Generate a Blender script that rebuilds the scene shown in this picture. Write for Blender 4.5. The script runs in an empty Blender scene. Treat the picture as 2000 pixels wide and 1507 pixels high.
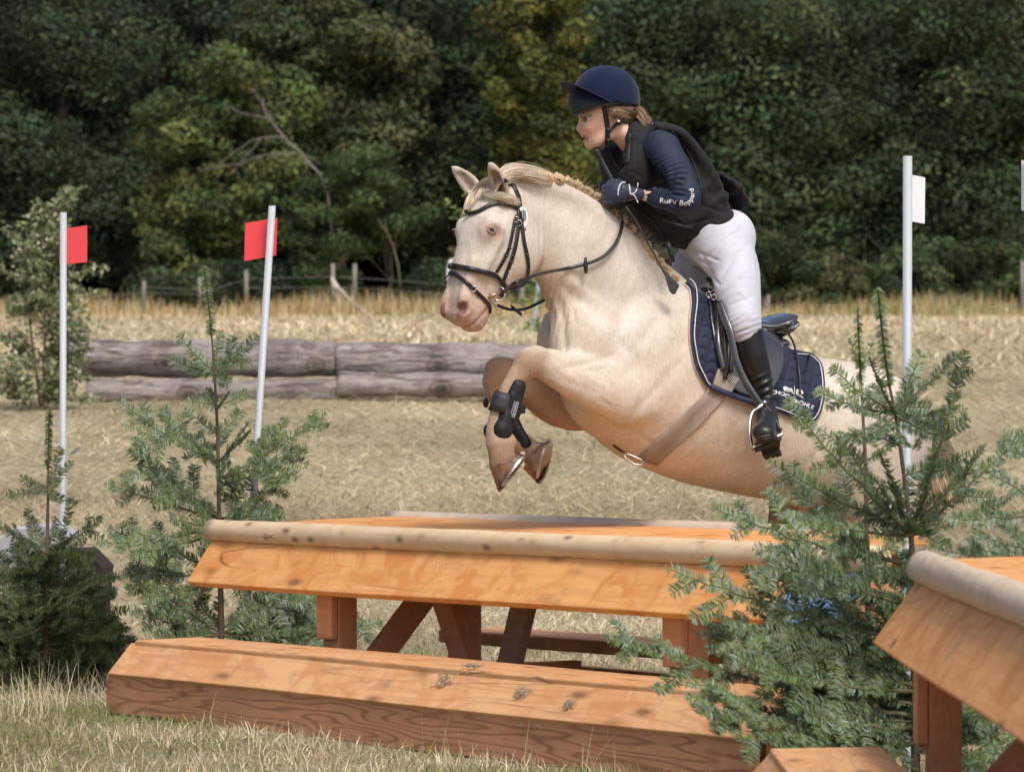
import bpy, bmesh, math, random
import numpy as np
from mathutils import Vector, Matrix
from mathutils.bvhtree import BVHTree
R = math.radians
SC = bpy.context.scene
COL = SC.collection
# ------------------------------------------------------------------ camera
EYE = 1.1          # camera height above the ground of the jump
FPX = 8000.0       # focal length in photograph pixels
HOR = 813.0        # eye level in the photograph
cam = bpy.data.cameras.new('camera'); camo = bpy.data.objects.new('camera', cam); COL.objects.link(camo)
camo.location = (0, 0, EYE); camo.rotation_euler = (R(90), 0, 0)
cam.sensor_width = 36; cam.sensor_fit = 'HORIZONTAL'; cam.lens = FPX / 2000 * 36
cam.shift_y = (HOR - 753.5) / 2000
cam.clip_start = .5; cam.clip_end = 600
cam.dof.use_dof = True; cam.dof.focus_distance = 14.3; cam.dof.aperture_fstop = 9.0
SC.camera = camo
# ------------------------------------------------------------------ sky and sun
SUN_EL, SUN_AZ = R(56), R(158)      # azimuth clockwise from +Y: behind the camera, a little to the right
w = bpy.data.worlds.new('World'); SC.world = w; w.use_nodes = True
nt = w.node_tree; nt.nodes.clear()
sky = nt.nodes.new('ShaderNodeTexSky'); sky.sky_type = 'NISHITA'; sky.sun_disc = False
sky.sun_elevation = SUN_EL; sky.sun_rotation = SUN_AZ; sky.dust_density = 5.0; sky.air_density = .6; sky.ozone_density = .5
bg = nt.nodes.new('ShaderNodeBackground'); bg.inputs[1].default_value = .14
wo = nt.nodes.new('ShaderNodeOutputWorld')
nt.links.new(sky.outputs[0], bg.inputs[0]); nt.links.new(bg.outputs[0], wo.inputs[0])
sl = bpy.data.lights.new('sun', 'SUN'); so = bpy.data.objects.new('sun', sl); COL.objects.link(so)
sl.energy = 1.5; sl.angle = R(14); sl.color = (1, .98, .95)
sd = Vector((math.sin(SUN_AZ) * math.cos(SUN_EL), math.cos(SUN_AZ) * math.cos(SUN_EL), math.sin(SUN_EL)))
so.rotation_euler = sd.to_track_quat('Z', 'Y').to_euler()
SC.view_settings.view_transform = 'Standard'; SC.view_settings.look = 'None'
SC.view_settings.exposure = 0.30; SC.view_settings.gamma = 1
SC.render.engine = 'CYCLES'; SC.cycles.max_bounces = 6; SC.cycles.transparent_max_bounces = 6
SC.cycles.diffuse_bounces = 3; SC.cycles.glossy_bounces = 2; SC.cycles.transmission_bounces = 3

rng = np.random.default_rng(7)
random.seed(7)
def P(px, py, Y):
    return np.array([(px - 1000.) * Y / FPX, Y, EYE - (py - HOR) * Y / FPX])
def PV(px, py, Y): return Vector(P(px, py, Y))
def smooth01(t): t = np.clip(t, 0, 1); return t * t * (3 - 2 * t)
def gz(x, y):
    """ground height"""
    x = np.asarray(x, float); y = np.asarray(y, float)
    t = np.clip(y - 17, 0, None)
    z = .0505 * t * smooth01((y - 17) / 12) - .000205 * np.clip(y - 43, 0, 75) ** 2
    z = z - .02 * smooth01((y - 17) / 10) 
    z = z + .03 * np.sin(x * .7 + y * .23) * smooth01((y - 20) / 10) + .012 * np.sin(x * 2.1 + 1) * np.sin(y * 1.7)
    return z
# ------------------------------------------------------------------ object helpers
def tag(o, label=None, cat=None, group=None, kind=None):
    if label: o['label'] = label
    if cat: o['category'] = cat
    if group: o['group'] = group
    if kind: o['kind'] = kind
    return o
def empty(name, loc, label, cat, group=None, rz=0):
    o = bpy.data.objects.new(name, None); COL.objects.link(o); o.location = loc; o.rotation_euler = (0, 0, rz)
    o.empty_display_size = .1
    return tag(o, label, cat, group)
def link(name, me, mat, parent=None, smooth=False, world=True):
    o = bpy.data.objects.new(name, me); COL.objects.link(o)
    if mat is not None:
        for m in (mat if isinstance(mat, (list, tuple)) else [mat]): me.materials.append(m)
    if smooth: me.shade_smooth()
    if parent is not None:
        o.parent = parent
        if world:      # mesh was written in world coordinates
            bpy.context.view_layer.update()
            o.matrix_parent_inverse = parent.matrix_world.inverted()
    return o
def npmesh(name, V, F, nper=4, col=None, face_mat=None, uv=None):
    """V (n,3), F (m,nper)"""
    V = np.asarray(V, np.float32); F = np.asarray(F, np.int32)
    me = bpy.data.meshes.new(name)
    me.vertices.add(len(V)); me.vertices.foreach_set('co', V.ravel())
    me.loops.add(F.size); me.loops.foreach_set('vertex_index', F.ravel())
    me.polygons.add(len(F)); me.polygons.foreach_set('loop_start', np.arange(0, F.size, nper, dtype=np.int32))
    if face_mat is not None: me.polygons.foreach_set('material_index', np.asarray(face_mat, np.int32))
    if col is not None:
        a = me.color_attributes.new('Col', 'FLOAT_COLOR', 'POINT')
        c = np.ones((len(V), 4), np.float32); c[:, :np.shape(col)[1]] = col; a.data.foreach_set('color', c.ravel())
    if uv is not None:
        l = me.uv_layers.new(name='UVMap'); l.data.foreach_set('uv', np.asarray(uv, np.float32)[F.ravel()].ravel())
    me.update(calc_edges=True); me.validate()
    return me
class MB:
    """collects polygons of one mesh"""
    def __init__(s): s.bm = bmesh.new()
    def poly(s, pts):
        return s.bm.faces.new([s.bm.verts.new(Vector(p)) for p in pts])
    def hexa(s, p):   # 8 corners: bottom ring 0-3, top ring 4-7
        v = [s.bm.verts.new(Vector(q)) for q in p]
        for f in ((3, 2, 1, 0), (4, 5, 6, 7), (0, 1, 5, 4), (1, 2, 6, 5), (2, 3, 7, 6), (3, 0, 4, 7)):
            s.bm.faces.new([v[i] for i in f])
    def box(s, a, b):
        (x0, y0, z0), (x1, y1, z1) = a, b
        s.hexa([(x0, y0, z0), (x1, y0, z0), (x1, y1, z0), (x0, y1, z0), (x0, y0, z1), (x1, y0, z1), (x1, y1, z1), (x0, y1, z1)])
    def tube(s, pts, rad, n=8, cap=True, flat=1.0, up=None):
        pts = [Vector(p) for p in pts]
        if not hasattr(rad, '__len__'): rad = [rad] * len(pts)
        rings = []; prev = None
        for i, p in enumerate(pts):
            t = (pts[min(i + 1, len(pts) - 1)] - pts[max(i - 1, 0)])
            if t.length < 1e-9: t = Vector((0, 0, 1))
            t.normalize()
            if prev is None:
                a = Vector(up) if up is not None else (Vector((0, 0, 1)) if abs(t.z) < .9 else Vector((1, 0, 0)))
            else: a = prev
            u = (a - t * a.dot(t)).normalized(); v = t.cross(u); prev = u
            rings.append([s.bm.verts.new(p + (u * math.cos(2 * math.pi * k / n) * flat + v * math.sin(2 * math.pi * k / n)) * rad[i]) for k in range(n)])
        for a, b in zip(rings[:-1], rings[1:]):
            for k in range(n): s.bm.faces.new((a[k], a[(k + 1) % n], b[(k + 1) % n], b[k]))
        if cap:
            s.bm.faces.new(rings[0][::-1]); s.bm.faces.new(rings[-1])
    def sphere(s, c, r, n=12, sc=(1, 1, 1), rot=None):
        m = Matrix.Translation(Vector(c)) @ (rot.to_4x4() if rot is not None else Matrix()) @ Matrix.Diagonal((*[r * q for q in sc], 1))
        bmesh.ops.create_uvsphere(s.bm, u_segments=n, v_segments=max(6, n // 2 + 2), radius=1, matrix=m)
    def build(s, name, mat, parent=None, smooth=False, world=True, bevel=0, sub=0, label=None):
        bmesh.ops.recalc_face_normals(s.bm, faces=s.bm.faces)
        me = bpy.data.meshes.new(name); s.bm.to_mesh(me); s.bm.free()
        o = link(name, me, mat, parent, smooth, world)
        if bevel:
            m = o.modifiers.new('b', 'BEVEL'); m.width = bevel; m.segments = 2; m.limit_method = 'ANGLE'; m.angle_limit = R(40)
        if sub:
            m = o.modifiers.new('s', 'SUBSURF'); m.levels = m.render_levels = sub
        if label: o['label'] = label
        return o
def crom(pts, n):
    """Catmull-Rom through rows of an array, n samples per span"""
    p = np.asarray(pts, float)
    if len(p) == 2:
        t = np.linspace(0, 1, n + 1)[:, None]; return p[0] * (1 - t) + p[1] * t
    q = np.vstack([2 * p[0] - p[1], p, 2 * p[-1] - p[-2]]); out = []
    for i in range(1, len(q) - 2):
        t = np.linspace(0, 1, n, endpoint=False)[:, None]
        a, b, c, d = q[i - 1], q[i], q[i + 1], q[i + 2]
        out.append(.5 * ((2 * b) + (c - a) * t + (2 * a - 5 * b + 4 * c - d) * t ** 2 + (3 * b - a - 3 * c + d) * t ** 3))
    out.append(p[-1][None]); return np.vstack(out)
# ------------------------------------------------------------------ materials
class NT:
    def __init__(s, name):
        s.m = bpy.data.materials.new(name); s.m.use_nodes = True; s.t = s.m.node_tree
        s.b = s.t.nodes['Principled BSDF']; s.o = s.t.nodes['Material Output']
    def n(s, kind, **kw):
        nd = s.t.nodes.new('ShaderNode' + kind)
        for k, v in kw.items():
            if k in nd.inputs: nd.inputs[k].default_value = v
            else: setattr(nd, k, v)
        return nd
    def l(s, a, b): s.t.links.new(a, b)
    def coord(s, scale=(1, 1, 1), rot=(0, 0, 0), kind='Object'):
        c = s.n('TexCoord'); m = s.n('Mapping'); m.inputs['Scale'].default_value = scale; m.inputs['Rotation'].default_value = rot
        s.l(c.outputs[kind], m.inputs[0]); return m.outputs[0]
    def noise(s, vec, scale=5, detail=4, rough=.55, dist=0):
        nd = s.n('TexNoise', Scale=scale, Detail=detail, Roughness=rough, Distortion=dist)
        if vec is not None: s.l(vec, nd.inputs['Vector'])
        return nd.outputs['Fac']
    def ramp(s, fac, stops):
        r = s.n('ValToRGB'); e = r.color_ramp.elements
        while len(e) < len(stops): e.new(.5)
        for x, (p, c) in zip(e, stops):
            x.position = p; x.color = (*c, 1) if len(c) == 3 else c
        s.l(fac, r.inputs[0]); return r.outputs[0]
    def mix(s, fac, a, b, mode='MIX'):
        m = s.n('Mix', data_type='RGBA', blend_type=mode)
        for sock, v in ((m.inputs[0], fac), (m.inputs[6], a), (m.inputs[7], b)):
            if hasattr(v, 'is_output'): s.l(v, sock)
            elif hasattr(v, '__len__'): sock.default_value = (*v, 1) if len(v) == 3 else v
            else: sock.default_value = v
        return m.outputs[2]
    def math(s, op, a, b=0):
        m = s.n('Math', operation=op)
        for sock, v in ((m.inputs[0], a), (m.inputs[1], b)):
            if hasattr(v, 'is_output'): s.l(v, sock)
            else: sock.default_value = v
        return m.outputs[0]
    def bump(s, h, strength=.3, dist=.01):
        b = s.n('Bump', Strength=strength, Distance=dist); s.l(h, b.inputs['Height']); s.l(b.outputs[0], s.b.inputs['Normal']); return b
    def base(s, c):
        if hasattr(c, 'is_output'): s.l(c, s.b.inputs['Base Color'])
        else: s.b.inputs['Base Color'].default_value = (*c, 1)
    def set(s, **kw):
        for k, v in kw.items(): s.b.inputs[k.replace('_', ' ')].default_value = v
        return s
G3 = lambda v: (v, v, v)
MATS = {}
def plain(name, c, rough=.6, var=.15, scale=12, metal=0, bump=0, bscale=200, bdist=.002, spec=.5, sheen=0):
    if name in MATS: return MATS[name]
    t = NT(name); v = t.coord()
    f = t.noise(v, scale, 5)
    t.base(t.ramp(f, [(.3, tuple(x * (1 - var) for x in c)), (.7, tuple(min(1, x * (1 + var)) for x in c))]))
    t.set(Roughness=rough, Metallic=metal); t.b.inputs['Specular IOR Level'].default_value = spec
    if sheen: t.b.inputs['Sheen Weight'].default_value = sheen
    if bump: t.bump(t.noise(v, bscale, 3), bump, bdist)
    MATS[name] = t.m; return t.m
def vcol(name, rough=.6, trans=0, spec=.3, bump=0, bscale=100, bdist=.002, var=0, vscale=40, stretch=(1, 1, 1), sheen=0):
    """material that reads the Col attribute (the thing's own colours)"""
    if name in MATS: return MATS[name]
    t = NT(name); a = t.n('Attribute', attribute_name='Col'); c = a.outputs['Color']; v = t.coord(stretch)
    if var: c = t.mix(1.0, c, t.ramp(t.noise(v, vscale, 4), [(.25, G3(1 - var)), (.75, G3(1 + var * .6))]), 'MULTIPLY')
    t.base(c); t.set(Roughness=rough); t.b.inputs['Specular IOR Level'].default_value = spec
    if sheen: t.b.inputs['Sheen Weight'].default_value = sheen
    if bump: t.bump(t.noise(v, bscale, 3), bump, bdist)
    if trans:
        tr = t.n('BsdfTranslucent'); t.l(c, tr.inputs[0]); mx = t.n('MixShader'); mx.inputs[0].default_value = trans
        t.l(t.b.outputs[0], mx.inputs[1]); t.l(tr.outputs[0], mx.inputs[2]); t.l(mx.outputs[0], t.o.inputs[0])
    MATS[name] = t.m; return t.m
# ------------------------------------------------------------------ ground
def make_ground():
    ys = np.concatenate([np.arange(4, 22, .2), np.arange(22, 60, .5), np.arange(60, 150, 2), np.arange(150, 420, 10)])
    N = 90
    u = np.linspace(-1, 1, N)
    hw = np.maximum(8, ys * .9)
    X = u[None, :] * hw[:, None]; Y = np.repeat(ys[:, None], N, 1)
    Z = gz(X, Y)
    V = np.stack([X, Y, Z], -1).reshape(-1, 3)
    i = np.arange(len(ys) - 1)[:, None] * N + np.arange(N - 1)[None, :]
    F = np.stack([i, i + 1, i + 1 + N, i + N], -1).reshape(-1, 4)
    t = NT('mown_field'); v = t.coord()
    big = t.noise(v, .25, 5); mid = t.noise(v, 1.6, 6, .7); fine = t.noise(t.coord((1, .6, 1)), 26, 5, .7)
    dry = t.ramp(mid, [(.25, (.42, .345, .21)), (.5, (.60, .51, .335)), (.75, (.74, .66, .47))])
    dry = t.mix(1, dry, t.ramp(fine, [(.3, G3(.5)), (.7, G3(1.2))]), 'MULTIPLY')
    grn = t.ramp(fine, [(.3, (.13, .13, .05)), (.7, (.36, .33, .16))])
    sep = t.n('SeparateXYZ'); t.l(v, sep.inputs[0])
    near = t.n('MapRange'); near.inputs[1].default_value = 15; near.inputs[2].default_value = 23; near.inputs[3].default_value = .72; near.inputs[4].default_value = .12
    t.l(sep.outputs['Y'], near.inputs[0])
    f = t.math('MULTIPLY', t.ramp(t.noise(v, .9, 4), [(.35, G3(.2)), (.65, G3(1))]), near.outputs[0])
    gcol = t.mix(1, t.mix(f, dry, grn), t.ramp(t.noise(t.coord((1, .35, 1)), .35, 6, .65), [(.32, (.74, .76, .70)), (.5, (.95, .95, .93)), (.68, (1.08, 1.06, 1.02))]), 'MULTIPLY')
    t.base(gcol); t.set(Roughness=.95); t.b.inputs['Specular IOR Level'].default_value = .1
    t.bump(t.noise(v, 14, 8, .75), 1.0, .05)
    o = link('ground', npmesh('ground', V, F), t.m, smooth=True); tag(o, 'dry mown meadow rising gently towards the wood', kind='structure')
make_ground()
def blades(name, X, Y, L, W, lean, col, heading=None, mat=None, segs=2, z0=None, curl=1.0, label=None, droop=.35):
    """one mesh of grass blades (vectorised)"""
    n = len(X)
    if heading is None: heading = rng.uniform(0, 2 * np.pi, n)
    Z = (gz(X, Y) if z0 is None else z0) - .004
    d = np.stack([np.cos(heading), np.sin(heading), np.zeros(n)], 1)
    fa = rng.uniform(0, 2 * np.pi, n); s = np.stack([np.cos(fa), np.sin(fa) * .4, np.zeros(n)], 1)
    base = np.stack([X, Y, Z], 1); rows = []
    for k in range(segs + 1):
        t = k / segs; ang = lean * (1 + curl * t * .8)
        r = np.clip(ang, 0, 1.75)
        c = base + d * (np.sin(r) * L * t)[:, None]; c[:, 2] += np.cos(r * (1 - .0 * t)) * L * t + 0 * droop
        wk = W * (1 - t ** 2 * .85)
        rows += [c - s * wk[:, None] * .5, c + s * wk[:, None] * .5]
    V = np.stack(rows, 1).reshape(-1, 3); m = 2 * (segs + 1)
    F = []
    for k in range(segs): F.append(np.stack([np.arange(n) * m + 2 * k + j for j in (0, 1, 3, 2)], 1))
    F = np.concatenate(F)
    C = np.repeat(col, m, 0)
    o = link(name, npmesh(name, V, F, col=C), mat or vcol('grass_blade', .8, .25, .2)); tag(o, label, kind='stuff')
    return o
def pick(cols, n, p=None):
    c = np.array(cols)[rng.choice(len(cols), n, p=p)]
    return c * rng.uniform(.75, 1.2, (n, 1))
def patch(x, y, s, ph=0):
    return np.sin(x * s + ph + np.sin(y * s * 1.3)) * np.cos(y * s * .9 + ph * 2 + 1.7 * np.sin(x * s * .7))
STRAW = [(.78, .68, .46), (.70, .59, .38), (.86, .78, .58), (.55, .44, .27), (.34, .27, .155)]
GREEN = [(.20, .24, .07), (.29, .33, .11), (.38, .38, .17), (.13, .17, .04)]
def scatter(n, y0, y1, marg=1.12, pw=1.0):
    # even density over the viewed wedge
    y = np.sqrt(rng.uniform(y0 ** 2, y1 ** 2, n)); x = rng.uniform(-1, 1, n) * y * .125 * marg
    return x, y
def make_grass():
    # near turf: short green and dry stems
    n = 120000; x, y = scatter(n, 9.5, 19)
    g = (patch(x, y, 1.7) + .7 * patch(x, y, 5, 1) + rng.normal(0, .45, n)) > -.12
    col = np.where(g[:, None], pick(GREEN, n), pick(STRAW, n))
    blades('short_grass', x, y, rng.uniform(.02, .075, n), rng.uniform(.002, .0042, n), rng.uniform(.1, 1.5, n), col, label='short green and straw coloured grass around the wooden jumps')
    # lying hay
    n = 230000; x, y = scatter(n, 15.5, 29)
    cl = .5 + .5 * patch(x, y, 2.2, 3); keep = rng.uniform(0, 1, n) < .35 + .65 * cl; x, y = x[keep], y[keep]; n = len(x)
    blades('cut_hay', x, y, rng.uniform(.05, .17, n), rng.uniform(.0025, .0060, n), rng.uniform(.6, 1.6, n), pick(STRAW, n) * (.8 + .3 * patch(x, y, 1.1, 2))[:, None],
           z0=gz(x, y) + rng.uniform(.0, .035, n), label='cut dry hay lying over the field')
    n = 110000; x, y = scatter(n, 26, 52)
    blades('mown_hay', x, y, rng.uniform(.09, .26, n), rng.uniform(.006, .015, n), rng.uniform(.6, 1.6, n), pick(STRAW, n) * (.85 + .25 * patch(x, y, .8, 2))[:, None],
           z0=gz(x, y) + rng.uniform(0, .03, n), segs=1, label='dry mown hay around the old log pile')
    n = 90000; x, y = scatter(n, 50, 108)
    blades('stubble', x, y, rng.uniform(.07, .2, n), rng.uniform(.02, .05, n), rng.uniform(.4, 1.4, n), pick(STRAW, n) * (.92 + .25 * patch(x, y * .4, .35, 2) + .12 * patch(x, y, 1.3, 5))[:, None],
           segs=1, label='pale stubble on the far half of the field')
    # tall dry stalks at the wood edge
    n = 26000; x, y = scatter(n, 101, 111, 1.2)
    hgt = (.22 + .42 * np.clip(patch(x, y, .5, 1) + .3, 0, 1)) * rng.uniform(.4, 1.3, n)
    left = x < -2
    col = np.where((rng.uniform(0, 1, n) < .6)[:, None], pick([(.50, .33, .15), (.58, .42, .21), (.42, .27, .12)], n), pick(STRAW, n))
    gr = rng.uniform(0, 1, n) < .16 + .25 * (x > 4); col[gr] = pick(GREEN, n)[gr]
    blades('tall_dry_grass', x, y, hgt, rng.uniform(.012, .035, n), rng.uniform(0, .5, n), col, segs=2, label='tall rusty dry grass along the fence')
    # stiff straw stalks by the left end of the bench and before the front board
    xs, ys, L = [], [], []
    for (px, py, sp, k) in ((300, 1360, 130, 120), (120, 1370, 120, 90), (420, 1400, 90, 14), (850, 1455, 60, 14), (960, 1470, 80, 12), (1170, 1500, 60, 10), (1500, 1500, 30, 12), (60, 1400, 80, 40)):
        yy = FPX * EYE / (py - HOR)
        xx = (px - 1000 + rng.normal(0, sp * .5, k)) * yy / FPX
        xs.append(xx); ys.append(yy + rng.uniform(-.5, .15, k)); L.append(rng.uniform(.07, .2, k))
    x = np.concatenate(xs); y = np.concatenate(ys); L = np.concatenate(L); n = len(x)
    blades('straw_stalks', x, y, L, rng.uniform(.002, .0034, n), rng.uniform(0, .45, n), pick(STRAW[:3], n), segs=3, label='tall stiff straw stalks before the benches')
make_grass()
# ------------------------------------------------------------------ wood
def wood(name, light, dark, ring=.5, grain=1.0, stain=.35, rough=.6, knot=1.0, grey=0.0, knotcol=(.16, .07, .03), kr=1.0, ks=(3.1, 9, 9)):
    if name in MATS: return MATS[name]
    t = NT(name)
    v = t.coord((1.0, 7, 7)); fine = t.noise(t.coord((2.5, 90, 90)), 1, 4, .6)
    # cathedral rings: stretched waves pushed about by slow noise
    wv = t.n('TexWave', wave_type='RINGS', rings_direction='X', Scale=1.9 * grain, Distortion=9, Detail=3, **{'Detail Scale': .8})
    t.l(t.coord((.55, 5.5, 5.5), (0, 0, .2)), wv.inputs['Vector'])
    r = t.math('MULTIPLY', wv.outputs['Fac'], ring)
    f = t.math('ADD', t.math('MULTIPLY', fine, .45), t.math('ADD', r, t.math('MULTIPLY', t.noise(v, 1.3, 3), .5)))
    nz = t.noise(t.coord((.75, 7.5, 7.5)), 1, 2, .5); sn = t.math('SINE', t.math('MULTIPLY', nz, 95 * grain)); cont = t.ramp(sn, [(.0, G3(0)), (.55, G3(.35)), (1, G3(1))])
    f = t.math('ADD', t.math('MULTIPLY', fine, .35), t.math('ADD', t.math('MULTIPLY', cont, ring * .8), t.math('MULTIPLY', t.noise(t.coord((2.2, 3, 3)), 1.3, 4), .45)))
    c = t.ramp(f, [(.30, light), (.95, dark)])
    # diagonal stain sweeps and blotches
    st = t.ramp(t.noise(t.coord((5.5, 5.5, 5.5), (0, 0, .75)), 1.1, 4, .6, 1.2), [(.46, G3(0)), (.62, G3(1))])
    c = t.mix(t.math('MULTIPLY', st, stain), c, tuple(x * y for x, y in zip(light, (.78, .60, .45))))
    # knots
    vo = t.n('TexVoronoi', Scale=1.0); t.l(t.coord(ks), vo.inputs['Vector'])
    k = t.ramp(vo.outputs['Distance'], [(.05 * kr, G3(1)), (.11 * kr, G3(.4)), (.19 * kr, G3(0))])
    c = t.mix(t.math('MULTIPLY', k, .75 * knot), c, knotcol)
    if grey: c = t.mix(t.math('MULTIPLY', t.noise(t.coord((3, 3, 3)), 1, 5), grey), c, (.30, .26, .22))
    ck = t.noise(t.coord((.45, 8, 8), (0, 0, .03)), 1, 1, .4); ckm = t.ramp(ck, [(.4955, G3(0)), (.499, G3(1)), (.501, G3(1)), (.5045, G3(0))])
    ckw = t.ramp(t.noise(t.coord((1.4, 2, 2)), 1, 2), [(.56, G3(0)), (.62, G3(.7))]); c = t.mix(t.math('MULTIPLY', ckm, ckw), c, (.07, .035, .02))
    sc = t.ramp(t.noise(t.coord((14, 30, 30), (0, 0, .9)), 1, 3, .6), [(.66, G3(0)), (.74, G3(.5))]); c = t.mix(sc, c, (.62, .50, .36))
    dirt = t.ramp(t.noise(t.coord((9, 9, 9)), 1, 5, .7), [(.60, G3(0)), (.72, G3(.5))])
    c = t.mix(dirt, c, (.24, .18, .12))
    t.base(c); t.set(Roughness=rough); t.b.inputs['Specular IOR Level'].default_value = .3
    t.bump(t.math('ADD', fine, t.math('MULTIPLY', k, -.6)), .35, .003)
    MATS[name] = t.m; return t.m
W_ORANGE = wood('larch_orange', (.82, .42, .15), (.48, .19, .06), .18, .6, .85, kr=1.3)
W_BENCH = wood('larch_bench', (.74, .425, .205), (.43, .20, .09), .28, .7, .6, kr=1.3)
W_FRONT = wood('larch_front', (.64, .31, .155), (.29, .115, .052), .60, 1.0, .3, grey=.22)
W_POST = wood('larch_post', (.70, .33, .16), (.44, .19, .085), .2, 1, .25)
W_LOG = wood('peeled_spruce', (.74, .58, .38), (.50, .36, .20), .06, 1.0, .3, knot=1.1, knotcol=(.17, .085, .045), kr=1.7, ks=(8, 17, 17))
W_LOG2 = wood('peeled_spruce_pale', (.66, .545, .41), (.48, .37, .26), .06, 1.0, .25, knot=.9, knotcol=(.22, .14, .10), kr=1.4, ks=(8, 17, 17))
W_GREY = wood('larch_weathered', (.68, .58, .47), (.46, .38, .29), .2, 1, .3, grey=.2)

def plank(a, b, prof, bend=0):
    """prism along local x from a to b with the (p, z) profile; ends subdivided a little for wobble"""
    m = MB(); n = 14; rings = []
    for i in range(n + 1):
        x = a + (b - a) * i / n; w = math.sin(x * 2.3 + prof[0][1] * 9) * .0018
        rings.append([m.bm.verts.new((x, p, z + w)) for p, z in prof])
    k = len(prof)
    for r0, r1 in zip(rings[:-1], rings[1:]):
        for j in range(k): m.bm.faces.new((r0[j], r0[(j + 1) % k], r1[(j + 1) % k], r1[j]))
    m.bm.faces.new(rings[0][::-1]); m.bm.faces.new(rings[-1]); return m
def slab(p0, z0, p1, z1, th):
    """profile of a board whose upper face runs (p0,z0)->(p1,z1)"""
    d = Vector((p1 - p0, z1 - z0)).normalized(); q = Vector((d.y, -d.x)) * th
    return [(p0, z0), (p1, z1), (p1 + q.x, z1 + q.y), (p0 + q.x, z0 + q.y)]
def timber(m, a, b, w, h, up=(0, 1, 0)):
    a, b = Vector(a), Vector(b); t = (b - a).normalized(); u = Vector(up); u = (u - t * u.dot(t)).normalized(); v = t.cross(u)
    c = [(-1, -1), (1, -1), (1, 1), (-1, 1)]
    m.hexa([a + u * i * w / 2 + v * j * h / 2 for i, j in c] + [b + u * i * w / 2 + v * j * h / 2 for i, j in c])
def wlog(m, x0, x1, p, z, r, taper=0, n=28, seed=0, rough=.02):
    """round log along local x"""
    k = max(12, int((x1 - x0) / .07)); rings = []; rr = random.Random(seed)
    ph = [rr.uniform(0, 6) for _ in range(6)]
    for i in range(k + 1):
        t = i / k; x = x0 + (x1 - x0) * t
        rad = r * (1 - taper * t) * (1 + rough * math.sin(x * 6 + ph[0]) + rough * .6 * math.sin(x * 17 + ph[1]))
        ring = []
        for j in range(n):
            a = 2 * math.pi * j / n; q = rad * (1 + rough * math.sin(3 * a + x * 2 + ph[2]) + rough * .5 * math.sin(7 * a + x * 9 + ph[3]))
            ring.append(m.bm.verts.new((x, p + math.cos(a) * q, z + math.sin(a) * q)))
        rings.append(ring)
    for a, b in zip(rings[:-1], rings[1:]):
        for j in range(n): m.bm.faces.new((a[j], a[(j + 1) % n], b[(j + 1) % n], b[j]))
    for ring, x in ((rings[0], x0 - .004), (rings[-1], x1 + .004)):
        c = m.bm.verts.new((x, p, z))
        for j in range(n): m.bm.faces.new((ring[j], ring[(j + 1) % n], c))
def picnic_jump(name, org, direction, L, label, wlogmat, far=True, cut=.06, up=0.0):
    """wooden picnic-table fence. local x runs from its right (near) end to its left (far) end, local y away from the viewer's side"""
    rz = math.atan2(direction[1], direction[0])
    e = empty(name, org, label, 'jump', None, rz)
    e.scale = (1, -1, 1)   # local +y = away side
    def add(m, nm, mat, bevel=.004, smooth=False): return m.build(nm, mat, e, smooth, world=False, bevel=bevel)
    # front bench
    add(plank(.02, L, [(0, .0), (0, .142), (.045, .142), (.045, .0)]), 'front_board', W_FRONT)
    add(plank(.0, L * .78, slab(-.012, .150, .09, .262, .035)), 'slope_board', W_BENCH)
    add(plank(L * .78 + .006, L - .03, slab(-.012, .150, .09, .262, .035)), 'slope_board', W_BENCH)
    add(plank(-.02, L - .07, [(.082, .272), (.36, .277), (.36, .245), (.082, .238)]), 'seat_board', W_BENCH, .006)
    for x in (.1, L * .35, L * .7, L - .2):
        m = MB(); m.box((x, .13, .0), (x + .09, .34, .236)); add(m, 'bench_foot', W_POST)
    # table
    T0 = .40
    add(plank(cut, L - .0, slab(T0 - .055, .478 + up, T0 + .055, .632 + up, .032)), 'edge_board', W_ORANGE)
    m = MB(); wlog(m, -.02, L + .03, T0 + .075, .668 + up, .043, -.0, seed=3, rough=.02); add(m, 'edge_log', wlogmat, 0, True)
    m = plank(cut, L - .05, [(T0 + .10, .690 + up), (T0 + .48, .702 + up), (T0 + .48, .672 + up), (T0 + .10, .660 + up)]); add(m, 'tabletop_board', W_ORANGE)
    m = plank(cut * 1.9, L - .02, [(T0 + .485, .704 + up), (T0 + .86, .712 + up), (T0 + .86, .68 + up), (T0 + .485, .672 + up)]); add(m, 'tabletop_board', W_ORANGE)
    m = MB(); wlog(m, cut * 2.2, L + .03, T0 + .90, .690 + up, .043, 0, seed=5, rough=.02); add(m, 'edge_log', W_GREY, 0, True)
    add(plank(cut * 2.3, L, slab(T0 + 1.03, .5 + up, T0 + .93, .65 + up, -.03)), 'edge_board', W_ORANGE)
    # far bench
    if far:
        add(plank(.9 if cut > .1 else .02, L - .1, [(T0 + 1.02, .275), (T0 + 1.32, .275), (T0 + 1.32, .225), (T0 + 1.02, .225)]), 'seat_board', W_BENCH, .006)
        add(plank(.9 if cut > .1 else .02, L, [(T0 + 1.36, .0), (T0 + 1.36, .14), (T0 + 1.40, .14), (T0 + 1.40, .0)]), 'back_board', W_FRONT)
    return e, add, T0
# first table: ends measured from the photograph's eye level
A = np.array([0.707, 12.04]); B = np.array([-1.507, 15.2]); dv = (B - A); LEN = float(np.linalg.norm(dv))
JUMP, jadd, T0 = picnic_jump('picnic_table_jump', (A[0], A[1], 0), dv, LEN, 'long orange wooden picnic table fence the horse is jumping over', W_LOG, cut=.35)
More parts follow.
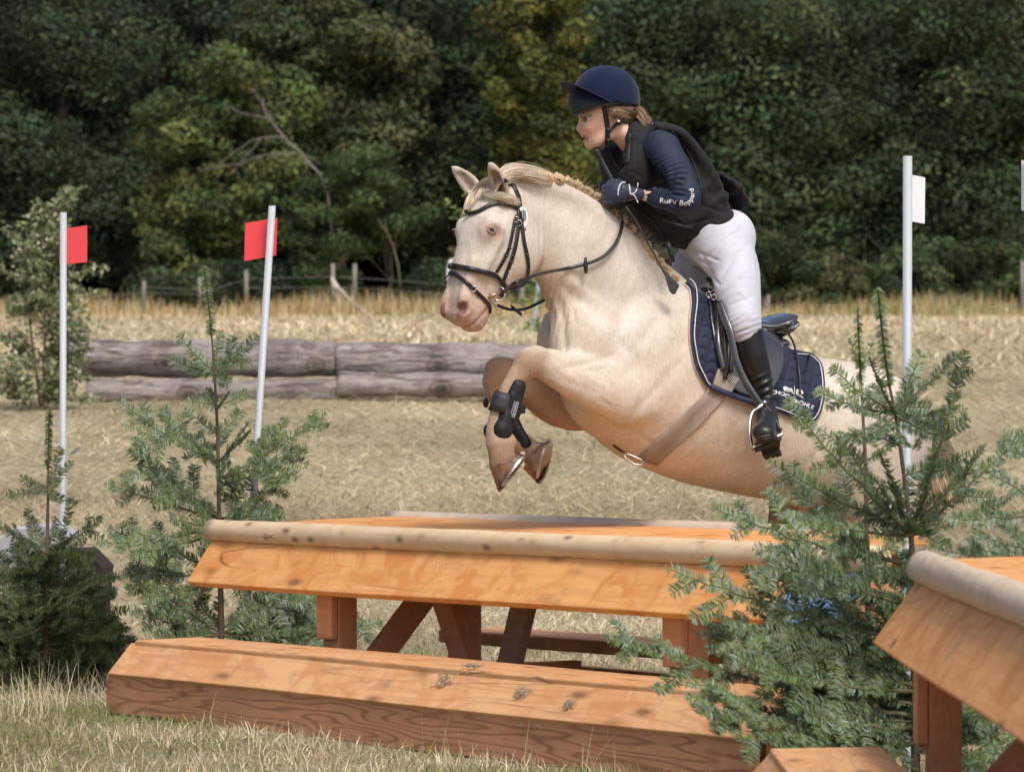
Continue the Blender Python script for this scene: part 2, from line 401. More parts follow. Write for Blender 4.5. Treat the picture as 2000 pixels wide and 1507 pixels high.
# posts and braces of the frame (local coordinates)
def frame(add, L, xs, up=0.0):
    for i, x in enumerate(xs):
        m = MB(); m.box((x, T0 + .055, -.02), (x + .105, T0 + .135, .655 + up)); m.box((x + .002, T0 + .025, .30), (x + .103, T0 + .0535, .53 + up)); add(m, 'post', W_POST)
        m = MB(); m.box((x, T0 + .60, -.02), (x + .105, T0 + .68, .66 + up)); add(m, 'post', W_POST)
        s = 1 if i else -1
        m = MB(); timber(m, (x - s * .10, T0 + .36, .665), (x - s * .42, T0 + .36, .13), .05, .10); add(m, 'brace', W_POST)
        m = MB(); timber(m, (x + .05, T0 + .16, .12), (x + .05, T0 + .60, .60), .05, .09, (1, 0, 0)); add(m, 'brace', W_POST)
        m = MB(); m.box((x - .05, .28, .12), (x - .008, T0 + 1.1, .19)); add(m, 'cross_rail', W_POST)
frame(jadd, LEN, (.90, LEN - .89))
m = MB(); timber(m, (LEN - 1.42, T0 + .40, .10), (LEN - 1.60, T0 + .40, .545), .04, .105); jadd(m, 'brace', wood('brace_grey', (.52, .32, .19), (.32, .18, .10), .3, 1, .25, grey=.5))
m = MB(); m.tube([(LEN - 1.585, T0 + .372, .49), (LEN - 1.585, T0 + .385, .49)], .012, 10); jadd(m, 'bolt', plain('steel_bolt', (.55, .55, .56), .35, metal=.9), 0)
# clods of dry grass stuck on the bench
for (x, p0, sz) in ((LEN - 2.15, .055, .05), (LEN - 2.62, .04, .035), (LEN - 2.25, .10, .045), (LEN - 2.9, .025, .02)):
    m = MB(); rr = random.Random(int(x * 100))
    for k in range(46):
        a = rr.uniform(0, 6.3); c = Vector((x + rr.gauss(0, sz * .5), p0 + rr.gauss(0, sz * .25), 0)); c.z = .158 + (c.y + .012) * 1.09 if c.y < .085 else .282
        c.z += rr.uniform(0, .006)
        d = Vector((math.cos(a), math.sin(a) * .5, math.sin(a) * .4)) * rr.uniform(.008, .02); m.tube([c - d, c + d], .0016, 3, False)
    o = m.build('clod', plain('clod_straw', (.36, .28, .18), .9, .3), JUMP, world=False)
m = MB()
# second table: runs almost straight towards the camera at the right edge
JUMP2, jadd2, _ = picnic_jump('picnic_table_jump', (.548, 6.6, 0), (.004, 1), 3.72, 'blurred wooden picnic table fence cut off by the right edge with a pale log', W_LOG2, up=.052)
frame(jadd2, 3.72, (.55, 3.72 - .34), .052)
# blue painted board on the near end of the first table
m = plank(.02, .343, slab(T0 - .055, .476, T0 + .055, .630, .03))
o = m.build('blue_board', plain('blue_paint', (.20, .34, .56), .35, .25, 6), None, world=False); o.location = JUMP.location; o.rotation_euler = JUMP.rotation_euler; o.scale = JUMP.scale
tag(o, 'light blue painted board at the end of the long table behind the fir', 'board')
m = plank(-.12, .015, slab(T0 - .05, .47, T0 + .06, .625, .03)); jadd(m, 'end_board', W_POST)

# ------------------------------------------------------------------ flag poles
PVC = plain('white_pvc', (.44, .47, .50), .45, .06, 5)
RED = plain('red_plastic', (.78, .075, .085), .42, .05, 3)
WHT = plain('white_plastic', (.88, .90, .93), .42, .03, 3)
def flag_pole(top, bot, Y, r, flag, fm, label, group, lean=0, dY=0):
    b = PV(*bot, Y); b.z = 0
    e = empty('flag_pole', b, label, 'flag pole', group)
    a, t = PV(*bot, Y), PV(*top, Y + dY)
    d = (t - a).normalized(); m = MB(); a = a - d * max(0, a.z / d.z)
    # channel section, open at the back right
    u = Vector((1, 0, 0)); v = Vector((0, 1, 0)); ring = []
    n = 18; A0 = R(25)
    for rad in (r, r * .78):
        seq = [A0 + (2 * math.pi - .9) * k / n for k in range(n + 1)]
        ring.append([(math.cos(q) * rad, math.sin(q) * rad) for q in seq])
    prof = ring[0] + ring[1][::-1]
    v0 = [m.bm.verts.new(a + u * x + v * y) for x, y in prof]; v1 = [m.bm.verts.new(t + u * x + v * y) for x, y in prof]
    k = len(prof)
    for j in range(k): m.bm.faces.new((v0[j], v0[(j + 1) % k], v1[(j + 1) % k], v1[j]))
    for j in range(n): 
        m.bm.faces.new((v1[j], v1[j + 1], v1[k - 2 - j], v1[k - 1 - j]))
    m.build('pole', PVC, e, True)
    m = MB(); f = [PV(x, y, Y + dz) for x, y, dz in flag]; nn = (f[1] - f[0]).cross(f[3] - f[0]).normalized() * .0015
    m.hexa([q - nn for q in f] + [q + nn for q in f]); m.build('flag', fm, e)
    return e
flag_pole((124, 415), (122, 1270), 17.0, .0145, [(116, 448, .02), (170, 440, .12), (170, 512, .12), (116, 517, .02)], RED, 'upright white pole with red flag beside the leafy sapling, farthest left', 'white poles with red flags')
flag_pole((532, 402), (478, 1240), 16.2, .0150, [(479, 436, -.02), (541, 425, .10), (539, 499, .10), (477, 510, -.02)], RED, 'leaning white pole with red flag behind the tall young fir', 'white poles with red flags')
flag_pole((1773, 305), (1771, 1240), 12.7, .0150, [(1774, 340, .03), (1807, 347, .03), (1806, 437, .03), (1772, 431, .03)], WHT, 'white pole with white flag standing behind the big fir, right of the rider', 'white poles with white flags')
flag_pole((2012, 300), (2012, 1240), 11.8, .0150, [(1995, 313, .03), (2030, 320, .03), (2030, 418, .03), (1995, 411, .03)], WHT, 'white flag sliver at the right edge of the photo, its pole outside', 'white poles with white flags')

# ------------------------------------------------------------------ old log pile
def bark():
    t = NT('weathered_log'); v = t.coord((2.2, 5, 5))
    f = t.noise(v, 2.4, 7, .8, .5); g = t.noise(t.coord((1, 1, 1)), 2.2, 5, .6)
    c = t.ramp(t.math('ADD', t.math('MULTIPLY', f, .6), t.math('MULTIPLY', g, .4)), [(.34, (.13, .11, .105)), (.48, (.34, .30, .285)), (.60, (.54, .50, .475))])
    vo = t.n('TexVoronoi', Scale=1.0); t.l(t.coord((2.2, 3.0, 3.0)), vo.inputs['Vector'])
    ring = t.ramp(vo.outputs['Distance'], [(.12, (.03, .02, .015)), (.19, (.30, .24, .19)), (.25, (.08, .055, .04)), (.30, (.3, .27, .24))])
    k = t.ramp(vo.outputs['Distance'], [(.26, G3(1)), (.33, G3(0))])
    c = t.mix(t.math('MULTIPLY', k, .6), c, ring)
    cr = t.ramp(t.noise(t.coord((.9, 14, 14)), 1.6, 5, .7, .5), [(.40, G3(1)), (.46, G3(0))]); c = t.mix(t.math('MULTIPLY', cr, .75), c, (.05, .04, .035))
    t.base(c); t.set(Roughness=.9); t.bump(t.math('ADD', f, t.noise(t.coord((.8, 9, 9)), 4, 4)), 1.0, .06); return t.m
BARK = bark()
CUT = wood('log_end', (.42, .33, .23), (.2, .14, .09), .8, 2)
def old_log(px0, px1, pyc0, pyc1, r, Y, label, seed, dY=0):
    a = PV(px0, pyc0, Y); b = PV(px1, pyc1, Y + dY)
    e = bpy.data.objects.new('log', None); m = MB(); L = (b - a).length
    wlog(m, 0, L, 0, 0, r, .04, 34, seed, .055)
    rr = random.Random(seed)
    for k in range(int(L * 1.6)):      # branch stubs
        x = rr.uniform(.1, L - .1); q = rr.uniform(-2.7, -.4) + math.pi * .0
        c = Vector((x, math.cos(q) * r, math.sin(q) * r * -.8)); d = c - Vector((x, 0, 0)); 
        c = Vector((x, 0, 0)); m.tube([c + d * .85, c + d * 1.03, c + d * 1.06], [r * .28, r * .2, r * .12], 10)
    o = m.build('log', BARK, None, True, world=False)
    o.location = a; dd = (b - a).normalized(); o.rotation_mode = 'QUATERNION'; o.rotation_quaternion = dd.to_track_quat('X', 'Z')
    tag(o, label, 'log', 'grey weathered logs of the pile behind'); return o
old_log(125, 655, 697, 702, .196, 42.3, 'upper grey log left of the joint, its left end behind the sapling', 1)
old_log(657, 1330, 703, 712, .186, 42.3, 'upper grey log right of the joint, running behind the horse', 2)
old_log(170, 658, 765, 762, .125, 42.0, 'lower thin grey log on the left, below the tall flag pole', 3)
old_log(661, 1330, 752, 752, .125, 42.0, 'lower thin grey log on the right, ending behind the horse legs', 4)
# a bolt-like pair of dark burns on the joint
# small dark stump with white top behind the left fir
def stump():
    e = empty('old_table_end', (-2.02, 17.0, 0), 'dark wooden block with a white lid almost hidden behind the small left fir', 'block')
    m = MB(); q = [P(35, 1075, 17.0), P(165, 1075, 17.0), P(200, 1110, 17.35), P(185, 1290, 17.35), P(165, 1330, 17.0), P(30, 1330, 17.0)]
    d = np.array([0, .5, 0]); v = [m.bm.verts.new(Vector(p)) for p in q]; v2 = [m.bm.verts.new(Vector(p + d)) for p in q]
    m.bm.faces.new(v); m.bm.faces.new(v2[::-1])
    for i in range(6): m.bm.faces.new((v[i], v[(i + 1) % 6], v2[(i + 1) % 6], v2[i]))
    m.build('body', plain('tarred_wood', (.03, .018, .014), .8, .4), e, bevel=.01)
    m = MB(); q = [P(-30, 1065, 16.9), P(30, 1030, 16.9), P(95, 1022, 16.9), P(140, 1050, 16.9), P(100, 1068, 16.9), P(20, 1120, 16.9), P(-30, 1120, 16.9)]
    v = [m.bm.verts.new(Vector(p)) for p in q]; v2 = [m.bm.verts.new(Vector(p + d * .9)) for p in q]
    m.bm.faces.new(v); m.bm.faces.new(v2[::-1])
    for i in range(7): m.bm.faces.new((v[i], v[(i + 1) % 7], v2[(i + 1) % 7], v2[i]))
    m.build('lid', plain('white_sheet', (.42, .42, .44), .6, .15), e, bevel=.01)
stump()
m = MB(); c = PV(148, 882, 29.5); 
for i in range(1):
    m.bm.faces.new([m.bm.verts.new(c + Vector(q)) for q in ((-.05, 0, -.02), (-.01, 0, -.01), (.045, .01, .035), (.01, .01, .03), (-.03, 0, .0))])
o = m.build('feather', plain('feather_grey', (.10, .11, .15), .7)); 
mm = o.modifiers.new('s', 'SOLIDIFY'); mm.thickness = .006
tag(o, 'small dark grey feather lying on the hay right of the farthest left pole', 'feather')
# ------------------------------------------------------------------ post and wire fence
def fence():
    e = empty('wire_fence', (0, 106, float(gz(0, 106))), 'low post and wire fence with thin grey posts along the wood', 'fence')
    pm = plain('grey_post', (.20, .19, .16), .9, .3, 3); wm = plain('fence_wire', (.25, .25, .23), .5, .1)
    posts = [(-40, 548, 600), (281, 548, 606), (390, 541, 600), (481, 527, 598), (650, 515, 600), (693, 515, 600), (1020, 560, 640), (1290, 560, 620), (1500, 575, 625), (1997, 509, 625)]
    tops = []
    for (px, t, b) in posts:
        m = MB(); Yp = 104.5
        m.tube([PV(px + rng.uniform(-1, 1), b + 14, Yp), PV(px, t, Yp)], .055 if t < 530 else .045, 8); m.build('post', pm, e, True)
    runs = [[(-40, 590), (281, 572), (390, 574), (481, 545), (650, 540), (693, 542), (880, 556), (1020, 565)], [(281, 560), (390, 566)],
            [(1300, 590), (1500, 596), (1760, 598), (1997, 596)], [(1300, 606), (1500, 611), (1760, 612), (1997, 610)], [(481, 562), (650, 560), (693, 562), (880, 575), (1020, 585)]]
    for r_ in runs:
        pts = [PV(x, y, 104.4) for x, y in r_]; m = MB(); m.tube(pts, .005, 5); m.build('wire', wm, e)
fence()
m = MB(); m.tube([PV(647, 541, 103), PV(655, 560, 103), PV(664, 567, 103)], [.04, .09, .04], 7); m.tube([PV(660, 563, 103), PV(657, 580, 103)], .025, 5); m.tube([PV(664, 565, 103), PV(666, 588, 103)], .03, 5)
m.tube([PV(664, 564, 103), PV(690, 592, 102.5), PV(730, 620, 101)], [.03, .02, .012], 5)
o = m.build('broken_branch', plain('bleached_branch', (.52, .48, .42), .8)); tag(o, 'pale broken branch leaning in the tall grass between two fence posts', 'branch')
m = MB(); m.tube([PV(1058, 500, 60), PV(1042, 640, 60)], .035, 8); o = m.build('leaning_pole', PVC); tag(o, 'slim pale pole leaning in the gap under the horse throat', 'pole')
# ------------------------------------------------------------------ signed distance sculpting
def unit(v): v = np.asarray(v, float); return v / np.linalg.norm(v)
class SDF:
    def __init__(s, lo, hi, vox):
        s.lo = np.array(lo, float); s.v = vox; s.n = np.ceil((np.array(hi) - s.lo) / vox).astype(int) + 1
        s.f = np.full(s.n, .25, np.float32)
    def box(s, lo, hi, m):
        a = np.clip(np.floor((np.minimum(lo, hi) - m - s.lo) / s.v).astype(int), 0, s.n); b = np.clip(np.ceil((np.maximum(lo, hi) + m - s.lo) / s.v).astype(int) + 1, 0, s.n)
        return a, b
    def grid(s, a, b):
        return [(s.lo[i] + np.arange(a[i], b[i]) * s.v).astype(np.float32).reshape([-1 if j == i else 1 for j in range(3)]) for i in range(3)]
    def merge(s, a, b, d, k, op):
        f = s.f[a[0]:b[0], a[1]:b[1], a[2]:b[2]]
        if op == 'add':
            h = np.clip(k - np.abs(f - d), 0, None) / k; f[...] = np.minimum(f, d) - h * h * k * .25
        else:
            h = np.clip(k - np.abs(f + d), 0, None) / k; f[...] = np.maximum(f, -d) + h * h * k * .25
    def ell(s, c, r, ax=None, k=.03, op='add', p=2):
        """ellipsoid: centre, radii, axes (rows)"""
        c = np.asarray(c, float); r = np.asarray(r, float); ax = np.eye(3) if ax is None else np.asarray(ax)
        R_ = float(r.max()); a, b = s.box(c - R_, c + R_, k + s.v)
        if np.any(b <= a): return
        x, y, z = s.grid(a, b); x = x - c[0]; y = y - c[1]; z = z - c[2]
        q = 0
        for i in range(3):
            e = (x * ax[i, 0] + y * ax[i, 1] + z * ax[i, 2]) / r[i]; q = q + (np.abs(e) ** p if p != 2 else e * e)
        q = q ** (1 / p) if p != 2 else np.sqrt(q)
        L = np.sqrt(x * x + y * y + z * z)
        d = np.where(q > 1e-4, L * (1 - 1 / np.maximum(q, 1e-4)), -r.min())
        s.merge(a, b, np.maximum(d, -.2).astype(np.float32), k, op)
    def sweep(s, pts, h, w, lat, k=.03, op='add', dens=4, p=2):
        """elliptic sweep through pts; h half size in the plane, w half size along lat (one vector or one per point)"""
        pts = np.asarray(pts, float); n = len(pts); h = np.broadcast_to(h, n); w = np.broadcast_to(w, n); lat = np.broadcast_to(np.asarray(lat, float), (n, 3))
        A = crom(np.column_stack([pts, h, w, lat]), dens)
        lo = (A[:, :3] - np.maximum(A[:, 3], A[:, 4])[:, None]).min(0); hi = (A[:, :3] + np.maximum(A[:, 3], A[:, 4])[:, None]).max(0)
        a, b = s.box(lo, hi, k + s.v)
        if np.any(b <= a): return
        F = np.full(b - a, .25, np.float32)
        for q0, q1 in zip(A[:-1], A[1:]):
            m = max(q0[3], q0[4], q1[3], q1[4]) + k + s.v
            c0, c1 = s.box(np.minimum(q0[:3], q1[:3]), np.maximum(q0[:3], q1[:3]), m); c0 = np.maximum(c0, a); c1 = np.minimum(c1, b)
            if np.any(c1 <= c0): continue
            x, y, z = s.grid(c0, c1); x = x - q0[0]; y = y - q0[1]; z = z - q0[2]
            ab = q1[:3] - q0[:3]; L = np.linalg.norm(ab)
            if L < 1e-7: continue
            t = ab / L; l = (q0[5:8] + q1[5:8]); l = l - t * np.dot(l, t); l = unit(l); u = np.cross(l, t)
            al = x * t[0] + y * t[1] + z * t[2]; tt = np.clip(al / L, 0, 1); ex = al - tt * L
            hh = q0[3] + (q1[3] - q0[3]) * tt; ww = q0[4] + (q1[4] - q0[4]) * tt; mm = np.minimum(hh, ww)
            U = x * u[0] + y * u[1] + z * u[2]; W = x * l[0] + y * l[1] + z * l[2]
            if p == 2: q = np.sqrt((U / hh) ** 2 + (W / ww) ** 2 + (ex / mm) ** 2)
            else: q = (np.abs(U / hh) ** p + np.abs(W / ww) ** p + np.abs(ex / mm) ** p) ** (1 / p)
            D = np.sqrt(U * U + W * W + ex * ex)
            d = np.where(q > 1e-3, D * (1 - 1 / np.maximum(q, 1e-3)), -mm)
            g = F[c0[0] - a[0]:c1[0] - a[0], c0[1] - a[1]:c1[1] - a[1], c0[2] - a[2]:c1[2] - a[2]]; np.minimum(g, d, out=g)
        s.merge(a, b, F, k, op)
    def mesh(s, smooth=2, lam=.5):
        """surface nets"""
        f = s.f; neg = f < 0; n = f.shape
        c = np.zeros([q - 1 for q in n], np.uint8)
        for i in (0, 1):
            for j in (0, 1):
                for k in (0, 1): c += neg[i:n[0] - 1 + i, j:n[1] - 1 + j, k:n[2] - 1 + k]
        act = (c > 0) & (c < 8); idx = np.full(act.shape, -1, np.int32); I = np.argwhere(act); idx[act] = np.arange(len(I))
        acc = np.zeros((len(I), 3)); cnt = np.zeros(len(I))
        cor = {(i, j, k): f[I[:, 0] + i, I[:, 1] + j, I[:, 2] + k].astype(float) for i in (0, 1) for j in (0, 1) for k in (0, 1)}
        for a in cor:
            for ax in range(3):
                if a[ax] == 0:
                    b = list(a); b[ax] = 1; b = tuple(b); fa, fb = cor[a], cor[b]; m = (fa < 0) != (fb < 0)
                    t = fa[m] / (fa[m] - fb[m]); p = np.tile(np.array(a, float), (m.sum(), 1)); p[:, ax] = t; acc[m] += p; cnt[m] += 1
        V = s.lo + (I + acc / cnt[:, None]) * s.v
        Q = []
        for ax in range(3):
            o = [q for q in range(3) if q != ax]
            sl0 = [slice(None)] * 3; sl1 = [slice(None)] * 3; sl0[ax] = slice(0, n[ax] - 1); sl1[ax] = slice(1, n[ax])
            m = neg[tuple(sl0)] != neg[tuple(sl1)]; E = np.argwhere(m)
            E = E[(E[:, o[0]] > 0) & (E[:, o[1]] > 0) & (E[:, o[0]] < n[o[0]] - 1) & (E[:, o[1]] < n[o[1]] - 1)]
            s0 = neg[E[:, 0], E[:, 1], E[:, 2]]; q = []
            for da, db in ((0, 0), (-1, 0), (-1, -1), (0, -1)):
                e = E.copy(); e[:, o[0]] += da; e[:, o[1]] += db; q.append(idx[e[:, 0], e[:, 1], e[:, 2]])
            q = np.stack(q, 1); flip = s0 if ax != 1 else ~s0
            q[flip] = q[flip][:, ::-1]; Q.append(q)
        F = np.concatenate(Q); F = F[(F >= 0).all(1)][:, ::-1]
        e = np.concatenate([F[:, [0, 1]], F[:, [1, 2]], F[:, [2, 3]], F[:, [3, 0]]]); e = np.concatenate([e, e[:, ::-1]])
        deg = np.bincount(e[:, 0], minlength=len(V)).astype(float)
        for it in range(smooth):
            for l in (lam, -lam * .96 if it < smooth - 1 else 0):
                if l == 0: continue
                S = np.stack([np.bincount(e[:, 0], weights=V[e[:, 1], j], minlength=len(V)) for j in range(3)], 1)
                V = V + l * (S / deg[:, None] - V)
        return V, F
def vnormals(V, F):
    nf = np.cross(V[F[:, 2]] - V[F[:, 0]], V[F[:, 3]] - V[F[:, 1]]); N = np.zeros_like(V)
    for j in range(4):
        for k in range(3): N[:, k] += np.bincount(F[:, j], weights=nf[:, k], minlength=len(V))
    return N / np.maximum(np.linalg.norm(N, axis=1), 1e-12)[:, None]
def px_of(V):
    V = np.asarray(V); return 1000 + V[..., 0] / V[..., 1] * FPX, HOR - (V[..., 2] - EYE) / V[..., 1] * FPX
def hnoise(V, s, seed=0):
    """cheap smooth 3d noise from sines"""
    r = np.random.default_rng(seed); o = 0
    for i in range(6):
        d = r.normal(size=3); d /= np.linalg.norm(d); o = o + np.sin(V @ d * s * (1 + .35 * i) + r.uniform(0, 6.3) + 1.3 * np.sin(V @ np.roll(d, 1) * s * .7))
    return o / 6
class Surf:
    """ray target for laying tack and clothes on a body"""
    def __init__(s, V, F): s.b = BVHTree.FromPolygons([tuple(v) for v in V], [tuple(f) for f in F])
    def hit(s, px, py, off=0., fallback=None):
        o = Vector((0, 0, EYE)); d = (PV(px, py, 10) - o).normalized(); h = s.b.ray_cast(o, d)
        if h[0] is None:
            if fallback is None: return None, None
            q = PV(px, py, fallback); h = s.b.find_nearest(q)
            return Vector(q), Vector((0, -1, 0))
        return h[0] + h[1] * off, h[1]
    def near(s, p, off=0.):
        h = s.b.find_nearest(Vector(p)); return h[0] + h[1] * off, h[1]
def strap(surf, pts, width, off=.004, th=.003, dens=8, fb=None, m=None, rnd=False, smooth=2):
    """leather strap along photo-measured points laid on a surface; width in metres (one or per point)"""
    w = np.broadcast_to(width, len(pts)); A = crom(np.column_stack([np.asarray(pts, float)[:, :2], w]), dens)
    P3, N3 = [], []
    for x, y, _ in A:
        p, n = surf.hit(x, y, off, fb)
        if p is None:
            p = P3[-1].copy() if P3 else PV(x, y, fb or 14.2); n = N3[-1].copy() if N3 else Vector((0, -1, 0))
        P3.append(p); N3.append(n)
    P3 = np.array(P3); N3 = np.array(N3)
    for _ in range(smooth):
        Q = P3.copy(); Q[1:-1] = (P3[:-2] + 2 * P3[1:-1] + P3[2:]) / 4; P3 = Q
        Q = N3.copy(); Q[1:-1] = (N3[:-2] + 2 * N3[1:-1] + N3[2:]) / 4; N3 = Q
    return strap3(P3, N3, A[:, 2], th, m)
def strap3(P3, N3, w, th, m=None):
    m = m or MB(); rings = []; w = np.broadcast_to(w, len(P3))
    for i in range(len(P3)):
        t = unit(P3[min(i + 1, len(P3) - 1)] - P3[max(i - 1, 0)]); n = unit(N3[i] - t * np.dot(N3[i], t)); b = np.cross(t, n)
        h = w[i] / 2; r = []
        for a, c in ((-1, 0), (-.82, 1), (0, 1.25), (.82, 1), (1, 0), (.82, -.6), (-.82, -.6)):
            r.append(m.bm.verts.new(Vector(P3[i] + b * a * h + n * c * th)))
        rings.append(r)
    k = 7
    for a, b in zip(rings[:-1], rings[1:]):
        for j in range(k): m.bm.faces.new((a[j], a[(j + 1) % k], b[(j + 1) % k], b[j]))
    m.bm.faces.new(rings[0][::-1]); m.bm.faces.new(rings[-1]); return m
# ------------------------------------------------------------------ the horse
def Ym(px): return 14.6 + (px - 1300) * .00074
HF = np.array([-.927, -.375, 0.]); HL = np.array([.375, -.927, 0.])      # heading and left side
def H(px, py, off=0.): return P(px, py, Ym(px) + off)
def pxm(v, Y=14.5): return v * Y / FPX
# head frame
HDF = np.array([-.77, -.638, 0.]); LL = np.array([.638, -.77, 0.])
DD = unit(HDF * .37 + np.array([0, 0, -.93])); NN = unit(HDF * .93 + np.array([0, 0, .37])); HO = P(975, 385, 14.22)
def HD(d, n, l=0.): return HO + DD * d + NN * n + LL * l
HAX = np.stack([DD, NN, LL])
def build_horse():
    S = SDF(P(840, 300, 13.5) * [1, 1, 0] + [-.02, -.05, .15], [1.62, 15.45, 2.08], .0075)
    # --- trunk
    tr = [(1180, 700, 112, .165), (1260, 735, 160, .215), (1350, 768, 172, .25), (1440, 802, 162, .265), (1530, 835, 146, .262), (1615, 848, 150, .255), (1680, 852, 138, .24), (1722, 866, 98, .18)]
    S.sweep([H(a, b) for a, b, _, _ in tr], [pxm(c) for *_, c, _ in tr], [d for *_, d in tr], HL, .05, p=2.15)
    # --- neck
    nk = [(1020, 422, 56, .058), (1070, 455, 80, .068), (1121, 500, 99, .082), (1171, 568, 119, .10), (1233, 634, 136, .13), (1296, 688, 140, .17)]
    yo = [-.105, -.085, -.075, -.045, -.01, 0]
    S.sweep([H(a, b, o) for (a, b, _, _), o in zip(nk, yo)], [pxm(c) for *_, c, _ in nk], [d for *_, d in nk], [unit(LL * (1 - t) + HL * t) for t in (0, .15, .4, .7, 1, 1)], .06)
    # crest
    S.sweep([H(1000, 352, -.12), H(1080, 370, -.10), H(1155, 410, -.06), H(1228, 478, -.03), H(1298, 556, 0)], pxm(20), .038, HL, .05)
    # withers
    S.sweep([H(1300, 590), H(1360, 620), H(1440, 670), H(1520, 706)], pxm(34), .05, HL, .08)
    # --- chest
    ax = np.stack([HF, HL, [0, 0, 1]])
    S.ell(H(1150, 678, -.11), [.15, .105, .17], ax, .05)         # near breast
    S.ell(H(1120, 668, .12), [.135, .10, .15], ax, .035)          # far breast
    S.ell(H(1190, 780, 0), [.15, .15, .11], ax, .06)
    # shoulder and upper arm, near side
    S.sweep([H(1330, 600, -.1), H(1280, 660, -.15), H(1215, 720, -.16)], [pxm(48), pxm(58), pxm(48)], [.05, .06, .06], HL, .06)
    S.sweep([H(1335, 715, -.155), H(1270, 765, -.18), H(1222, 790, -.175)], [pxm(42), pxm(52), pxm(32)], [.05, .06, .055], HL, .045)
    S.sweep([H(1190, 728, -.17), H(1240, 790, -.185)], pxm(40), .055, HL, .05)
    # --- near foreleg
    S.sweep([H(1212, 770, -.19), H(1150, 752, -.20), H(1095, 730, -.21), H(1045, 706, -.215)], [pxm(52), pxm(43), pxm(32), pxm(25)], [.062, .052, .042, .037], HL, .03)
    S.sweep([H(1200, 722, -.19), H(1130, 708, -.2), H(1072, 694, -.21)], [pxm(20), pxm(19), pxm(14)], [.04, .035, .03], HL, .02)
    S.ell(H(1034, 704, -.22), [pxm(28), .038, pxm(27)], None, .02)
    S.ell(H(1050, 690, -.22), [pxm(17), .03, pxm(14)], None, .02)
    S.sweep([H(1026, 716, -.22), H(1000, 750, -.22), H(978, 795, -.22), H(969, 838, -.225), H(974, 862, -.23)], [pxm(24), pxm(18.5), pxm(17), pxm(19), pxm(25)], [.034, .026, .023, .027, .033], HL, .02)
    S.ell(H(992, 862, -.23), [pxm(17), .026, pxm(17)], None, .02)
    S.sweep([H(976, 868, -.23), H(980, 890, -.235), H(984, 905, -.235)], [pxm(25), pxm(26), pxm(30)], [.03, .033, .038], HL, .015)
    # --- far foreleg
    S.sweep([H(1150, 800, .13), H(1095, 790, .14), H(1035, 755, .15), H(985, 725, .155)], [pxm(38), pxm(46), pxm(38), pxm(30)], [.055, .055, .045, .04], HL, .03)
    S.ell(H(1122, 828, .13), [pxm(22), .035, pxm(13)], None, .02)
    S.ell(H(972, 727, .155), [pxm(28), .042, pxm(31)], None, .02)
    S.sweep([H(965, 745, .155), H(975, 785, .14), H(998, 835, .11), H(1018, 868, .09)], [pxm(25), pxm(18), pxm(18), pxm(24)], [.034, .026, .026, .032], HL, .02)
    S.sweep([H(1022, 872, .085), H(1040, 884, .065), H(1054, 892, .05)], [pxm(24), pxm(25), pxm(31)], [.03, .033, .038], HL, .015)
    # --- quarters
    S.ell(H(1672, 850, -.12), [.18, .12, .2], ax, .06); S.ell(H(1672, 850, .12), [.18, .12, .2], ax, .06)
    for o, pts in ((-.15, [(1695, 880, 90, .11), (1712, 960, 84, .095), (1750, 1030, 55, .07), (1785, 1085, 30, .045)]), (.15, [(1680, 880, 90, .11), (1640, 950, 70, .09), (1590, 985, 50, .07), (1535, 985, 27, .045)])):
        S.sweep([H(a, b, o) for a, b, _, _ in pts], [pxm(c) for *_, c, _ in pts], [d for *_, d in pts], HL, .05)
    S.sweep([H(1780, 1085, -.15), H(1782, 1150, -.15), H(1790, 1215, -.15)], [pxm(26), pxm(19), pxm(22)], [.035, .028, .03], HL, .02)
    S.sweep([H(1525, 980, .15), H(1516, 1050, .15), H(1512, 1110, .15)], [pxm(25), pxm(19), pxm(21)], [.035, .028, .03], HL, .02)
    # --- head
    sec = [(0.0, .03, -.115, .058), (.05, .062, -.15, .074), (.10, .082, -.18, .086), (.15, .092, -.19, .088), (.20, .094, -.185, .084), (.25, .092, -.155, .074), (.30, .088, -.12, .064), (.35, .068, -.094, .059), (.40, .057, -.086, .057), (.430, .044, -.078, .052)]
    S.sweep([HD(d, (a + b) / 2) for d, a, b, _ in sec], [(a - b) / 2 for _, a, b, _ in sec], [x[3] for x in sec], LL, .025, p=2.5)
    for s_ in (1, -1):
        S.ell(HD(.155, -.118, .060 * s_), [.098, .090, .040], HAX, .022)                   # cheek
        S.ell(HD(.148, .05, .068 * s_), [.036, .034, .026], HAX, .04)                      # eye socket
        S.sweep([HD(.120, .066, .078 * s_), HD(.127, .048, .092 * s_), HD(.138, .022, .092 * s_)], .009, .009, LL, .03)   # brow
        S.sweep([HD(.17, .01, .083 * s_), HD(.23, .012, .073 * s_), HD(.29, .018, .062 * s_)], .014, .015, LL, .02)  # facial crest
        S.ell(HD(.434, .034, .046 * s_), [.037, .031, .021], HAX, .02)                   # nostril flare
        S.sweep([HD(.27, .05, .05 * s_), HD(.34, .048, .046 * s_), HD(.40, .05, .045 * s_)], .02, .012, LL, .025)
    S.ell(HD(.455, .004, 0), [.026, .043, .043], HAX, .02)      # upper lip
    S.sweep([HD(.40, -.07, 0), HD(.445, -.066, 0), HD(.465, -.04, 0)], [.03, .03, .022], [.036, .034, .028], LL, .015)        # lower lip and chin
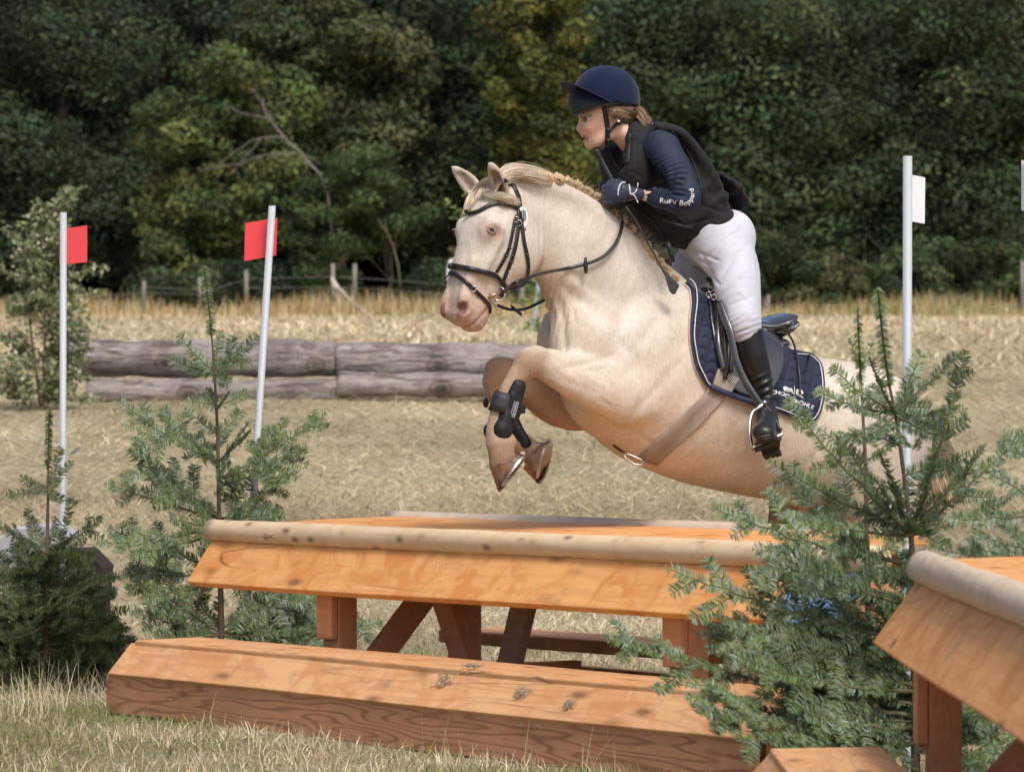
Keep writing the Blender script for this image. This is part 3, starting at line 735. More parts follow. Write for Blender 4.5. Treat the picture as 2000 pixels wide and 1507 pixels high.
    # mouth line, nostrils, eye hollows
    for s_ in (1, -1):
        S.sweep([HD(.375, -.062, .062 * s_), HD(.42, -.046, .060 * s_), HD(.465, -.026, .05 * s_), HD(.49, -.01, .02 * s_)], .0065, .016, LL, .006, 'sub')
        S.ell(HD(.441, .048, (.070 if s_ > 0 else .080) * s_), [.024, .018, .040 if s_ > 0 else .022], HAX, .010, 'sub')
        S.ell(HD(.15, .052, .108 * s_), [.013, .018, .014], HAX, .012, 'sub')
        S.ell(HD(.06, .02, .085 * s_), [.022, .02, .012], HAX, .03, 'sub')
    # ears
    def ear(base, mid, tip, wid, face):
        b, m_, t = base, mid, tip; lt = unit(face)
        S.sweep([b, (b + m_) / 2, m_, (m_ + t * 2) / 3, t], [wid * .72, wid * .98, wid, wid * .62, wid * .16], [.024, .022, .018, .012, .005], lt, .015)
        S.sweep([b * .72 + m_ * .28 + lt * .018, (b + m_) / 2 + lt * .017, m_ + lt * .014, (m_ * .6 + t * .4) + lt * .010], [wid * .40, wid * .62, wid * .6, wid * .3], [.016, .014, .011, .007], lt, .008, 'sub')
    ear(P(981, 382, 14.17), P(971, 349, 14.13), P(956, 317, 14.10), .032, [-.45, -.9, 0])
    ear(P(938, 384, 14.30), P(911, 352, 14.30), P(882, 324, 14.30), .032, [-.2, -.95, 0])
    return S.mesh(3)
HV, HFc = build_horse()
# fine relief: neck folds, veins and muscle edges
def relief(V, F):
    N = vnormals(V, F); x, y = px_of(V)
    d = .0022 * hnoise(V, 14, 1) + .0009 * hnoise(V, 45, 2)
    # throat wrinkles
    m = np.exp(-((x - 1085) / 34) ** 2 - ((y - 590) / 60) ** 2); d += m * .0035 * np.sin((x * .95 + y * .18) * .55 + 1.2 * hnoise(V, 20, 5))
    m = np.exp(-((x - 1062) / 14) ** 2 - ((y - 470) / 55) ** 2); d += m * .003 * np.sin(x * .6)
    # groove between the breast muscles
    m = np.exp(-((x - 1100 - (y - 640) * .06) / 7) ** 2) * smooth01((y - 570) / 40) * smooth01((705 - y) / 30); d -= m * .010
    # edge of the triceps and of the shoulder
    ln = np.abs((x - 1338) * .60 + (y - 700) * .80 - 0) ; 
    u = (x - 1335) * (-.66) + (y - 700) * .75; v = (x - 1335) * .75 + (y - 700) * .66
    m = np.exp(-(v / 10) ** 2) * smooth01((u + 10) / 30) * smooth01((175 - u) / 40); d -= m * .005
    m = np.exp(-(((x - 1180) * .25 + (y - 700) * .97) / 6) ** 2) * smooth01((x - 1085) / 30) * smooth01((1210 - x) / 20); d -= m * .004
    # forearm muscle split
    u = (x - 1100) * .93 + (y - 742) * .37; v = -(x - 1100) * .37 + (y - 742) * .93
    m = np.exp(-(v / 5) ** 2) * smooth01((u + 50) / 30) * smooth01((90 - u) / 30); d -= m * .0022
    # skin folds behind the elbow
    m = np.exp(-((x - 1262) / 40) ** 2 - ((y - 835) / 26) ** 2); d += m * .0008 * np.sin((x * .5 + y) * .35)
    def crease(x0, y0, x1, y1, w, a):
        L = math.hypot(x1 - x0, y1 - y0); t = ((x - x0) * (x1 - x0) + (y - y0) * (y1 - y0)) / L / L; q = ((x - x0) * (y1 - y0) - (y - y0) * (x1 - x0)) / L
        return a * np.exp(-(q / w) ** 2) * smooth01(t * 3) * smooth01((1 - t) * 3)
    near = (N[:, 1] < .1)
    for c in ((1002, 468, 962, 528, 2.2, .0022), (978, 500, 935, 520, 2.0, .0016), (905, 575, 930, 560, 2.2, -.0022), (910, 568, 938, 548, 2.2, -.0018), (925, 585, 948, 572, 2.0, -.002), (948, 560, 955, 590, 2.2, -.003), (915, 470, 905, 560, 5, -.003),
        (1075, 545, 1200, 640, 9, -.006), (1085, 528, 1215, 622, 8, .004), (1290, 560, 1195, 690, 12, .005), (1320, 580, 1225, 700, 10, -.005), (1190, 640, 1260, 720, 8, -.003), (1110, 560, 1128, 650, 5, -.004), (1075, 570, 1098, 640, 4, .004),
        (1575, 925, 1620, 840, 9, -.008), (1600, 960, 1640, 880, 8, .005), (1250, 770, 1235, 835, 4, -.004), (1265, 780, 1250, 850, 4, .003), (1280, 800, 1262, 868, 4, -.003), (1230, 835, 1290, 880, 5, -.004), (1145, 735, 1190, 760, 3, .0025), (1120, 722, 1175, 726, 3, -.003),
        (1165, 775, 1205, 800, 3, -.003), (1070, 712, 1105, 742, 3, -.0025), (1018, 735, 996, 780, 2.2, -.003), (985, 868, 962, 880, 3, -.002), (1340, 640, 1330, 760, 12, -.004), (1300, 640, 1290, 740, 12, .003), (1070, 775, 1105, 815, 4, -.003)):
        d += crease(*c) * near
    return V + N * d[:, None], N
HV, HN = relief(HV, HFc)
def horse_colour(V):
    x, y = px_of(V); n1 = hnoise(V, 6, 3); n2 = hnoise(V, 22, 4)
    cream = np.array([.615, .545, .445]); white = np.array([.65, .61, .545]); tan = np.array([.45, .345, .25]); brown = np.array([.27, .155, .085])
    c = np.tile(cream, (len(V), 1))
    def mixin(w, q):
        nonlocal c
        w = np.clip(w, 0, 1)[:, None]; c = c * (1 - w) + np.asarray(q) * w
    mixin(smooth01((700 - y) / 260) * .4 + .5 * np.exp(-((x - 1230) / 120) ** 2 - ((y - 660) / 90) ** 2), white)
    # painted into the coat: underside warm bounce and dirt, lit croup, shaded throat
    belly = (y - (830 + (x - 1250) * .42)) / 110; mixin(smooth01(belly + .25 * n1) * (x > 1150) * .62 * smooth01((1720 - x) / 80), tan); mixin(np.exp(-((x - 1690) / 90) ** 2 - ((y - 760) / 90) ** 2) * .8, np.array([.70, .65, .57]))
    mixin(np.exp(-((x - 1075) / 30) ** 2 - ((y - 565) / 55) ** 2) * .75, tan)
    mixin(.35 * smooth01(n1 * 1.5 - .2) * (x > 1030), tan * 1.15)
    # legs below the elbow
    leg = (x < 1120) & (y > 672); k = smooth01((1110 - x) / 90) * smooth01((y - 672) / 22) * (x < 1130) * (y > 660)
    mixin(k * .85, np.array([.37, .245, .15])); mixin(np.exp(-((x - 1040) / 26) ** 2 - ((y - 706) / 24) ** 2) * .45, np.array([.26, .165, .10])); 
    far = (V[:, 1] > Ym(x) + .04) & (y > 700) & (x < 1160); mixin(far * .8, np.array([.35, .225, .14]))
    mixin((x < 1100) * smooth01((y - 860) / 35) * .85, brown)
    mixin((x > 1470) * (x < 1560) * smooth01((y - 975) / 20), np.array([.33, .2, .15]))
    # pink muzzle and eye rims
    hd = (V - HO); d = hd @ DD; nn = hd @ NN; l = hd @ LL; head = (x < 1060) & (y < 650)
    mixin(head * smooth01((d - .36) / .07), np.array([.55, .385, .31])); mixin(head * smooth01((d - .25) / .1) * .5, np.array([.64, .49, .40]))
    mixin(head * smooth01((d - .44) / .03) * smooth01(n2 * .5 + .5) * .6, np.array([.50, .24, .18]))
    q = np.sqrt(((d - .441) / .024) ** 2 + ((nn - .048) / .018) ** 2); mixin(head * (np.abs(l) > .03) * smooth01((1.3 - q) / .4), np.array([.075, .022, .02]))
    mixin(head * np.exp(-(((d - .441) / .04) ** 2 + ((nn - .05) / .034) ** 2)) * .5, np.array([.46, .26, .21]))
    q = np.exp(-(((d - .152) / .020) ** 2 + ((nn - .05) / .028) ** 2)); mixin(head * (np.abs(l) > .06) * np.minimum(1, q * 1.6) * .8, np.array([.40, .22, .165]))
    ml = np.abs(nn - np.interp(d, [.37, .42, .465, .49], [-.063, -.046, -.026, -.010])); mixin(head * (d > .372) * np.exp(-(ml / .0035) ** 2) * .8, np.array([.22, .10, .08]))
    # freckles on the muzzle
    f = head * (d > .33) * smooth01((hnoise(V, 260, 9) - .38) / .1); mixin(f * .35, np.array([.25, .12, .10]))
    # ears: tan inside
    ear = ((y < 374) & (x < 991) & (V[:, 1] < 14.24)) | ((y < 372) & (x < 925)); fr = HN @ unit(np.array([-.45, -.9, 0]))
    ex = np.where(V[:, 1] < 14.24, (x - 971 + (y - 349) * -.38) / 9, (x - 911 + (y - 352) * -.8) / 9)
    mixin(ear * smooth01((1.15 - np.abs(ex)) / .4) * smooth01((y - 326) / 12) * .95, np.array([.17, .095, .055])); mixin(ear * .35, tan)
    c *= (1 + .06 * n2 + .05 * n1 + .035 * hnoise(V, 90, 11))[:, None]
    return np.clip(c, 0, 1)
coat = NT('horse_coat'); a = coat.n('Attribute', attribute_name='Col')
hv = coat.coord((1, 1, 1)); hair = coat.noise(coat.coord((160, 160, 45), (0, .5, 0)), 1, 3, .6); blot = coat.noise(hv, 9, 5, .6)
cc = coat.mix(1, a.outputs['Color'], coat.ramp(hair, [(.25, G3(.90)), (.75, G3(1.06))]), 'MULTIPLY')
cc = coat.mix(1, cc, coat.ramp(blot, [(.3, (.90, .87, .84)), (.65, (1.03, 1.03, 1.03))]), 'MULTIPLY')
cc = coat.mix(1, cc, coat.ramp(coat.noise(coat.coord((70, 70, 50), (0, .4, 0)), 1, 4, .65), [(.3, (.90, .88, .86)), (.65, (1.04, 1.04, 1.04))]), 'MULTIPLY')
coat.base(cc); coat.set(Roughness=.52); coat.b.inputs['Specular IOR Level'].default_value = .32; coat.b.inputs['Sheen Weight'].default_value = .12
coat.bump(coat.math('ADD', hair, coat.math('MULTIPLY', coat.noise(coat.coord((50, 50, 22)), 1, 3), .8)), .6, .004)
HORSE = empty('horse', (H(1400, 800)[0], H(1400, 800)[1], 0), 'cream coloured horse with pink muzzle and plaited mane leaping over the wooden table', 'horse')
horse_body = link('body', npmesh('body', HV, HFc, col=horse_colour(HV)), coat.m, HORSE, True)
HS = Surf(HV, HFc)
# eyes
def eye(s_):
    m = MB(); c = Vector(HD(.152, .05, .0835 * s_)); m.sphere(c, .0185, 20); e = m.build('eye', plain('horse_eye_white', (.30, .24, .21), .12, .2, 60, spec=.6), HORSE, True)
    ax = Vector(LL * s_ * .8 + NN * .55).normalized(); 
    m = MB(); m.sphere(c + ax * .0052, .0142, 18); m.build('iris', plain('horse_iris', (.20, .22, .21), .06, .3, 300, spec=.8), e, True)
    m = MB(); m.sphere(c + ax * .0155, .0056, 14, (1.6, 1.6, .9)); m.build('pupil', plain('horse_pupil', (.01, .01, .012), .05), e, True)
    for up in (1, -1):     # lids
        pts = []
        for t in np.linspace(-1, 1, 11):
            p = c + Vector(NN) * (t * .023) + Vector(DD) * (-up * .0112 * math.cos(t * 1.45)) + ax * (.0150 * math.cos(t * 1.3) - .001); pts.append(p)
        m = MB(); m.tube(pts, [.0014 + .0020 * math.cos(t * 1.5) for t in np.linspace(-1, 1, 11)], 8); m.build('eyelid', plain('horse_lid', (.42, .28, .23), .6), e, True)
    m = MB(); rr = random.Random(5)
    for t in np.linspace(-.6, .8, 14):
        p = c + Vector(NN) * (t * .018) + Vector(DD) * (-.0105 * math.cos(t * 1.5)) + ax * (.013 * math.cos(t * 1.35) + .002)
        m.tube([p, p + ax * .008 + Vector(DD) * .002, p + ax * .013 + Vector(DD) * .007], [.0004, .0004, .0001], 3, False)
    m.build('eyelashes', plain('pale_lashes', (.62, .5, .38), .6), e)
eye(1); eye(-1)
# hooves with shoes
def hoof(cor, toe, ax_l, r0, r1, sole_n, label=None):
    """cor: centre of the coronet, toe: centre of the sole"""
    c0, c1 = Vector(cor), Vector(toe); t = (c1 - c0).normalized(); l = Vector(ax_l); l = (l - t * l.dot(t)).normalized(); f = t.cross(l)
    sn = Vector(sole_n).normalized(); n = 28; rings = []
    K = 9; m = MB()
    for k in range(K + 1):
        q = k / K; r = r0 + (r1 - r0) * q; ring = []
        for j in range(n):
            a = 2 * math.pi * j / n; rr = r * (1 + .05 * math.cos(a)) * (1 + .012 * math.sin(q * 26))
            p = c0 + (f * math.cos(a) + l * math.sin(a) * .92) * rr; e = c1 + (f * math.cos(a) + l * math.sin(a) * .92) * r1 * (1 + .05 * math.cos(a))
            # end plane follows the sole
            e = e - t * ((e - c1).dot(sn) / max(.2, t.dot(sn))); s0 = c0 + (f * math.cos(a) + l * math.sin(a) * .92) * r0
            p = s0.lerp(e, q); p += (p - (c0.lerp(c1, q))).normalized() * .0012 * math.sin(q * 22)
            ring.append(m.bm.verts.new(p))
        rings.append(ring)
    for a, b in zip(rings[:-1], rings[1:]):
        for j in range(n): m.bm.faces.new((a[j], a[(j + 1) % n], b[(j + 1) % n], b[j]))
    sole = [v.co.copy() for v in rings[-1]]; m.bm.faces.new(rings[0][::-1])
    inn = [m.bm.verts.new(c1.lerp(p, .8) - sn * .010) for p in sole]
    for j in range(n): m.bm.faces.new((rings[-1][j], rings[-1][(j + 1) % n], inn[(j + 1) % n], inn[j]))
    m.bm.faces.new(inn)
    t_ = NT('hoof_horn') if 'hoof_horn' not in MATS else None
    if t_:
        v = t_.coord((30, 30, 30)); g = t_.noise(v, 1.2, 5, .65); st = t_.noise(t_.coord((14, 14, 14)), 1, 4)
        t_.base(t_.mix(t_.ramp(st, [(.48, G3(0)), (.6, G3(.85))]), t_.ramp(g, [(.3, (.33, .19, .11)), (.7, (.18, .095, .05))]), (.05, .03, .022)))
        t_.set(Roughness=.5); t_.bump(g, .4, .003); MATS['hoof_horn'] = t_.m
    ho = m.build('hoof', MATS['hoof_horn'], HORSE, True)
    m = MB(); heel = -1; rings = []
    for j in range(n + 1):
        a = 2 * math.pi * (j / n) ; 
        if abs(((a + math.pi * 0) % (2 * math.pi)) - math.pi) < .42: continue
        p = sole[j % n]; d = (p - c1).normalized()
        rings.append((a, [p + d * .002, p + d * .002 + sn * .007, p - d * .014 + sn * .007, p - d * .014]))
    rings.sort(key=lambda q: (q[0] - math.pi) % (2 * math.pi)); vs = [[m.bm.verts.new(x) for x in r[1]] for r in rings]
    for a, b in zip(vs[:-1], vs[1:]):
        for j in range(4): m.bm.faces.new((a[j], a[(j + 1) % 4], b[(j + 1) % 4], b[j]))
    m.bm.faces.new(vs[0][::-1]); m.bm.faces.new(vs[-1])
    m.build('horseshoe', plain('shoe_steel', (.55, .53, .50), .3, .25, 80, metal=1), ho)
    m = MB(); p = sole[0]; d = (p - c1).normalized(); m.sphere(p + d * .0025 - sn * .008, .011, 10, (1, .4, 1)); m.build('toe_clip', plain('shoe_clip', (.42, .35, .30), .5), ho, True)
hoof(H(985, 897, -.235), H(997, 925, -.24), -HL, pxm(32), pxm(37), (.80, -.10, -.58))
hoof(H(1040, 890, .055), H(1061, 905, .035), -HL, pxm(31), pxm(40), (.92, -.25, -.25))
hoof(H(1792, 1225, -.15), H(1800, 1262, -.15), HL, pxm(28), pxm(33), (.2, 0, -.97))
hoof(H(1510, 1120, .15), H(1508, 1155, .15), HL, pxm(28), pxm(33), (.0, 0, -1))
# ------------------------------------------------------------------ mane, forelock, tail
HAIRM = vcol('horse_hair', .5, .15, .4)
def strands(name, mat, parent, guides, n, w=.0014, jit=.006, offs=(0, .012), cols=None, seed=1, fray=.3, label=None, dens=7, kink=.002):
    """hair between neighbouring guide curves. guide: list of (px, py, Y or None to lie on the horse)"""
    r = np.random.default_rng(seed); G = []
    for g in guides:
        pts = []
        for q in g:
            if q[2] is None:
                p, nn = HS.hit(q[0], q[1], .003, 14.25); pts.append(list(p))
            else: pts.append(list(P(*q)))
        G.append(crom(np.array(pts), dens))
    G = np.array(G); V, F, C = [], [], []
    for k in range(n):
        t = r.uniform(0, len(G) - 1.0001); i = int(t); c = G[i] * (1 - t + i) + G[i + 1] * (t - i)
        m = len(c); c = c + r.normal(0, jit, 3) * np.linspace(.25, 1, m)[:, None]
        c = c + np.array([0, -1, 0.25]) * r.uniform(*offs) * np.minimum(1, np.linspace(0, 2.2, m))[:, None]
        c = c + kink * np.stack([np.sin(np.linspace(0, r.uniform(4, 14), m) + r.uniform(0, 6)) for _ in range(3)], 1)
        e = int(m * (1 - fray * r.uniform(0, 1))); c = c[:max(4, e)]; m = len(c)
        T = np.gradient(c, axis=0); s = np.cross(T, [0, 1, 0]); s /= np.maximum(np.linalg.norm(s, axis=1), 1e-6)[:, None]
        ww = w * r.uniform(.6, 1.6) * (1 - np.linspace(0, 1, m) ** 3 * .8); b = len(V) * 0 + sum(len(v) for v in V)
        V.append(np.concatenate([c - s * ww[:, None], c + s * ww[:, None]])); a = np.arange(m - 1)
        F.append(np.stack([a, a + 1, a + 1 + m, a + m], 1) + b)
        col = np.array(cols[r.integers(len(cols))]) * r.uniform(.8, 1.15); C.append(np.tile(col, (2 * m, 1)))
    o = link(name, npmesh(name, np.concatenate(V), np.concatenate(F), col=np.concatenate(C)), mat, parent, True)
    if label: o['label'] = label
    return o
BL = [(.72, .63, .48), (.62, .50, .35), (.80, .73, .61), (.46, .35, .23)]
strands('forelock', HAIRM, HORSE, [
    [(962, 345, 14.17), (940, 356, None), (922, 378, None), (910, 405, None), (906, 425, None)],
    [(964, 344, 14.16), (948, 360, None), (932, 382, None), (922, 400, None), (914, 414, None)],
    [(968, 348, 14.15), (952, 368, None), (948, 384, None), (962, 388, None), (985, 398, None)],
    [(972, 350, 14.14), (960, 372, None), (968, 384, None), (990, 392, None), (1012, 406, None)],
    [(978, 354, 14.12), (968, 376, None), (986, 384, None), (1006, 392, None), (1020, 406, None)]], 800, .0009, .007, (0, .018), BL, 3, kink=.003)
mane = strands('mane', HAIRM, HORSE, [
    [(966, 342, 14.22), (985, 331, 14.24), (1010, 326, 14.28), (1040, 332, 14.32), (1075, 343, 14.36)],
    [(972, 342, 14.18), (992, 332, 14.22), (1018, 330, 14.25), (1048, 337, 14.29), (1082, 348, 14.33)],
    [(978, 348, 14.16), (1000, 343, 14.2), (1026, 342, 14.22), (1054, 348, 14.26), (1084, 354, 14.30)],
    [(986, 356, 14.15), (1004, 352, None), (1030, 351, None), (1058, 357, None), (1078, 362, None)]], 1100, .0009, .008, (-.006, .016), BL, 4, kink=.0035)
strands('mane', HAIRM, HORSE, [     # short frizz standing along the crest
    [(1060 + 0, 347, 14.36), (1068, 337, 14.36), (1075, 330, 14.36)], [(1128, 366, 14.42), (1138, 355, 14.42), (1146, 348, 14.42)],
    [(1198, 412, 14.48), (1209, 401, 14.48), (1219, 396, 14.48)], [(1262, 480, 14.53), (1276, 468, 14.53), (1288, 462, 14.53)], [(1308, 535, 14.57), (1320, 524, 14.57), (1330, 518, 14.57)]],
    300, .0005, .006, (-.02, .02), [(.42, .32, .22), (.25, .19, .14)], 6, .7)
PL = [(1052, 343), (1068, 347), (1088, 350), (1108, 356), (1127, 363), (1146, 375), (1164, 386), (1181, 399), (1198, 414), (1216, 428), (1233, 445), (1249, 463), (1261, 479), (1273, 495), (1287, 511), (1301, 525), (1318, 541)]
PLM = vcol('plait_hair', .6, .05, .3, .8, 380, .003)
for i, (x, y) in enumerate(PL):
    rr = random.Random(i); c, nn = HS.hit(x, y + 3, .004, 14.4 + i * .012); r = pxm(10.5 + 3.4 * math.sin(math.pi * min(1, (i + 1) / 9)) if i < 12 else 10.8 - (i - 12) * .5)
    m = MB(); m.sphere(c, r * .72, 12, (1, 1, 1)); 
    a0 = rr.uniform(0, 6.3); ax = Vector((rr.uniform(-.3, .3), -1, rr.uniform(-.2, .5))).normalized(); u = ax.orthogonal().normalized(); v = ax.cross(u)
    for s_ in range(3):
        pts = []
        for k in range(22):
            t = k / 21; a = a0 + s_ * 2.09 + t * 5.2; R_ = r * (1.0 - .72 * t); pts.append(c + (u * math.cos(a) + v * math.sin(a)) * R_ * .86 + ax * (r * (.05 + .75 * t)))
        m.tube(pts, [r * (.30 + .05 * math.sin(k * 2.2)) for k in range(22)], 7)
    o = m.build('plait', PLM, mane, True); ca = o.data.color_attributes.new('Col', 'FLOAT_COLOR', 'POINT')
    co = np.empty(len(o.data.vertices) * 3, np.float32); o.data.vertices.foreach_get('co', co); co = co.reshape(-1, 3)
    base = np.array([.62, .46, .27]); sh = (1 + .22 * hnoise(co, 300, i) + .18 * hnoise(co, 120, i + 40))[:, None]; cc_ = np.ones((len(co), 4), np.float32); cc_[:, :3] = np.clip(base * sh, .05, 1); ca.data.foreach_set('color', cc_.ravel())
TL = [(.66, .55, .41), (.50, .35, .21), (.74, .65, .51), (.28, .16, .09)]
strands('tail', HAIRM, HORSE, [
    [(1782, 815, 14.98), (1812, 822, 15.1), (1840, 850, 15.2), (1858, 880, 15.3), (1885, 940, 15.35), (1890, 960, 15.36)],
    [(1784, 826, 14.96), (1808, 836, 15.06), (1830, 862, 15.15), (1848, 896, 15.25), (1868, 948, 15.3), (1880, 975, 15.3)],
    [(1786, 838, 14.93), (1802, 850, 15.0), (1818, 872, 15.1), (1832, 910, 15.2), (1850, 960, 15.22), (1850, 1010, 15.22)],
    [(1786, 850, 14.9), (1796, 870, 14.98), (1806, 895, 15.05), (1815, 930, 15.1), (1825, 985, 15.1), (1830, 1030, 15.1)]], 1300, .0018, .008, (-.04, .03), TL, 9, .35, kink=.004)
for k in range(26):     # whiskers
    pass
m = MB(); rr = random.Random(3)
for k in range(34):
    p, nn = HS.hit(rr.uniform(872, 950), rr.uniform(598, 634), 0); 
    if p is None: continue
    d = (nn + Vector((rr.uniform(-.3, .3), -.2, -.5))).normalized() * rr.uniform(.015, .035); m.tube([p, p + d * .6, p + d + Vector((0, 0, -.006))], [.00035, .0003, .0001], 3, False)
tag(m.build('whiskers', plain('whisker_hair', (.5, .42, .36), .5), HORSE), kind='stuff')
# ------------------------------------------------------------------ bridle
LEA = plain('black_leather', (.016, .014, .013), .34, .4, 30, bump=.25, bscale=300, bdist=.001, spec=.5)
STEEL = plain('polished_steel', (.62, .60, .57), .18, .1, 20, metal=1)
def q3(px, py, Y=None, off=.006):
    if Y is not None: return PV(px, py, Y)
    p, n = HS.hit(px, py, off, 14.15); return p
bp = q3(975, 385)
BR = empty('bridle', bp, 'black leather bridle with studded browband and padded noseband on the cream horse', 'bridle')
def st(name, pts, w, off=.004, th=.0025, mat=None, fb=14.15, par=None): return strap(HS, pts, w, off, th, fb=fb).build(name, mat or LEA, par or BR, True)
bb = st('browband', [(909, 410), (914, 416), (922, 417), (936.5, 413.5), (955.6, 403), (974.7, 397.5), (994, 401), (1009, 407)], .0155, .006, .004)
m = MB(); A_ = crom(np.array([(911, 412), (922, 416), (936.5, 412.5), (955.6, 402), (974.7, 396.5), (990, 399.5)]), 5)
for x, y in A_[::1]:
    p, nn = HS.hit(x, y, .0115, 14.15); m.sphere(p, .0021, 8)
m.build('stud_row', plain('brass_beads', (.55, .45, .30), .3, .2, 60, metal=.7), bb, True)
st('headpiece', [(984, 352), (996, 356), (1006, 372), (1013, 390), (1014, 404)], .015, .006)
st('cheekpiece', [(1011, 404), (1011.5, 420), (1011, 438.6), (1008, 467), (1001, 498), (992.6, 520), (985, 538), (980, 552)], .0155, .006)
st('cheekpiece', [(1009, 420), (1004.6, 429), (1001, 448), (994, 481), (982, 508), (968.7, 531)], .0135, .004)
st('throat_lash', [(1014, 408), (1018, 443), (1022.5, 474), (1028.5, 500.7), (1030.5, 522), (1028.5, 541)], .0135, .006)
for x, y in ((1005, 431), (1012, 436), (992, 485), (1000, 500), (1027, 497), (1028, 503), (997, 512), (1020, 450), (986, 499)):
    p, nn = HS.hit(x, y, .009, 14.1); m = MB(); m.sphere(p, .0075, 8, (1, .5, .6)); m.build('keeper', LEA, BR, True)
for x, y in ((1004.5, 430), (1011, 437), (991, 534), (922, 564)):
    p, nn = HS.hit(x, y, .011, 14.05); m = MB(); pts = [p + Vector((math.cos(a) * .0075, 0, math.sin(a) * .0095)) for a in np.linspace(0, 6.283, 17)]; m.tube(pts, .0014, 6); m.build('buckle', STEEL, BR, True)
nb = strap(HS, [(880, 521), (888.7, 520), (904, 523), (919.7, 526), (934, 529), (948.4, 532), (960, 535), (971, 542), (978, 550)], [.018, .019, .019, .019, .019, .019, .018, .015, .012], .006, .007, fb=14.08).build('noseband', LEA, BR, True)
st('flash_strap', [(879, 534), (891, 536.5), (907.8, 548.5), (924.5, 565), (941, 580.8), (952, 593), (956, 603), (955, 611)], .0145, .004, .003)
st('strap_end', [(868, 544), (876, 538), (884, 535)], .006, .006, .0015, fb=14.06)
st('rein_loop', [(978, 548), (984, 560), (982, 570), (975, 578)], .018, .006, .006)
st('chin_strap', [(978, 560), (990, 562), (1006, 560), (1020, 556), (1030, 546)], .014, .006, .004, fb=14.18)
# number tag
p, nn = HS.hit(1021, 424, .014, 14.1); m = MB()
poly = [(1013, 408), (1018, 404), (1026, 405), (1030, 414), (1031.5, 425), (1030, 438), (1025, 446), (1019.5, 441), (1015, 428)]
cen = q3(1021, 424, None, .016)
pv = [PV(x, y, cen.y) for x, y in poly]; v0 = [m.bm.verts.new(q) for q in pv]; v1 = [m.bm.verts.new(q + Vector((0, -.003, 0))) for q in pv]; m.bm.faces.new(v0); m.bm.faces.new(v1[::-1])
for i in range(9): m.bm.faces.new((v0[i], v0[(i + 1) % 9], v1[(i + 1) % 9], v1[i]))
tg = m.build('number_tag', WHT if 'WHT' in globals() else plain('white_plastic', (.82, .84, .87), .42), BR)
m = MB()
for a, b in (((1018.5, 411), (1020.5, 428)), ((1022, 409), (1023.5, 432)), ((1025.5, 411), (1026.5, 430))): m.tube([PV(*a, cen.y - .0045), PV(*b, cen.y - .0045)], .0017, 6)
m.build('print', plain('tag_print', (.03, .03, .035), .5), tg)
# bit with ring and full cheek
c = q3(970, 571, None, .012); rx = pxm(13.5, 14.1)
m = MB(); m.tube([c + Vector((math.cos(a) * rx * .85, math.sin(a) * .006, math.sin(a) * rx)) for a in np.linspace(0, 6.2832, 33)], .0024, 8); bit = m.build('bit_ring', STEEL, BR, True)
y0 = c.y - .016
m = MB(); m.tube([PV(944, 542, y0 + .004), PV(955, 568, y0), PV(963, 590, y0), PV(973.5, 610.6, y0 - .002)], [.002, .0028, .0028, .002], 8); m.sphere(PV(944, 541, y0), .0045, 10); m.sphere(PV(973.5, 611, y0), .0045, 10)
m.build('cheek_bar', STEEL, bit, True)
m = MB(); m.tube([PV(948, 585, y0 + .012), PV(958, 578, y0 - .002), PV(972, 573, y0)], .005, 8); m.build('mouthpiece', plain('bit_copper', (.50, .36, .24), .35, .2, 50, metal=.8), bit, True)
# reins
def rein(pts, w=.0125, th=.0022, nrm=None):
    A_ = crom(np.array([list(p) for p in pts]), 8); N_ = np.array([unit(nrm if nrm is not None else (-.2, -1, .1))] * len(A_)); return strap3(A_, N_, w, th)
NR = [q3(977, 570, None, .01), PV(1003, 554, 13.99), PV(1030, 543, 14.03), q3(1060, 533, 14.13), q3(1098, 524, None, .018), q3(1137.6, 516, None, .02), q3(1170, 504, None, .02), q3(1190, 485, None, .02), q3(1202, 462, None, .02), q3(1208, 435, None, .02), q3(1208, 414, None, .05)]
rein(NR).build('rein', LEA, BR, True)
rein([PV(971, 596, 14.2), PV(995, 604, 14.28), PV(1021, 604, 14.35), PV(1047, 594, 14.42), PV(1074, 579, 14.5)], .011).build('rein', LEA, BR, True)
m = MB(); pc = q3(1137, 519, None, .026); m.tube([pc + Vector((0, 0, .028)), pc + Vector((0, -.004, .01)), pc + Vector((.001, -.004, -.01)), pc + Vector((.002, 0, -.026))], [.004, .0075, .0075, .005], 8); m.build('rein_stop', LEA, BR, True)
m = MB(); pc = PV(1008, 606, 14.3); m.tube([pc + Vector((-.02, 0, .018)), pc, pc + Vector((.02, 0, -.016))], [.003, .006, .005], 8); m.build('rein_stop', LEA, BR, True)
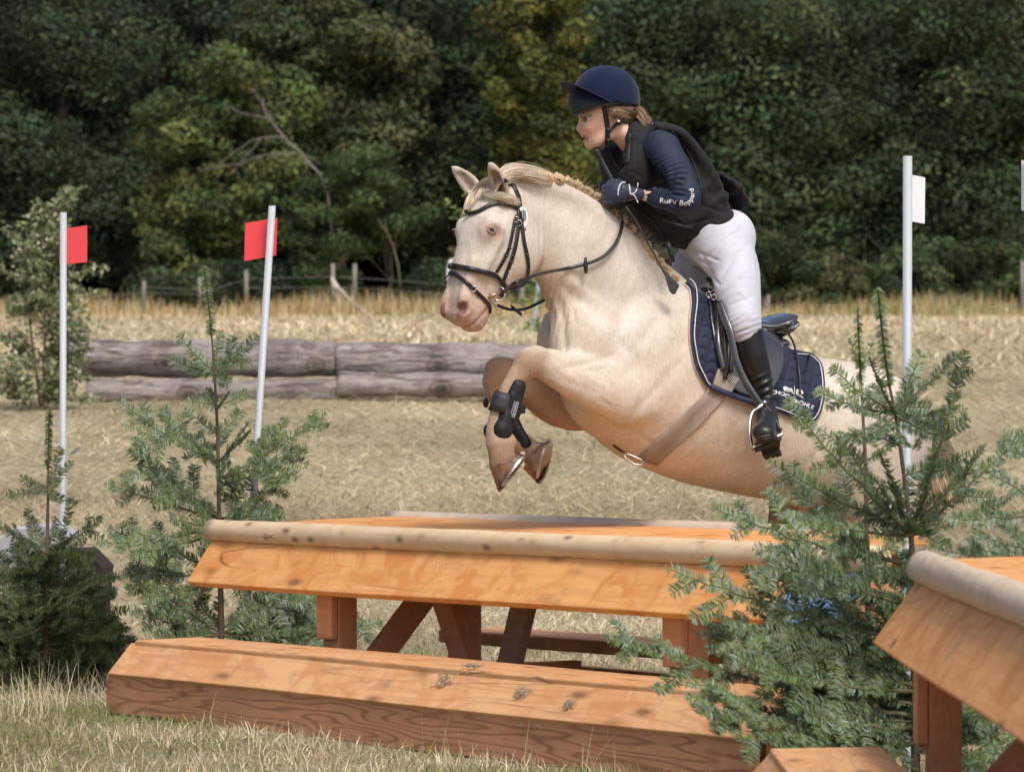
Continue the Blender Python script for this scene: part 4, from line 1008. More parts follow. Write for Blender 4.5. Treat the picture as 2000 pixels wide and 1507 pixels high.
# ------------------------------------------------------------------ tendon boots
BK = plain('neoprene_black', (.012, .012, .014), .55, .35, 40, bump=.35, bscale=420, bdist=.001, spec=.35)
def sculpt(name, lo, hi, vox, fn, mat, parent, sm=2, col=None):
    S = SDF(lo, hi, vox); fn(S); V, F = S.mesh(sm); return link(name, npmesh(name, V, F, col=None if col is None else col(V)), mat, parent, True)
def tb1():
    e = empty('tendon_boot', H(990, 800, -.22), 'black tendon boot with printed strap on the nearer foreleg', 'tendon boot', 'tendon boots on the forelegs')
    def f(S):
        S.sweep([H(1009, 755, -.225), H(1001, 778, -.225), H(992, 803, -.226), H(984, 826, -.228), H(979, 842, -.23)], [pxm(16), pxm(18.5), pxm(18), pxm(18), pxm(19)], .036, HL, .012, p=2.4)
        S.sweep([H(986, 812, -.228), H(979, 836, -.23)], [pxm(16), pxm(19)], .038, HL, .012)
        S.ell(H(979, 840, -.235), [pxm(19), .038, pxm(20)], None, .01); S.sweep([H(998, 770, -.262), H(990, 800, -.262), H(982, 840, -.268)], .004, .004, HL, .006)
    sculpt('shell', P(930, 720, 14.0) , P(1050, 890, 14.0) * [1, 0, 0] + [0, 14.4, 1.25], .004, f, BK, e) if 0 else None
    lo = np.minimum(H(940, 890, -.3), H(1050, 720, -.3)) - .01; hi = np.maximum(H(940, 890, -.15), H(1050, 720, -.15)) + .01
    sculpt('shell', lo, hi, .004, f, BK, e)
    def g(S): S.sweep([H(1004, 770, -.226), H(996, 790, -.226), H(990, 806, -.226)], [pxm(26), pxm(27), pxm(24)], .040, HL, .008, p=3)
    lab = []
    m = MB(); N_ = Vector((-.05, -1, 0))
    def quad(pts, off, nm, mat, par): 
        m = MB(); b = [PV(x, y, Yb - off) for x, y in pts]; v0 = [m.bm.verts.new(q) for q in b]; v1 = [m.bm.verts.new(q + Vector((0, .012, 0))) for q in b]
        m.bm.faces.new(v0); m.bm.faces.new(v1[::-1]); k = len(b)
        for i in range(k): m.bm.faces.new((v0[i], v0[(i + 1) % k], v1[(i + 1) % k], v1[i]))
        return m.build(nm, mat, par, bevel=.002)
    # strap band wraps the cannon
    c0, c1 = Vector(H(996, 778, -.225)), Vector(H(976, 800, -.225)); 
    m = MB(); ax = (Vector(H(975, 862, -.23)) - Vector(H(1028, 716, -.22))).normalized(); cen = Vector(H(980, 789, -.224)); l = Vector(HL); l = (l - ax * l.dot(ax)).normalized(); u = ax.cross(l)
    n = 26
    for k, (s0, s1, rad) in enumerate(((-.034, .034, 1.0),)):
        ra = [[m.bm.verts.new(cen + ax * s + (u * math.cos(a) * pxm(23.5) + l * math.sin(a) * .037) * rad * (1 - .02 * abs(s) / .03) + Vector((pxm(1.5), 0, 0))) for a in np.linspace(0, 2 * math.pi, n, endpoint=False)] for s in (s0, s0 * .3, s1 * .3, s1)]
        for a, b in zip(ra[:-1], ra[1:]):
            for j in range(n): m.bm.faces.new((a[j], a[(j + 1) % n], b[(j + 1) % n], b[j]))
    o = m.build('strap', plain('elastic_black', (.022, .024, .028), .6, .2, 60), e, True); md = o.modifiers.new('s', 'SOLIDIFY'); md.thickness = .004
    Yb = float(H(1000, 790, -.225)[1]) - .038
    quad([(996, 780), (1012, 771), (1017, 776), (1010, 822), (994, 817)], .006, 'label_tab', BK, e)
    t = quad([(1016, 785), (1027, 793), (1026, 807), (1018, 808), (1012, 820), (1007, 820)], .0, 'hook_tab', BK, e)
    # printed lettering reading down the tab
    cu = bpy.data.curves.new('lettering', 'FONT'); cu.body = 'THORMAUTEX'; cu.size = 1; cu.align_x = 'CENTER'; cu.align_y = 'CENTER'; o = bpy.data.objects.new('tmp', cu); COL.objects.link(o)
    bpy.context.view_layer.update(); me = bpy.data.meshes.new_from_object(o.evaluated_get(bpy.context.evaluated_depsgraph_get())); bpy.data.objects.remove(o)
    co = np.array([v.co[:] for v in me.vertices]); w_ = co[:, 0].max() - co[:, 0].min()
    a, b = np.array([1009.5, 783.]), np.array([1000.5, 815.]); d = (b - a); ln = np.linalg.norm(d); d /= ln; q = np.array([-d[1], d[0]])
    for v, c in zip(me.vertices, co):
        s = -c[0] / w_ * ln; xy = (a + b) / 2 - d * s * -1 * -1 + q * (-c[1]) * 6.2 * -1
        xy = (a + b) / 2 + d * (c[0] / w_ * ln) + q * (-c[1] * 6.5) * -1 * -1
        v.co = PV(xy[0], xy[1], Yb - .0068)
    link('lettering', me, plain('print_white', (.7, .7, .7), .5), e)
    m = MB()
    for s in (-4.2, 4.2): m.tube([PV(*(a + q * s + d * 1), Yb - .0068), PV(*(b + q * s - d * 1), Yb - .0068)], .0008, 4)
    m.build('piping', plain('print_white', (.7, .7, .7), .5), e)
tb1()
def tb2():
    e = empty('tendon_boot', H(1010, 845, .1), 'black tendon boot on the farther foreleg, mostly behind the nearer one', 'tendon boot', 'tendon boots on the forelegs')
    def f(S):
        S.sweep([H(1000, 822, .10), H(1012, 845, .085), H(1026, 866, .07)], [pxm(14), pxm(13), pxm(12)], .034, HL, .012)
        S.ell(H(1026, 868, .07), [pxm(12), .03, pxm(11)], None, .01)
        S.sweep([H(974, 775, .14), H(982, 795, .125), H(992, 822, .11)], [pxm(18), pxm(18), pxm(18)], .036, HL, .012)
        S.ell(H(949, 786, .13), [pxm(6), .02, pxm(11)], None, .01); S.ell(H(953, 841, .12), [pxm(9), .02, pxm(14)], None, .01)
        S.sweep([H(955, 841, .12), H(990, 830, .12)], pxm(8), .02, HL, .01)
    lo = np.minimum(H(930, 890, .03), H(1050, 750, .03)) - .02; hi = np.maximum(H(930, 890, .2), H(1050, 750, .2)) + .01
    sculpt('shell', lo, hi, .005, f, BK, e)
tb2()
# ------------------------------------------------------------------ saddle pad
def coons(top, right, bottom, left, nu, nv):
    """px grid from four edge curves: top/bottom run front to back, left/right run top to bottom"""
    def rs(c, n):
        a = crom(np.array(c, float), 12); s = np.concatenate([[0], np.cumsum(np.linalg.norm(np.diff(a, axis=0), axis=1))]); q = np.linspace(0, s[-1], n)
        return np.stack([np.interp(q, s, a[:, 0]), np.interp(q, s, a[:, 1])], 1)
    T, Bm, L_, R_ = rs(top, nu), rs(bottom, nu), rs(left, nv), rs(right, nv)
    u = np.linspace(0, 1, nu)[None, :, None]; v = np.linspace(0, 1, nv)[:, None, None]
    return (1 - v) * T[None] + v * Bm[None] + (1 - u) * L_[:, None] + u * R_[:, None] - ((1 - u) * (1 - v) * T[0] + u * (1 - v) * T[-1] + (1 - u) * v * Bm[0] + u * v * Bm[-1])
def drape(name, grid, surf, off, mat, parent, th=.008, relief=None, fb=14.5, offmap=None, smooth=3):
    nv, nu, _ = grid.shape; Pn = np.zeros((nv, nu, 3)); Nn = np.zeros((nv, nu, 3))
    for i in range(nv):
        for j in range(nu):
            p, n = surf.hit(grid[i, j, 0], grid[i, j, 1], 0, fb); Pn[i, j] = p; Nn[i, j] = n
    for _ in range(smooth):
        Q = Pn.copy(); Q[1:-1, 1:-1] = (Pn[1:-1, 1:-1] * 2 + Pn[:-2, 1:-1] + Pn[2:, 1:-1] + Pn[1:-1, :-2] + Pn[1:-1, 2:]) / 6; Pn = Q
        Q = Nn.copy(); Q[1:-1, 1:-1] = (Nn[1:-1, 1:-1] + Nn[:-2, 1:-1] + Nn[2:, 1:-1] + Nn[1:-1, :-2] + Nn[1:-1, 2:]) / 5; Nn = Q
    Nn /= np.linalg.norm(Nn, axis=2)[..., None]
    o_ = off + (relief(grid) if relief else 0) + (offmap if offmap is not None else 0); o_ = np.broadcast_to(o_, (nv, nu))
    A_ = Pn + Nn * (o_ + th)[..., None]; B_ = Pn + Nn * (np.broadcast_to(off, (nv, nu)) - .004)[..., None]
    V = np.concatenate([A_.reshape(-1, 3), B_.reshape(-1, 3)]); k = nu * nv; i = np.arange(nv - 1)[:, None] * nu + np.arange(nu - 1)[None]
    f = np.stack([i, i + nu, i + nu + 1, i + 1], -1).reshape(-1, 4); F = [f, f[:, ::-1] + k]
    ring = np.concatenate([np.arange(nu), np.arange(1, nv) * nu + nu - 1, (nv - 1) * nu + np.arange(nu - 2, -1, -1), np.arange(nv - 2, 0, -1) * nu]); r2 = np.roll(ring, -1)
    F.append(np.stack([ring, r2, r2 + k, ring + k], 1))
    return link(name, npmesh(name, V, np.concatenate(F)), mat, parent, True)
NAVY = plain('navy_quilt', (.009, .016, .040), .8, .25, 25, bump=.5, bscale=600, bdist=.001, sheen=.04)
PF = [(1336, 556), (1346, 566), (1350, 592), (1347, 625), (1347, 661), (1355, 708), (1367, 735), (1382, 757)]
PB = [(1382, 757), (1425, 775), (1466, 789), (1513, 802), (1550, 817), (1578, 825), (1594, 815)]
PR = [(1552, 693), (1577, 696), (1592, 706), (1603, 721), (1607, 760), (1604, 790), (1594, 815)]
PT = [(1336, 556), (1400, 602), (1470, 655), (1552, 693)]
SP = empty('saddle_pad', H(1480, 720, -.3), 'navy quilted saddle pad with white piping and white embroidery', 'saddle pad')
def quilt(g):
    x, y = g[..., 0], g[..., 1]; a = R(14); u = (x * math.cos(a) + y * math.sin(a)); v = (-x * math.sin(a) + y * math.cos(a))
    row = v / 21.0 + .28 * np.abs(np.sin(u * math.pi / 26.0)); rf = row - np.floor(row); col = (u / 26.0 + 0) % 1
    d = np.minimum(np.minimum(rf, 1 - rf) * 21, np.minimum(col, 1 - col) * 26); return .0075 * (1 - np.exp(-d / 3.2)) - .004
pg = coons(PT, PR, PB, PF, 150, 130)
drape('pad', pg, HS, .008, NAVY, SP, .006, quilt)
PIP = plain('white_piping', (.68, .68, .72), .6, .1)
def inset(curve, d):
    c = crom(np.array(curve, float), 6); t = np.gradient(c, axis=0); n = np.stack([t[:, 1], -t[:, 0]], 1); n /= np.linalg.norm(n, axis=1)[:, None]; return c + n * d
edge = np.concatenate([PF, PB[1:], PR[::-1][1:]])
strap(HS, [tuple(q) for q in inset(edge, 5.5)], .0036, .020, .002, dens=1).build('piping', PIP, SP, True)
strap(HS, [tuple(q) for q in inset(edge, 0.5)], .0045, .010, .007, dens=1).build('binding', plain('navy_binding', (.018, .026, .06), .6), SP, True)
strap(HS, [tuple(q) for q in inset(edge, -1.6)], .0045, .004, .004, dens=1).build('fleece_edge', plain('fleece', (.58, .46, .42), .9, .15, 60), SP, True)
def on_surface_text(body, place, size, surf, off, name, mat, parent, font_scale=(1, 1), shear=0, th=0):
    """place(s) -> (x, y, angle) in photo px for distance s along the line"""
    cu = bpy.data.curves.new(name, 'FONT'); cu.body = body; cu.size = 1; cu.resolution_u = 3; cu.offset = th; o = bpy.data.objects.new('tmp', cu); COL.objects.link(o)
    bpy.context.view_layer.update(); me = bpy.data.meshes.new_from_object(o.evaluated_get(bpy.context.evaluated_depsgraph_get())); bpy.data.objects.remove(o)
    bm = bmesh.new(); bm.from_mesh(me); bmesh.ops.triangulate(bm, faces=bm.faces[:])
    x0 = min(v.co.x for v in bm.verts); x1 = max(v.co.x for v in bm.verts)
    for v in bm.verts:
        s = (v.co.x - x0) / (x1 - x0); x, y, a = place(s); h = v.co.y * size
        px = x + h * math.sin(a); py = y - h * math.cos(a); p, n = surf.hit(px, py, off, 14.4); v.co = p
    bm.to_mesh(me); bm.free(); return link(name, me, mat, parent)
def along(curve):
    a = crom(np.array(curve, float), 20); s = np.concatenate([[0], np.cumsum(np.linalg.norm(np.diff(a, axis=0), axis=1))]); s /= s[-1]
    def f(t):
        x = np.interp(t, s, a[:, 0]); y = np.interp(t, s, a[:, 1]); t2 = min(1, t + .01); t1 = max(0, t2 - .02)
        return x, y, math.atan2(np.interp(t2, s, a[:, 1]) - np.interp(t1, s, a[:, 1]), np.interp(t2, s, a[:, 0]) - np.interp(t1, s, a[:, 0]))
    return f
THR = plain('white_thread', (.74, .74, .75), .7, .1)
SPS = None
# embroidery lies on the pad
_p = [o for o in SP.children if o.name.startswith('pad')][0].data
pv_ = np.empty(len(_p.vertices) * 3, np.float32); _p.vertices.foreach_get('co', pv_); PADS = Surf(pv_.reshape(-1, 3), [tuple(f.vertices) for f in _p.polygons])
on_surface_text('SCHOCKEMÖHLE', along([(1500, 769), (1520, 770), (1537, 777), (1553, 787), (1570, 792), (1588, 799)]), 10.5, PADS, .0012, 'lettering', THR, SP, th=.02)
on_surface_text('SPORTS', along([(1530, 786), (1545, 791), (1563, 797)]), 5, PADS, .0012, 'lettering', THR, SP)
def patch2(name, polys, surf, off, mat, parent):
    bm = bmesh.new()
    for po in polys: bm.faces.new([bm.verts.new((x, y, 0)) for x, y in po])
    bmesh.ops.triangulate(bm, faces=bm.faces[:])
    bmesh.ops.subdivide_edges(bm, edges=bm.edges[:], cuts=2, use_grid_fill=False)
    for v in bm.verts:
        p, n = surf.hit(v.co.x, v.co.y, off, 14.4); v.co = p
    me = bpy.data.meshes.new(name); bm.to_mesh(me); bm.free(); return link(name, me, mat, parent)
E = lambda pts: [(1480 + x / 12.5, 730 + y / 12.5) for x, y in pts]
patch2('emblem', [E([(620, 310), (700, 310), (760, 345), (830, 350), (850, 400), (870, 460), (905, 495), (870, 490), (830, 450), (790, 430), (740, 445), (700, 425), (640, 420), (690, 385), (720, 370), (690, 345)]),
    E([(940, 380), (1000, 370), (1060, 385), (1090, 420), (1120, 470), (1100, 488), (1060, 450), (1010, 430), (965, 460), (960, 510), (1010, 515), (1070, 550), (1115, 585), (1090, 585), (1030, 545), (950, 530), (935, 470)]),
    E([(880, 300), (892, 300), (905, 440), (910, 495), (890, 480)])], PADS, .0013, THR, SP)
# ------------------------------------------------------------------ saddle
SD = empty('saddle', H(1470, 660, 0), 'black leather jumping saddle with a shiny raised cantle under the rider', 'saddle')
GLOSS = plain('saddle_leather', (.034, .036, .040), .17, .35, 14, bump=.12, bscale=250, bdist=.001, spec=.7)
GLOSS.node_tree.nodes['Principled BSDF'].inputs['Coat Weight'].default_value = .8; GLOSS.node_tree.nodes['Principled BSDF'].inputs['Coat Roughness'].default_value = .12
def fseat(S):
    S.sweep([H(1378, 578), H(1400, 596), H(1440, 628), H(1478, 640), H(1508, 632), H(1528, 620)], [pxm(14), pxm(15), pxm(14), pxm(14), pxm(15), pxm(9)], [.055, .065, .09, .13, .15, .135], HL, .02)
    S.sweep([H(1490, 650), H(1515, 645), H(1530, 632)], [pxm(14), pxm(14), pxm(8)], [.10, .14, .14], HL, .02)
    for s_ in (-1, 1): S.sweep([H(1390, 615, .075 * s_), H(1440, 650, .085 * s_), H(1490, 672, .09 * s_), H(1525, 672, .085 * s_)], [pxm(14), pxm(13), pxm(14), pxm(12)], [.035, .04, .05, .055], HL, .012)
    S.ell(H(1380, 580), [.04, .05, .035], None, .02)
lo = H(1340, 700, -.3) - .02; hi = H(1590, 560, .3) + .02
sculpt('seat', lo, hi, .006, fseat, GLOSS, SD)
fl = coons([(1376, 588), (1420, 622), (1480, 650), (1512, 668)], [(1512, 668), (1521, 690), (1524, 716), (1512, 750), (1492, 772)], [(1408, 735), (1430, 760), (1460, 775), (1492, 772)], [(1376, 588), (1382, 630), (1392, 680), (1401, 715), (1408, 735)], 40, 40)
drape('flap', fl, HS, .020, GLOSS, SD, .007)
strap(HS, [(1378, 592), (1386, 600), (1392, 640), (1398, 685), (1406, 725)], .022, .034, .010).build('knee_block', GLOSS, SD, True)
strap(HS, [(1391, 600), (1397, 640), (1404, 690)], .002, .046, .001).build('seam', plain('seam_thread', (.16, .16, .17), .6), SD, True)
for a in ([(1406, 640), (1409, 690), (1412, 735)], [(1420, 660), (1422, 700), (1421, 730)], [(1414, 650), (1415, 700), (1409, 742)]): strap(HS, a, .016, .036, .003).build('girth_strap', LEA, SD, True)
strap(HS, [(1503, 650), (1518, 656), (1535, 672), (1546, 700), (1552, 735), (1554, 775)], .007, .030, .003).build('strap_end', LEA, SD, True)
for x, y in ((1372, 582), (1384, 575), (1394, 580)):
    p, n = HS.hit(x, y, .045, 14.4); m = MB(); m.tube([p + Vector((math.cos(a) * .008, 0, math.sin(a) * .01)) for a in np.linspace(0, 6.283, 13)], .0015, 5); m.build('dee_ring', STEEL, SD, True)
strap(HS, [(1366, 568), (1380, 572), (1398, 585), (1410, 600)], .02, .05, .008).build('pommel_roll', LEA, SD, True)
def rope_mat():
    t = NT('girth_cord'); v = t.coord(); wv = t.n('TexWave', wave_type='BANDS', bands_direction='Y', Scale=4.4, Distortion=.4, Detail=1); uv = t.n('UVMap')
    t.l(uv.outputs[0], wv.inputs['Vector']); c = t.ramp(wv.outputs['Fac'], [(.2, (.36, .29, .235)), (.6, (.74, .65, .55))])
    c = t.mix(t.ramp(t.noise(v, 9, 4), [(.4, G3(0)), (.7, G3(.5))]), c, (.22, .14, .09)); t.base(c); t.set(Roughness=.9); t.bump(wv.outputs['Fac'], .8, .003); return t.m
GR = coons([(1386, 748), (1405, 755), (1426, 762)], [(1426, 762), (1398, 795), (1352, 842), (1310, 880), (1285, 905)], [(1250, 889), (1266, 899), (1285, 905)], [(1386, 748), (1374, 770), (1335, 808), (1290, 852), (1250, 889)], 44, 60)
def gu(name, g, off, mat, parent, rel=None, th=.005):
    o = drape(name, g, HS, off, mat, parent, th, rel); me = o.data; nv, nu, _ = g.shape; l = me.uv_layers.new(name='UVMap'); uv = np.zeros((nu * nv * 2, 2), np.float32)
    gg = np.stack(np.meshgrid(np.linspace(0, 3, nv), np.linspace(0, 1, nu), indexing='ij'), -1).reshape(-1, 2); uv[:nu * nv] = gg; uv[nu * nv:] = gg
    li = np.empty(len(me.loops), np.int32); me.loops.foreach_get('vertex_index', li); l.data.foreach_set('uv', uv[li].ravel()); return o
cord = lambda g: .0022 * np.sin(np.linspace(0, 14 * 2 * math.pi, g.shape[1]))[None, :] * np.ones((g.shape[0], 1))
ROPE = rope_mat()
gu('girth', GR, .006, ROPE, SD, cord)
G2 = coons([(1398, 722), (1418, 732), (1440, 742)], [(1440, 742), (1432, 752), (1424, 768)], [(1388, 752), (1405, 760), (1424, 768)], [(1398, 722), (1392, 738), (1388, 752)], 44, 16)
gu('girth', G2, .022, ROPE, SD, cord)
strap(HS, [(1383, 755), (1404, 764), (1430, 774), (1466, 787)], .021, .026, .004).build('pad_loop', plain('navy_binding', (.018, .026, .06), .6), SP, True)
strap(HS, [(1198, 868), (1215, 880), (1235, 890), (1250, 893)], .012, .002, .003, fb=14.5).build('girth_tab', LEA, SD, True)
m = MB(); Yq = float(H(1238, 893, -.13)[1]); pts = [(1216, 882), (1228, 884), (1250, 893), (1257, 899), (1252, 905), (1238, 903), (1222, 891), (1216, 882)]
m.tube([PV(x, y + 3, Yq) for x, y in pts], .0042, 8); m.build('girth_buckle', STEEL, SD, True)
# ------------------------------------------------------------------ the rider
RD = empty('person', (H(1430, 700, -.1)[0], H(1430, 700, -.1)[1], 0), 'rider in navy helmet, black vest and white breeches leaning forward over the cream horse', 'person')
RF = unit([-.97, -.24, 0]); RL = unit([.24, -.97, 0]); RU = np.array([0, 0, 1.]); RAX = np.stack([RF, RL, RU]); YH = 14.48
def HH(px, py, l=0.): return P(px, py, YH) + RL * l
def rp(px, Y=14.5): return px * Y / FPX
TOR = [(1402, 472, 55, .145), (1364, 418, 56, .135), (1318, 362, 68, .150), (1275, 318, 64, .160), (1245, 290, 40, .11)]
NA = [(1296, 290, 14.40, 33, .050), (1322, 335, 14.35, 29, .043), (1340, 383, 14.32, 26, .038), (1318, 391, 14.33, 25, .036), (1285, 386, 14.37, 20, .030), (1258, 381, 14.40, 15, .024)]
FA = [(1225, 310, 14.74, 30, .045), (1262, 360, 14.76, 26, .04), (1278, 400, 14.74, 25, .036), (1235, 388, 14.66, 19, .03), (1205, 375, 14.60, 15, .024)]
NL_ = [(1408, 478, -.09, 60, .10), (1434, 525, -.17, 49, .085), (1442, 572, -.235, 45, .075), (1452, 615, -.28, 35, .062), (1457, 652, -.295, 29, .055)]
FL_ = [(1385, 490, .10, 52, .09), (1352, 528, .19, 42, .08), (1345, 580, .26, 38, .07), (1362, 650, .30, 28, .055)]
BT = [(1460, 652, -.295, 29, .056), (1470, 700, -.30, 29, .058), (1484, 742, -.305, 22, .046), (1492, 778, -.31, 18, .038), (1495, 802, -.315, 19, .04)]
def body(S, g=0.0, full=True):
    S.sweep([H(a, b) for a, b, _, _ in TOR], [rp(c) - .018 + g for *_, c, _ in TOR], [d - .018 + g for *_, d in TOR], HL, .04)
    S.sweep([H(1250, 292, -.01), HH(1222, 268), HH(1202, 246)], [rp(26), rp(21), rp(22)], [.062, .054, .055], RL, .02)
    for A_ in (NA, FA): S.sweep([P(a, b, c) for a, b, c, _, _ in A_], [rp(d) - .008 for *_, d, _ in A_], [e - .008 for *_, e in A_], RL, .015)
    S.sweep([H(1250, 305, -.08), P(1296, 292, 14.42)], rp(15), .03, RL, .03)
    for A_ in (NL_, FL_): S.sweep([H(a, b, c) for a, b, c, _, _ in A_], [rp(d) - .020 for *_, d, _ in A_], [e - .020 for *_, e in A_], HL, .03)
    S.sweep([H(a, b, c) for a, b, c, _, _ in BT], [rp(d) - .008 for *_, d, _ in BT], [e - .008 for *_, e in BT], HL, .02)
    S.sweep([H(1362, 650, .30), H(1385, 720, .31), H(1405, 790, .32)], [rp(26), rp(22), rp(16)], [.05, .045, .034], HL, .02)
    S.sweep([P(1497, 806, 14.37), P(1500, 836, 14.34), P(1491, 846, 14.22)], [.022, .02, .018], .022, RL, .015)
    S.sweep([H(1405, 790, .32), H(1395, 835, .30), H(1385, 838, .2)], .026, .03, RL, .015)
    # hands under the gloves
    S.sweep([P(1245, 380, 14.41), P(1212, 378, 14.43)], [.018, .03], .014, RL, .01); S.sweep([P(1225, 374, 14.62), P(1200, 372, 14.61)], [.016, .022], .012, RL, .01)
def head(S):
    S.ell(HH(1188, 203), [.092, .072, .098], RAX, .02)
    S.ell(HH(1163, 236), [.058, .058, .078], RAX, .025)
    S.sweep([HH(1184, 262, .028), HH(1166, 276, .02), HH(1154, 281, .004)], [.024, .022, .016], [.026, .026, .02], RL, .02)
    S.sweep([HH(1184, 262, -.028), HH(1166, 276, -.02), HH(1154, 281, -.004)], [.024, .022, .016], [.026, .026, .02], RL, .02)
    S.ell(HH(1152, 282), [.014, .02, .013], RAX, .012)           # chin
    S.ell(HH(1166, 268), [.04, .038, .026], RAX, .02)
    for s_ in (1, -1):
        S.ell(HH(1150, 251, .030 * s_), [.022, .020, .018], RAX, .018)      # cheeks
        S.ell(HH(1141, 226, .018 * s_), [.014, .022, .008], RAX, .012)      # brow
        S.ell(HH(1139, 235, .031 * s_), [.012, .015, .010], RAX, .010, 'sub')
        S.ell(HH(1147, 235.5, .025 * s_), [.0105, .0105, .010], RAX, .004)   # eyeball under lids
        S.ell(HH(1133.5, 256, .008 * s_), [.007, .0065, .006], RAX, .005)     # nostril wings
    S.sweep([HH(1137.5, 232), HH(1133.2, 242), HH(1129.5, 251)], [.0062, .0075, .0088], [.0075, .0085, .0105], RL, .007)
    S.ell(HH(1129.3, 252.2), [.0078, .009, .0066], RAX, .004)
    S.ell(HH(1144, 265), [.016, .024, .016], RAX, .014)
    S.ell(HH(1139, 265.3), [.0075, .018, .0048], RAX, .003); S.ell(HH(1142.8, 275), [.0082, .017, .0054], RAX, .003)
    S.ell(HH(1141, 270.4), [.017, .019, .0042], RAX, .002, 'sub')
    # ear
    S.ell(HH(1198, 232, .068), [.013, .008, .020], RAX, .006); S.ell(HH(1197, 231, .077), [.007, .006, .012], RAX, .004, 'sub')
    S.ell(HH(1198, 232, -.068), [.013, .008, .020], RAX, .006)
def fbody(S): body(S); head(S)
SB = SDF([.10, 13.98, .88], [1.02, 15.14, 2.32], .0046); fbody(SB); BV, BF = SB.mesh(2); del SB
def skin_col(V):
    x, y = px_of(V); c = np.tile(np.array([.72, .475, .36]), (len(V), 1))
    def mi(w, q):
        nonlocal c
        w = np.clip(w, 0, 1)[:, None]; c = c * (1 - w) + np.array(q) * w
    hd = (y < 296) & (x < 1225)
    mi(hd * np.exp(-((x - 1161) / 17) ** 2 - ((y - 255) / 16) ** 2) * .5, (.66, .27, .21))
    mi(hd * np.exp(-((x - 1131) / 5) ** 2 - ((y - 253) / 5) ** 2) * .4, (.60, .24, .18))
    mi(hd * (x < 1150) * np.exp(-(((y - 265.6) / 2.2) ** 2)) * smooth01((1149 - x) / 5) * .8, (.48, .15, .13)); mi(hd * np.exp(-(((y - 274.6) / 2.4) ** 2)) * smooth01((1152 - x) / 5) * .8, (.52, .18, .15))
    mi(hd * np.exp(-(((y - 270.2) / 1.4) ** 2)) * smooth01((1152 - x) / 4), (.10, .03, .03))
    mi(hd * np.exp(-(((y - 228.2 + (x - 1142) * .10) / 1.5) ** 2)) * smooth01((x - 1132) / 3) * smooth01((1160 - x) / 6) * .9, (.14, .075, .045))   # eyebrow
    mi(hd * np.exp(-((x - 1198) / 11) ** 2 - ((y - 232) / 12) ** 2) * .5, (.62, .22, .16))
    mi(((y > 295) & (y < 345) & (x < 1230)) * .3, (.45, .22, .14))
    c *= (1 + .05 * hnoise(V, 60, 21) + .04 * hnoise(V, 200, 22))[:, None]; return np.clip(c, 0, 1)
skin = vcol('skin', .5, 0, .4, .15, 500, .0008); skin.node_tree.nodes['Principled BSDF'].inputs['Subsurface Weight'].default_value = .08
skin.node_tree.nodes['Principled BSDF'].inputs['Subsurface Scale'].default_value = .01; skin.node_tree.nodes['Principled BSDF'].inputs['Subsurface Radius'].default_value = (1, .35, .2)
link('body', npmesh('body', BV, BF, col=skin_col(BV)), skin, RD, True)
BS = Surf(BV, BF)
# eye
for s_ in (1, -1):
    m = MB(); c = Vector(HH(1145.4, 235.0, .0300 * s_)); m.sphere(c, .0120, 18); eo = m.build('eye', plain('eye_white', (.80, .77, .75), .15, .05), RD, True)
    g = (Vector(RF) * .86 + Vector(RL) * .5 * s_).normalized(); m = MB(); m.sphere(c + g * .0063, .0066, 14); m.build('iris', plain('eye_iris', (.06, .07, .06), .1), eo, True)
    for up, w_ in ((1, .0020), (-1, .0013)):
        pts = []
        for t in np.linspace(-1, 1, 9):
            d = (g * math.cos(t * .95) + (g.cross(Vector((0, 0, 1)))).normalized() * math.sin(t * .95) + Vector((0, 0, up * .42 * math.cos(t * 1.3)))).normalized(); pts.append(c + d * .0125)
        m = MB(); m.tube(pts, w_, 6); m.build('eyelid', plain('eyelid_skin', (.50, .26, .18), .5, .05), eo, True)
        if up == 1: m = MB(); m.tube([p + g * .002 for p in pts], .0011, 5); m.build('lashes', plain('lash', (.04, .025, .02), .6), eo, True)
m = MB(); m.sphere(HH(1196.5, 240, .08), .0052, 14); m.build('earring', plain('pearl', (.85, .83, .78), .15, .02, spec=.8), RD, True)
# helmet
def fhel(S):
    S.ell(HH(1183, 196), [.1235, .102, .123], RAX, .01, p=2.05)
    S.ell(HH(1152, 200), [.072, .078, .052], RAX, .03)
    x, y, z = S.grid([0, 0, 0], S.n); px = 1000 + x / y * FPX; py = HOR - (z - EYE) / y * FPX
    d = (np.interp(px, [1100, 1112, 1140, 1178, 1205, 1240, 1260], [229, 227, 218, 203, 200, 206, 210]).astype(np.float32) - py) / 552 * -1
    S.f = np.maximum(S.f, d.astype(np.float32))
    S.ell(HH(1182, 208), [.088, .080, .104], RAX, .004, 'sub')
def hel_col(V):
    x, y = px_of(V); c = np.tile(np.array([.010, .017, .048]), (len(V), 1)); f = smooth01((y - (190 + (x - 1110) * .16)) / 1.2) * smooth01((1184 - x) / 3)
    c = c * (1 - f[:, None]) + np.array([.030, .038, .046]) * f[:, None]; return c * (1 + .10 * hnoise(V, 30, 31))[:, None]
HM = vcol('helmet_cloth', .95, 0, .1, .6, 900, .0008, .3, 220, sheen=.15)
S_ = SDF(HH(1095, 240, .13) - [.02, .02, .02], HH(1262, 118, -.13) + [.03, .03, .03], .0042); fhel(S_); hv_, hf_ = S_.mesh(2)
hn_ = vnormals(hv_, hf_); hx, hy = px_of(hv_)
fold = np.exp(-((hy - (176 + (hx - 1125) * .36 + 3 * np.sin(hx * .05))) / 1.6) ** 2) * smooth01((hx - 1118) / 8) * smooth01((1200 - hx) / 20) + .8 * np.exp(-((hy - (183 + (hx - 1125) * .28)) / 1.3) ** 2) * smooth01((hx - 1118) / 8) * smooth01((1190 - hx) / 30)
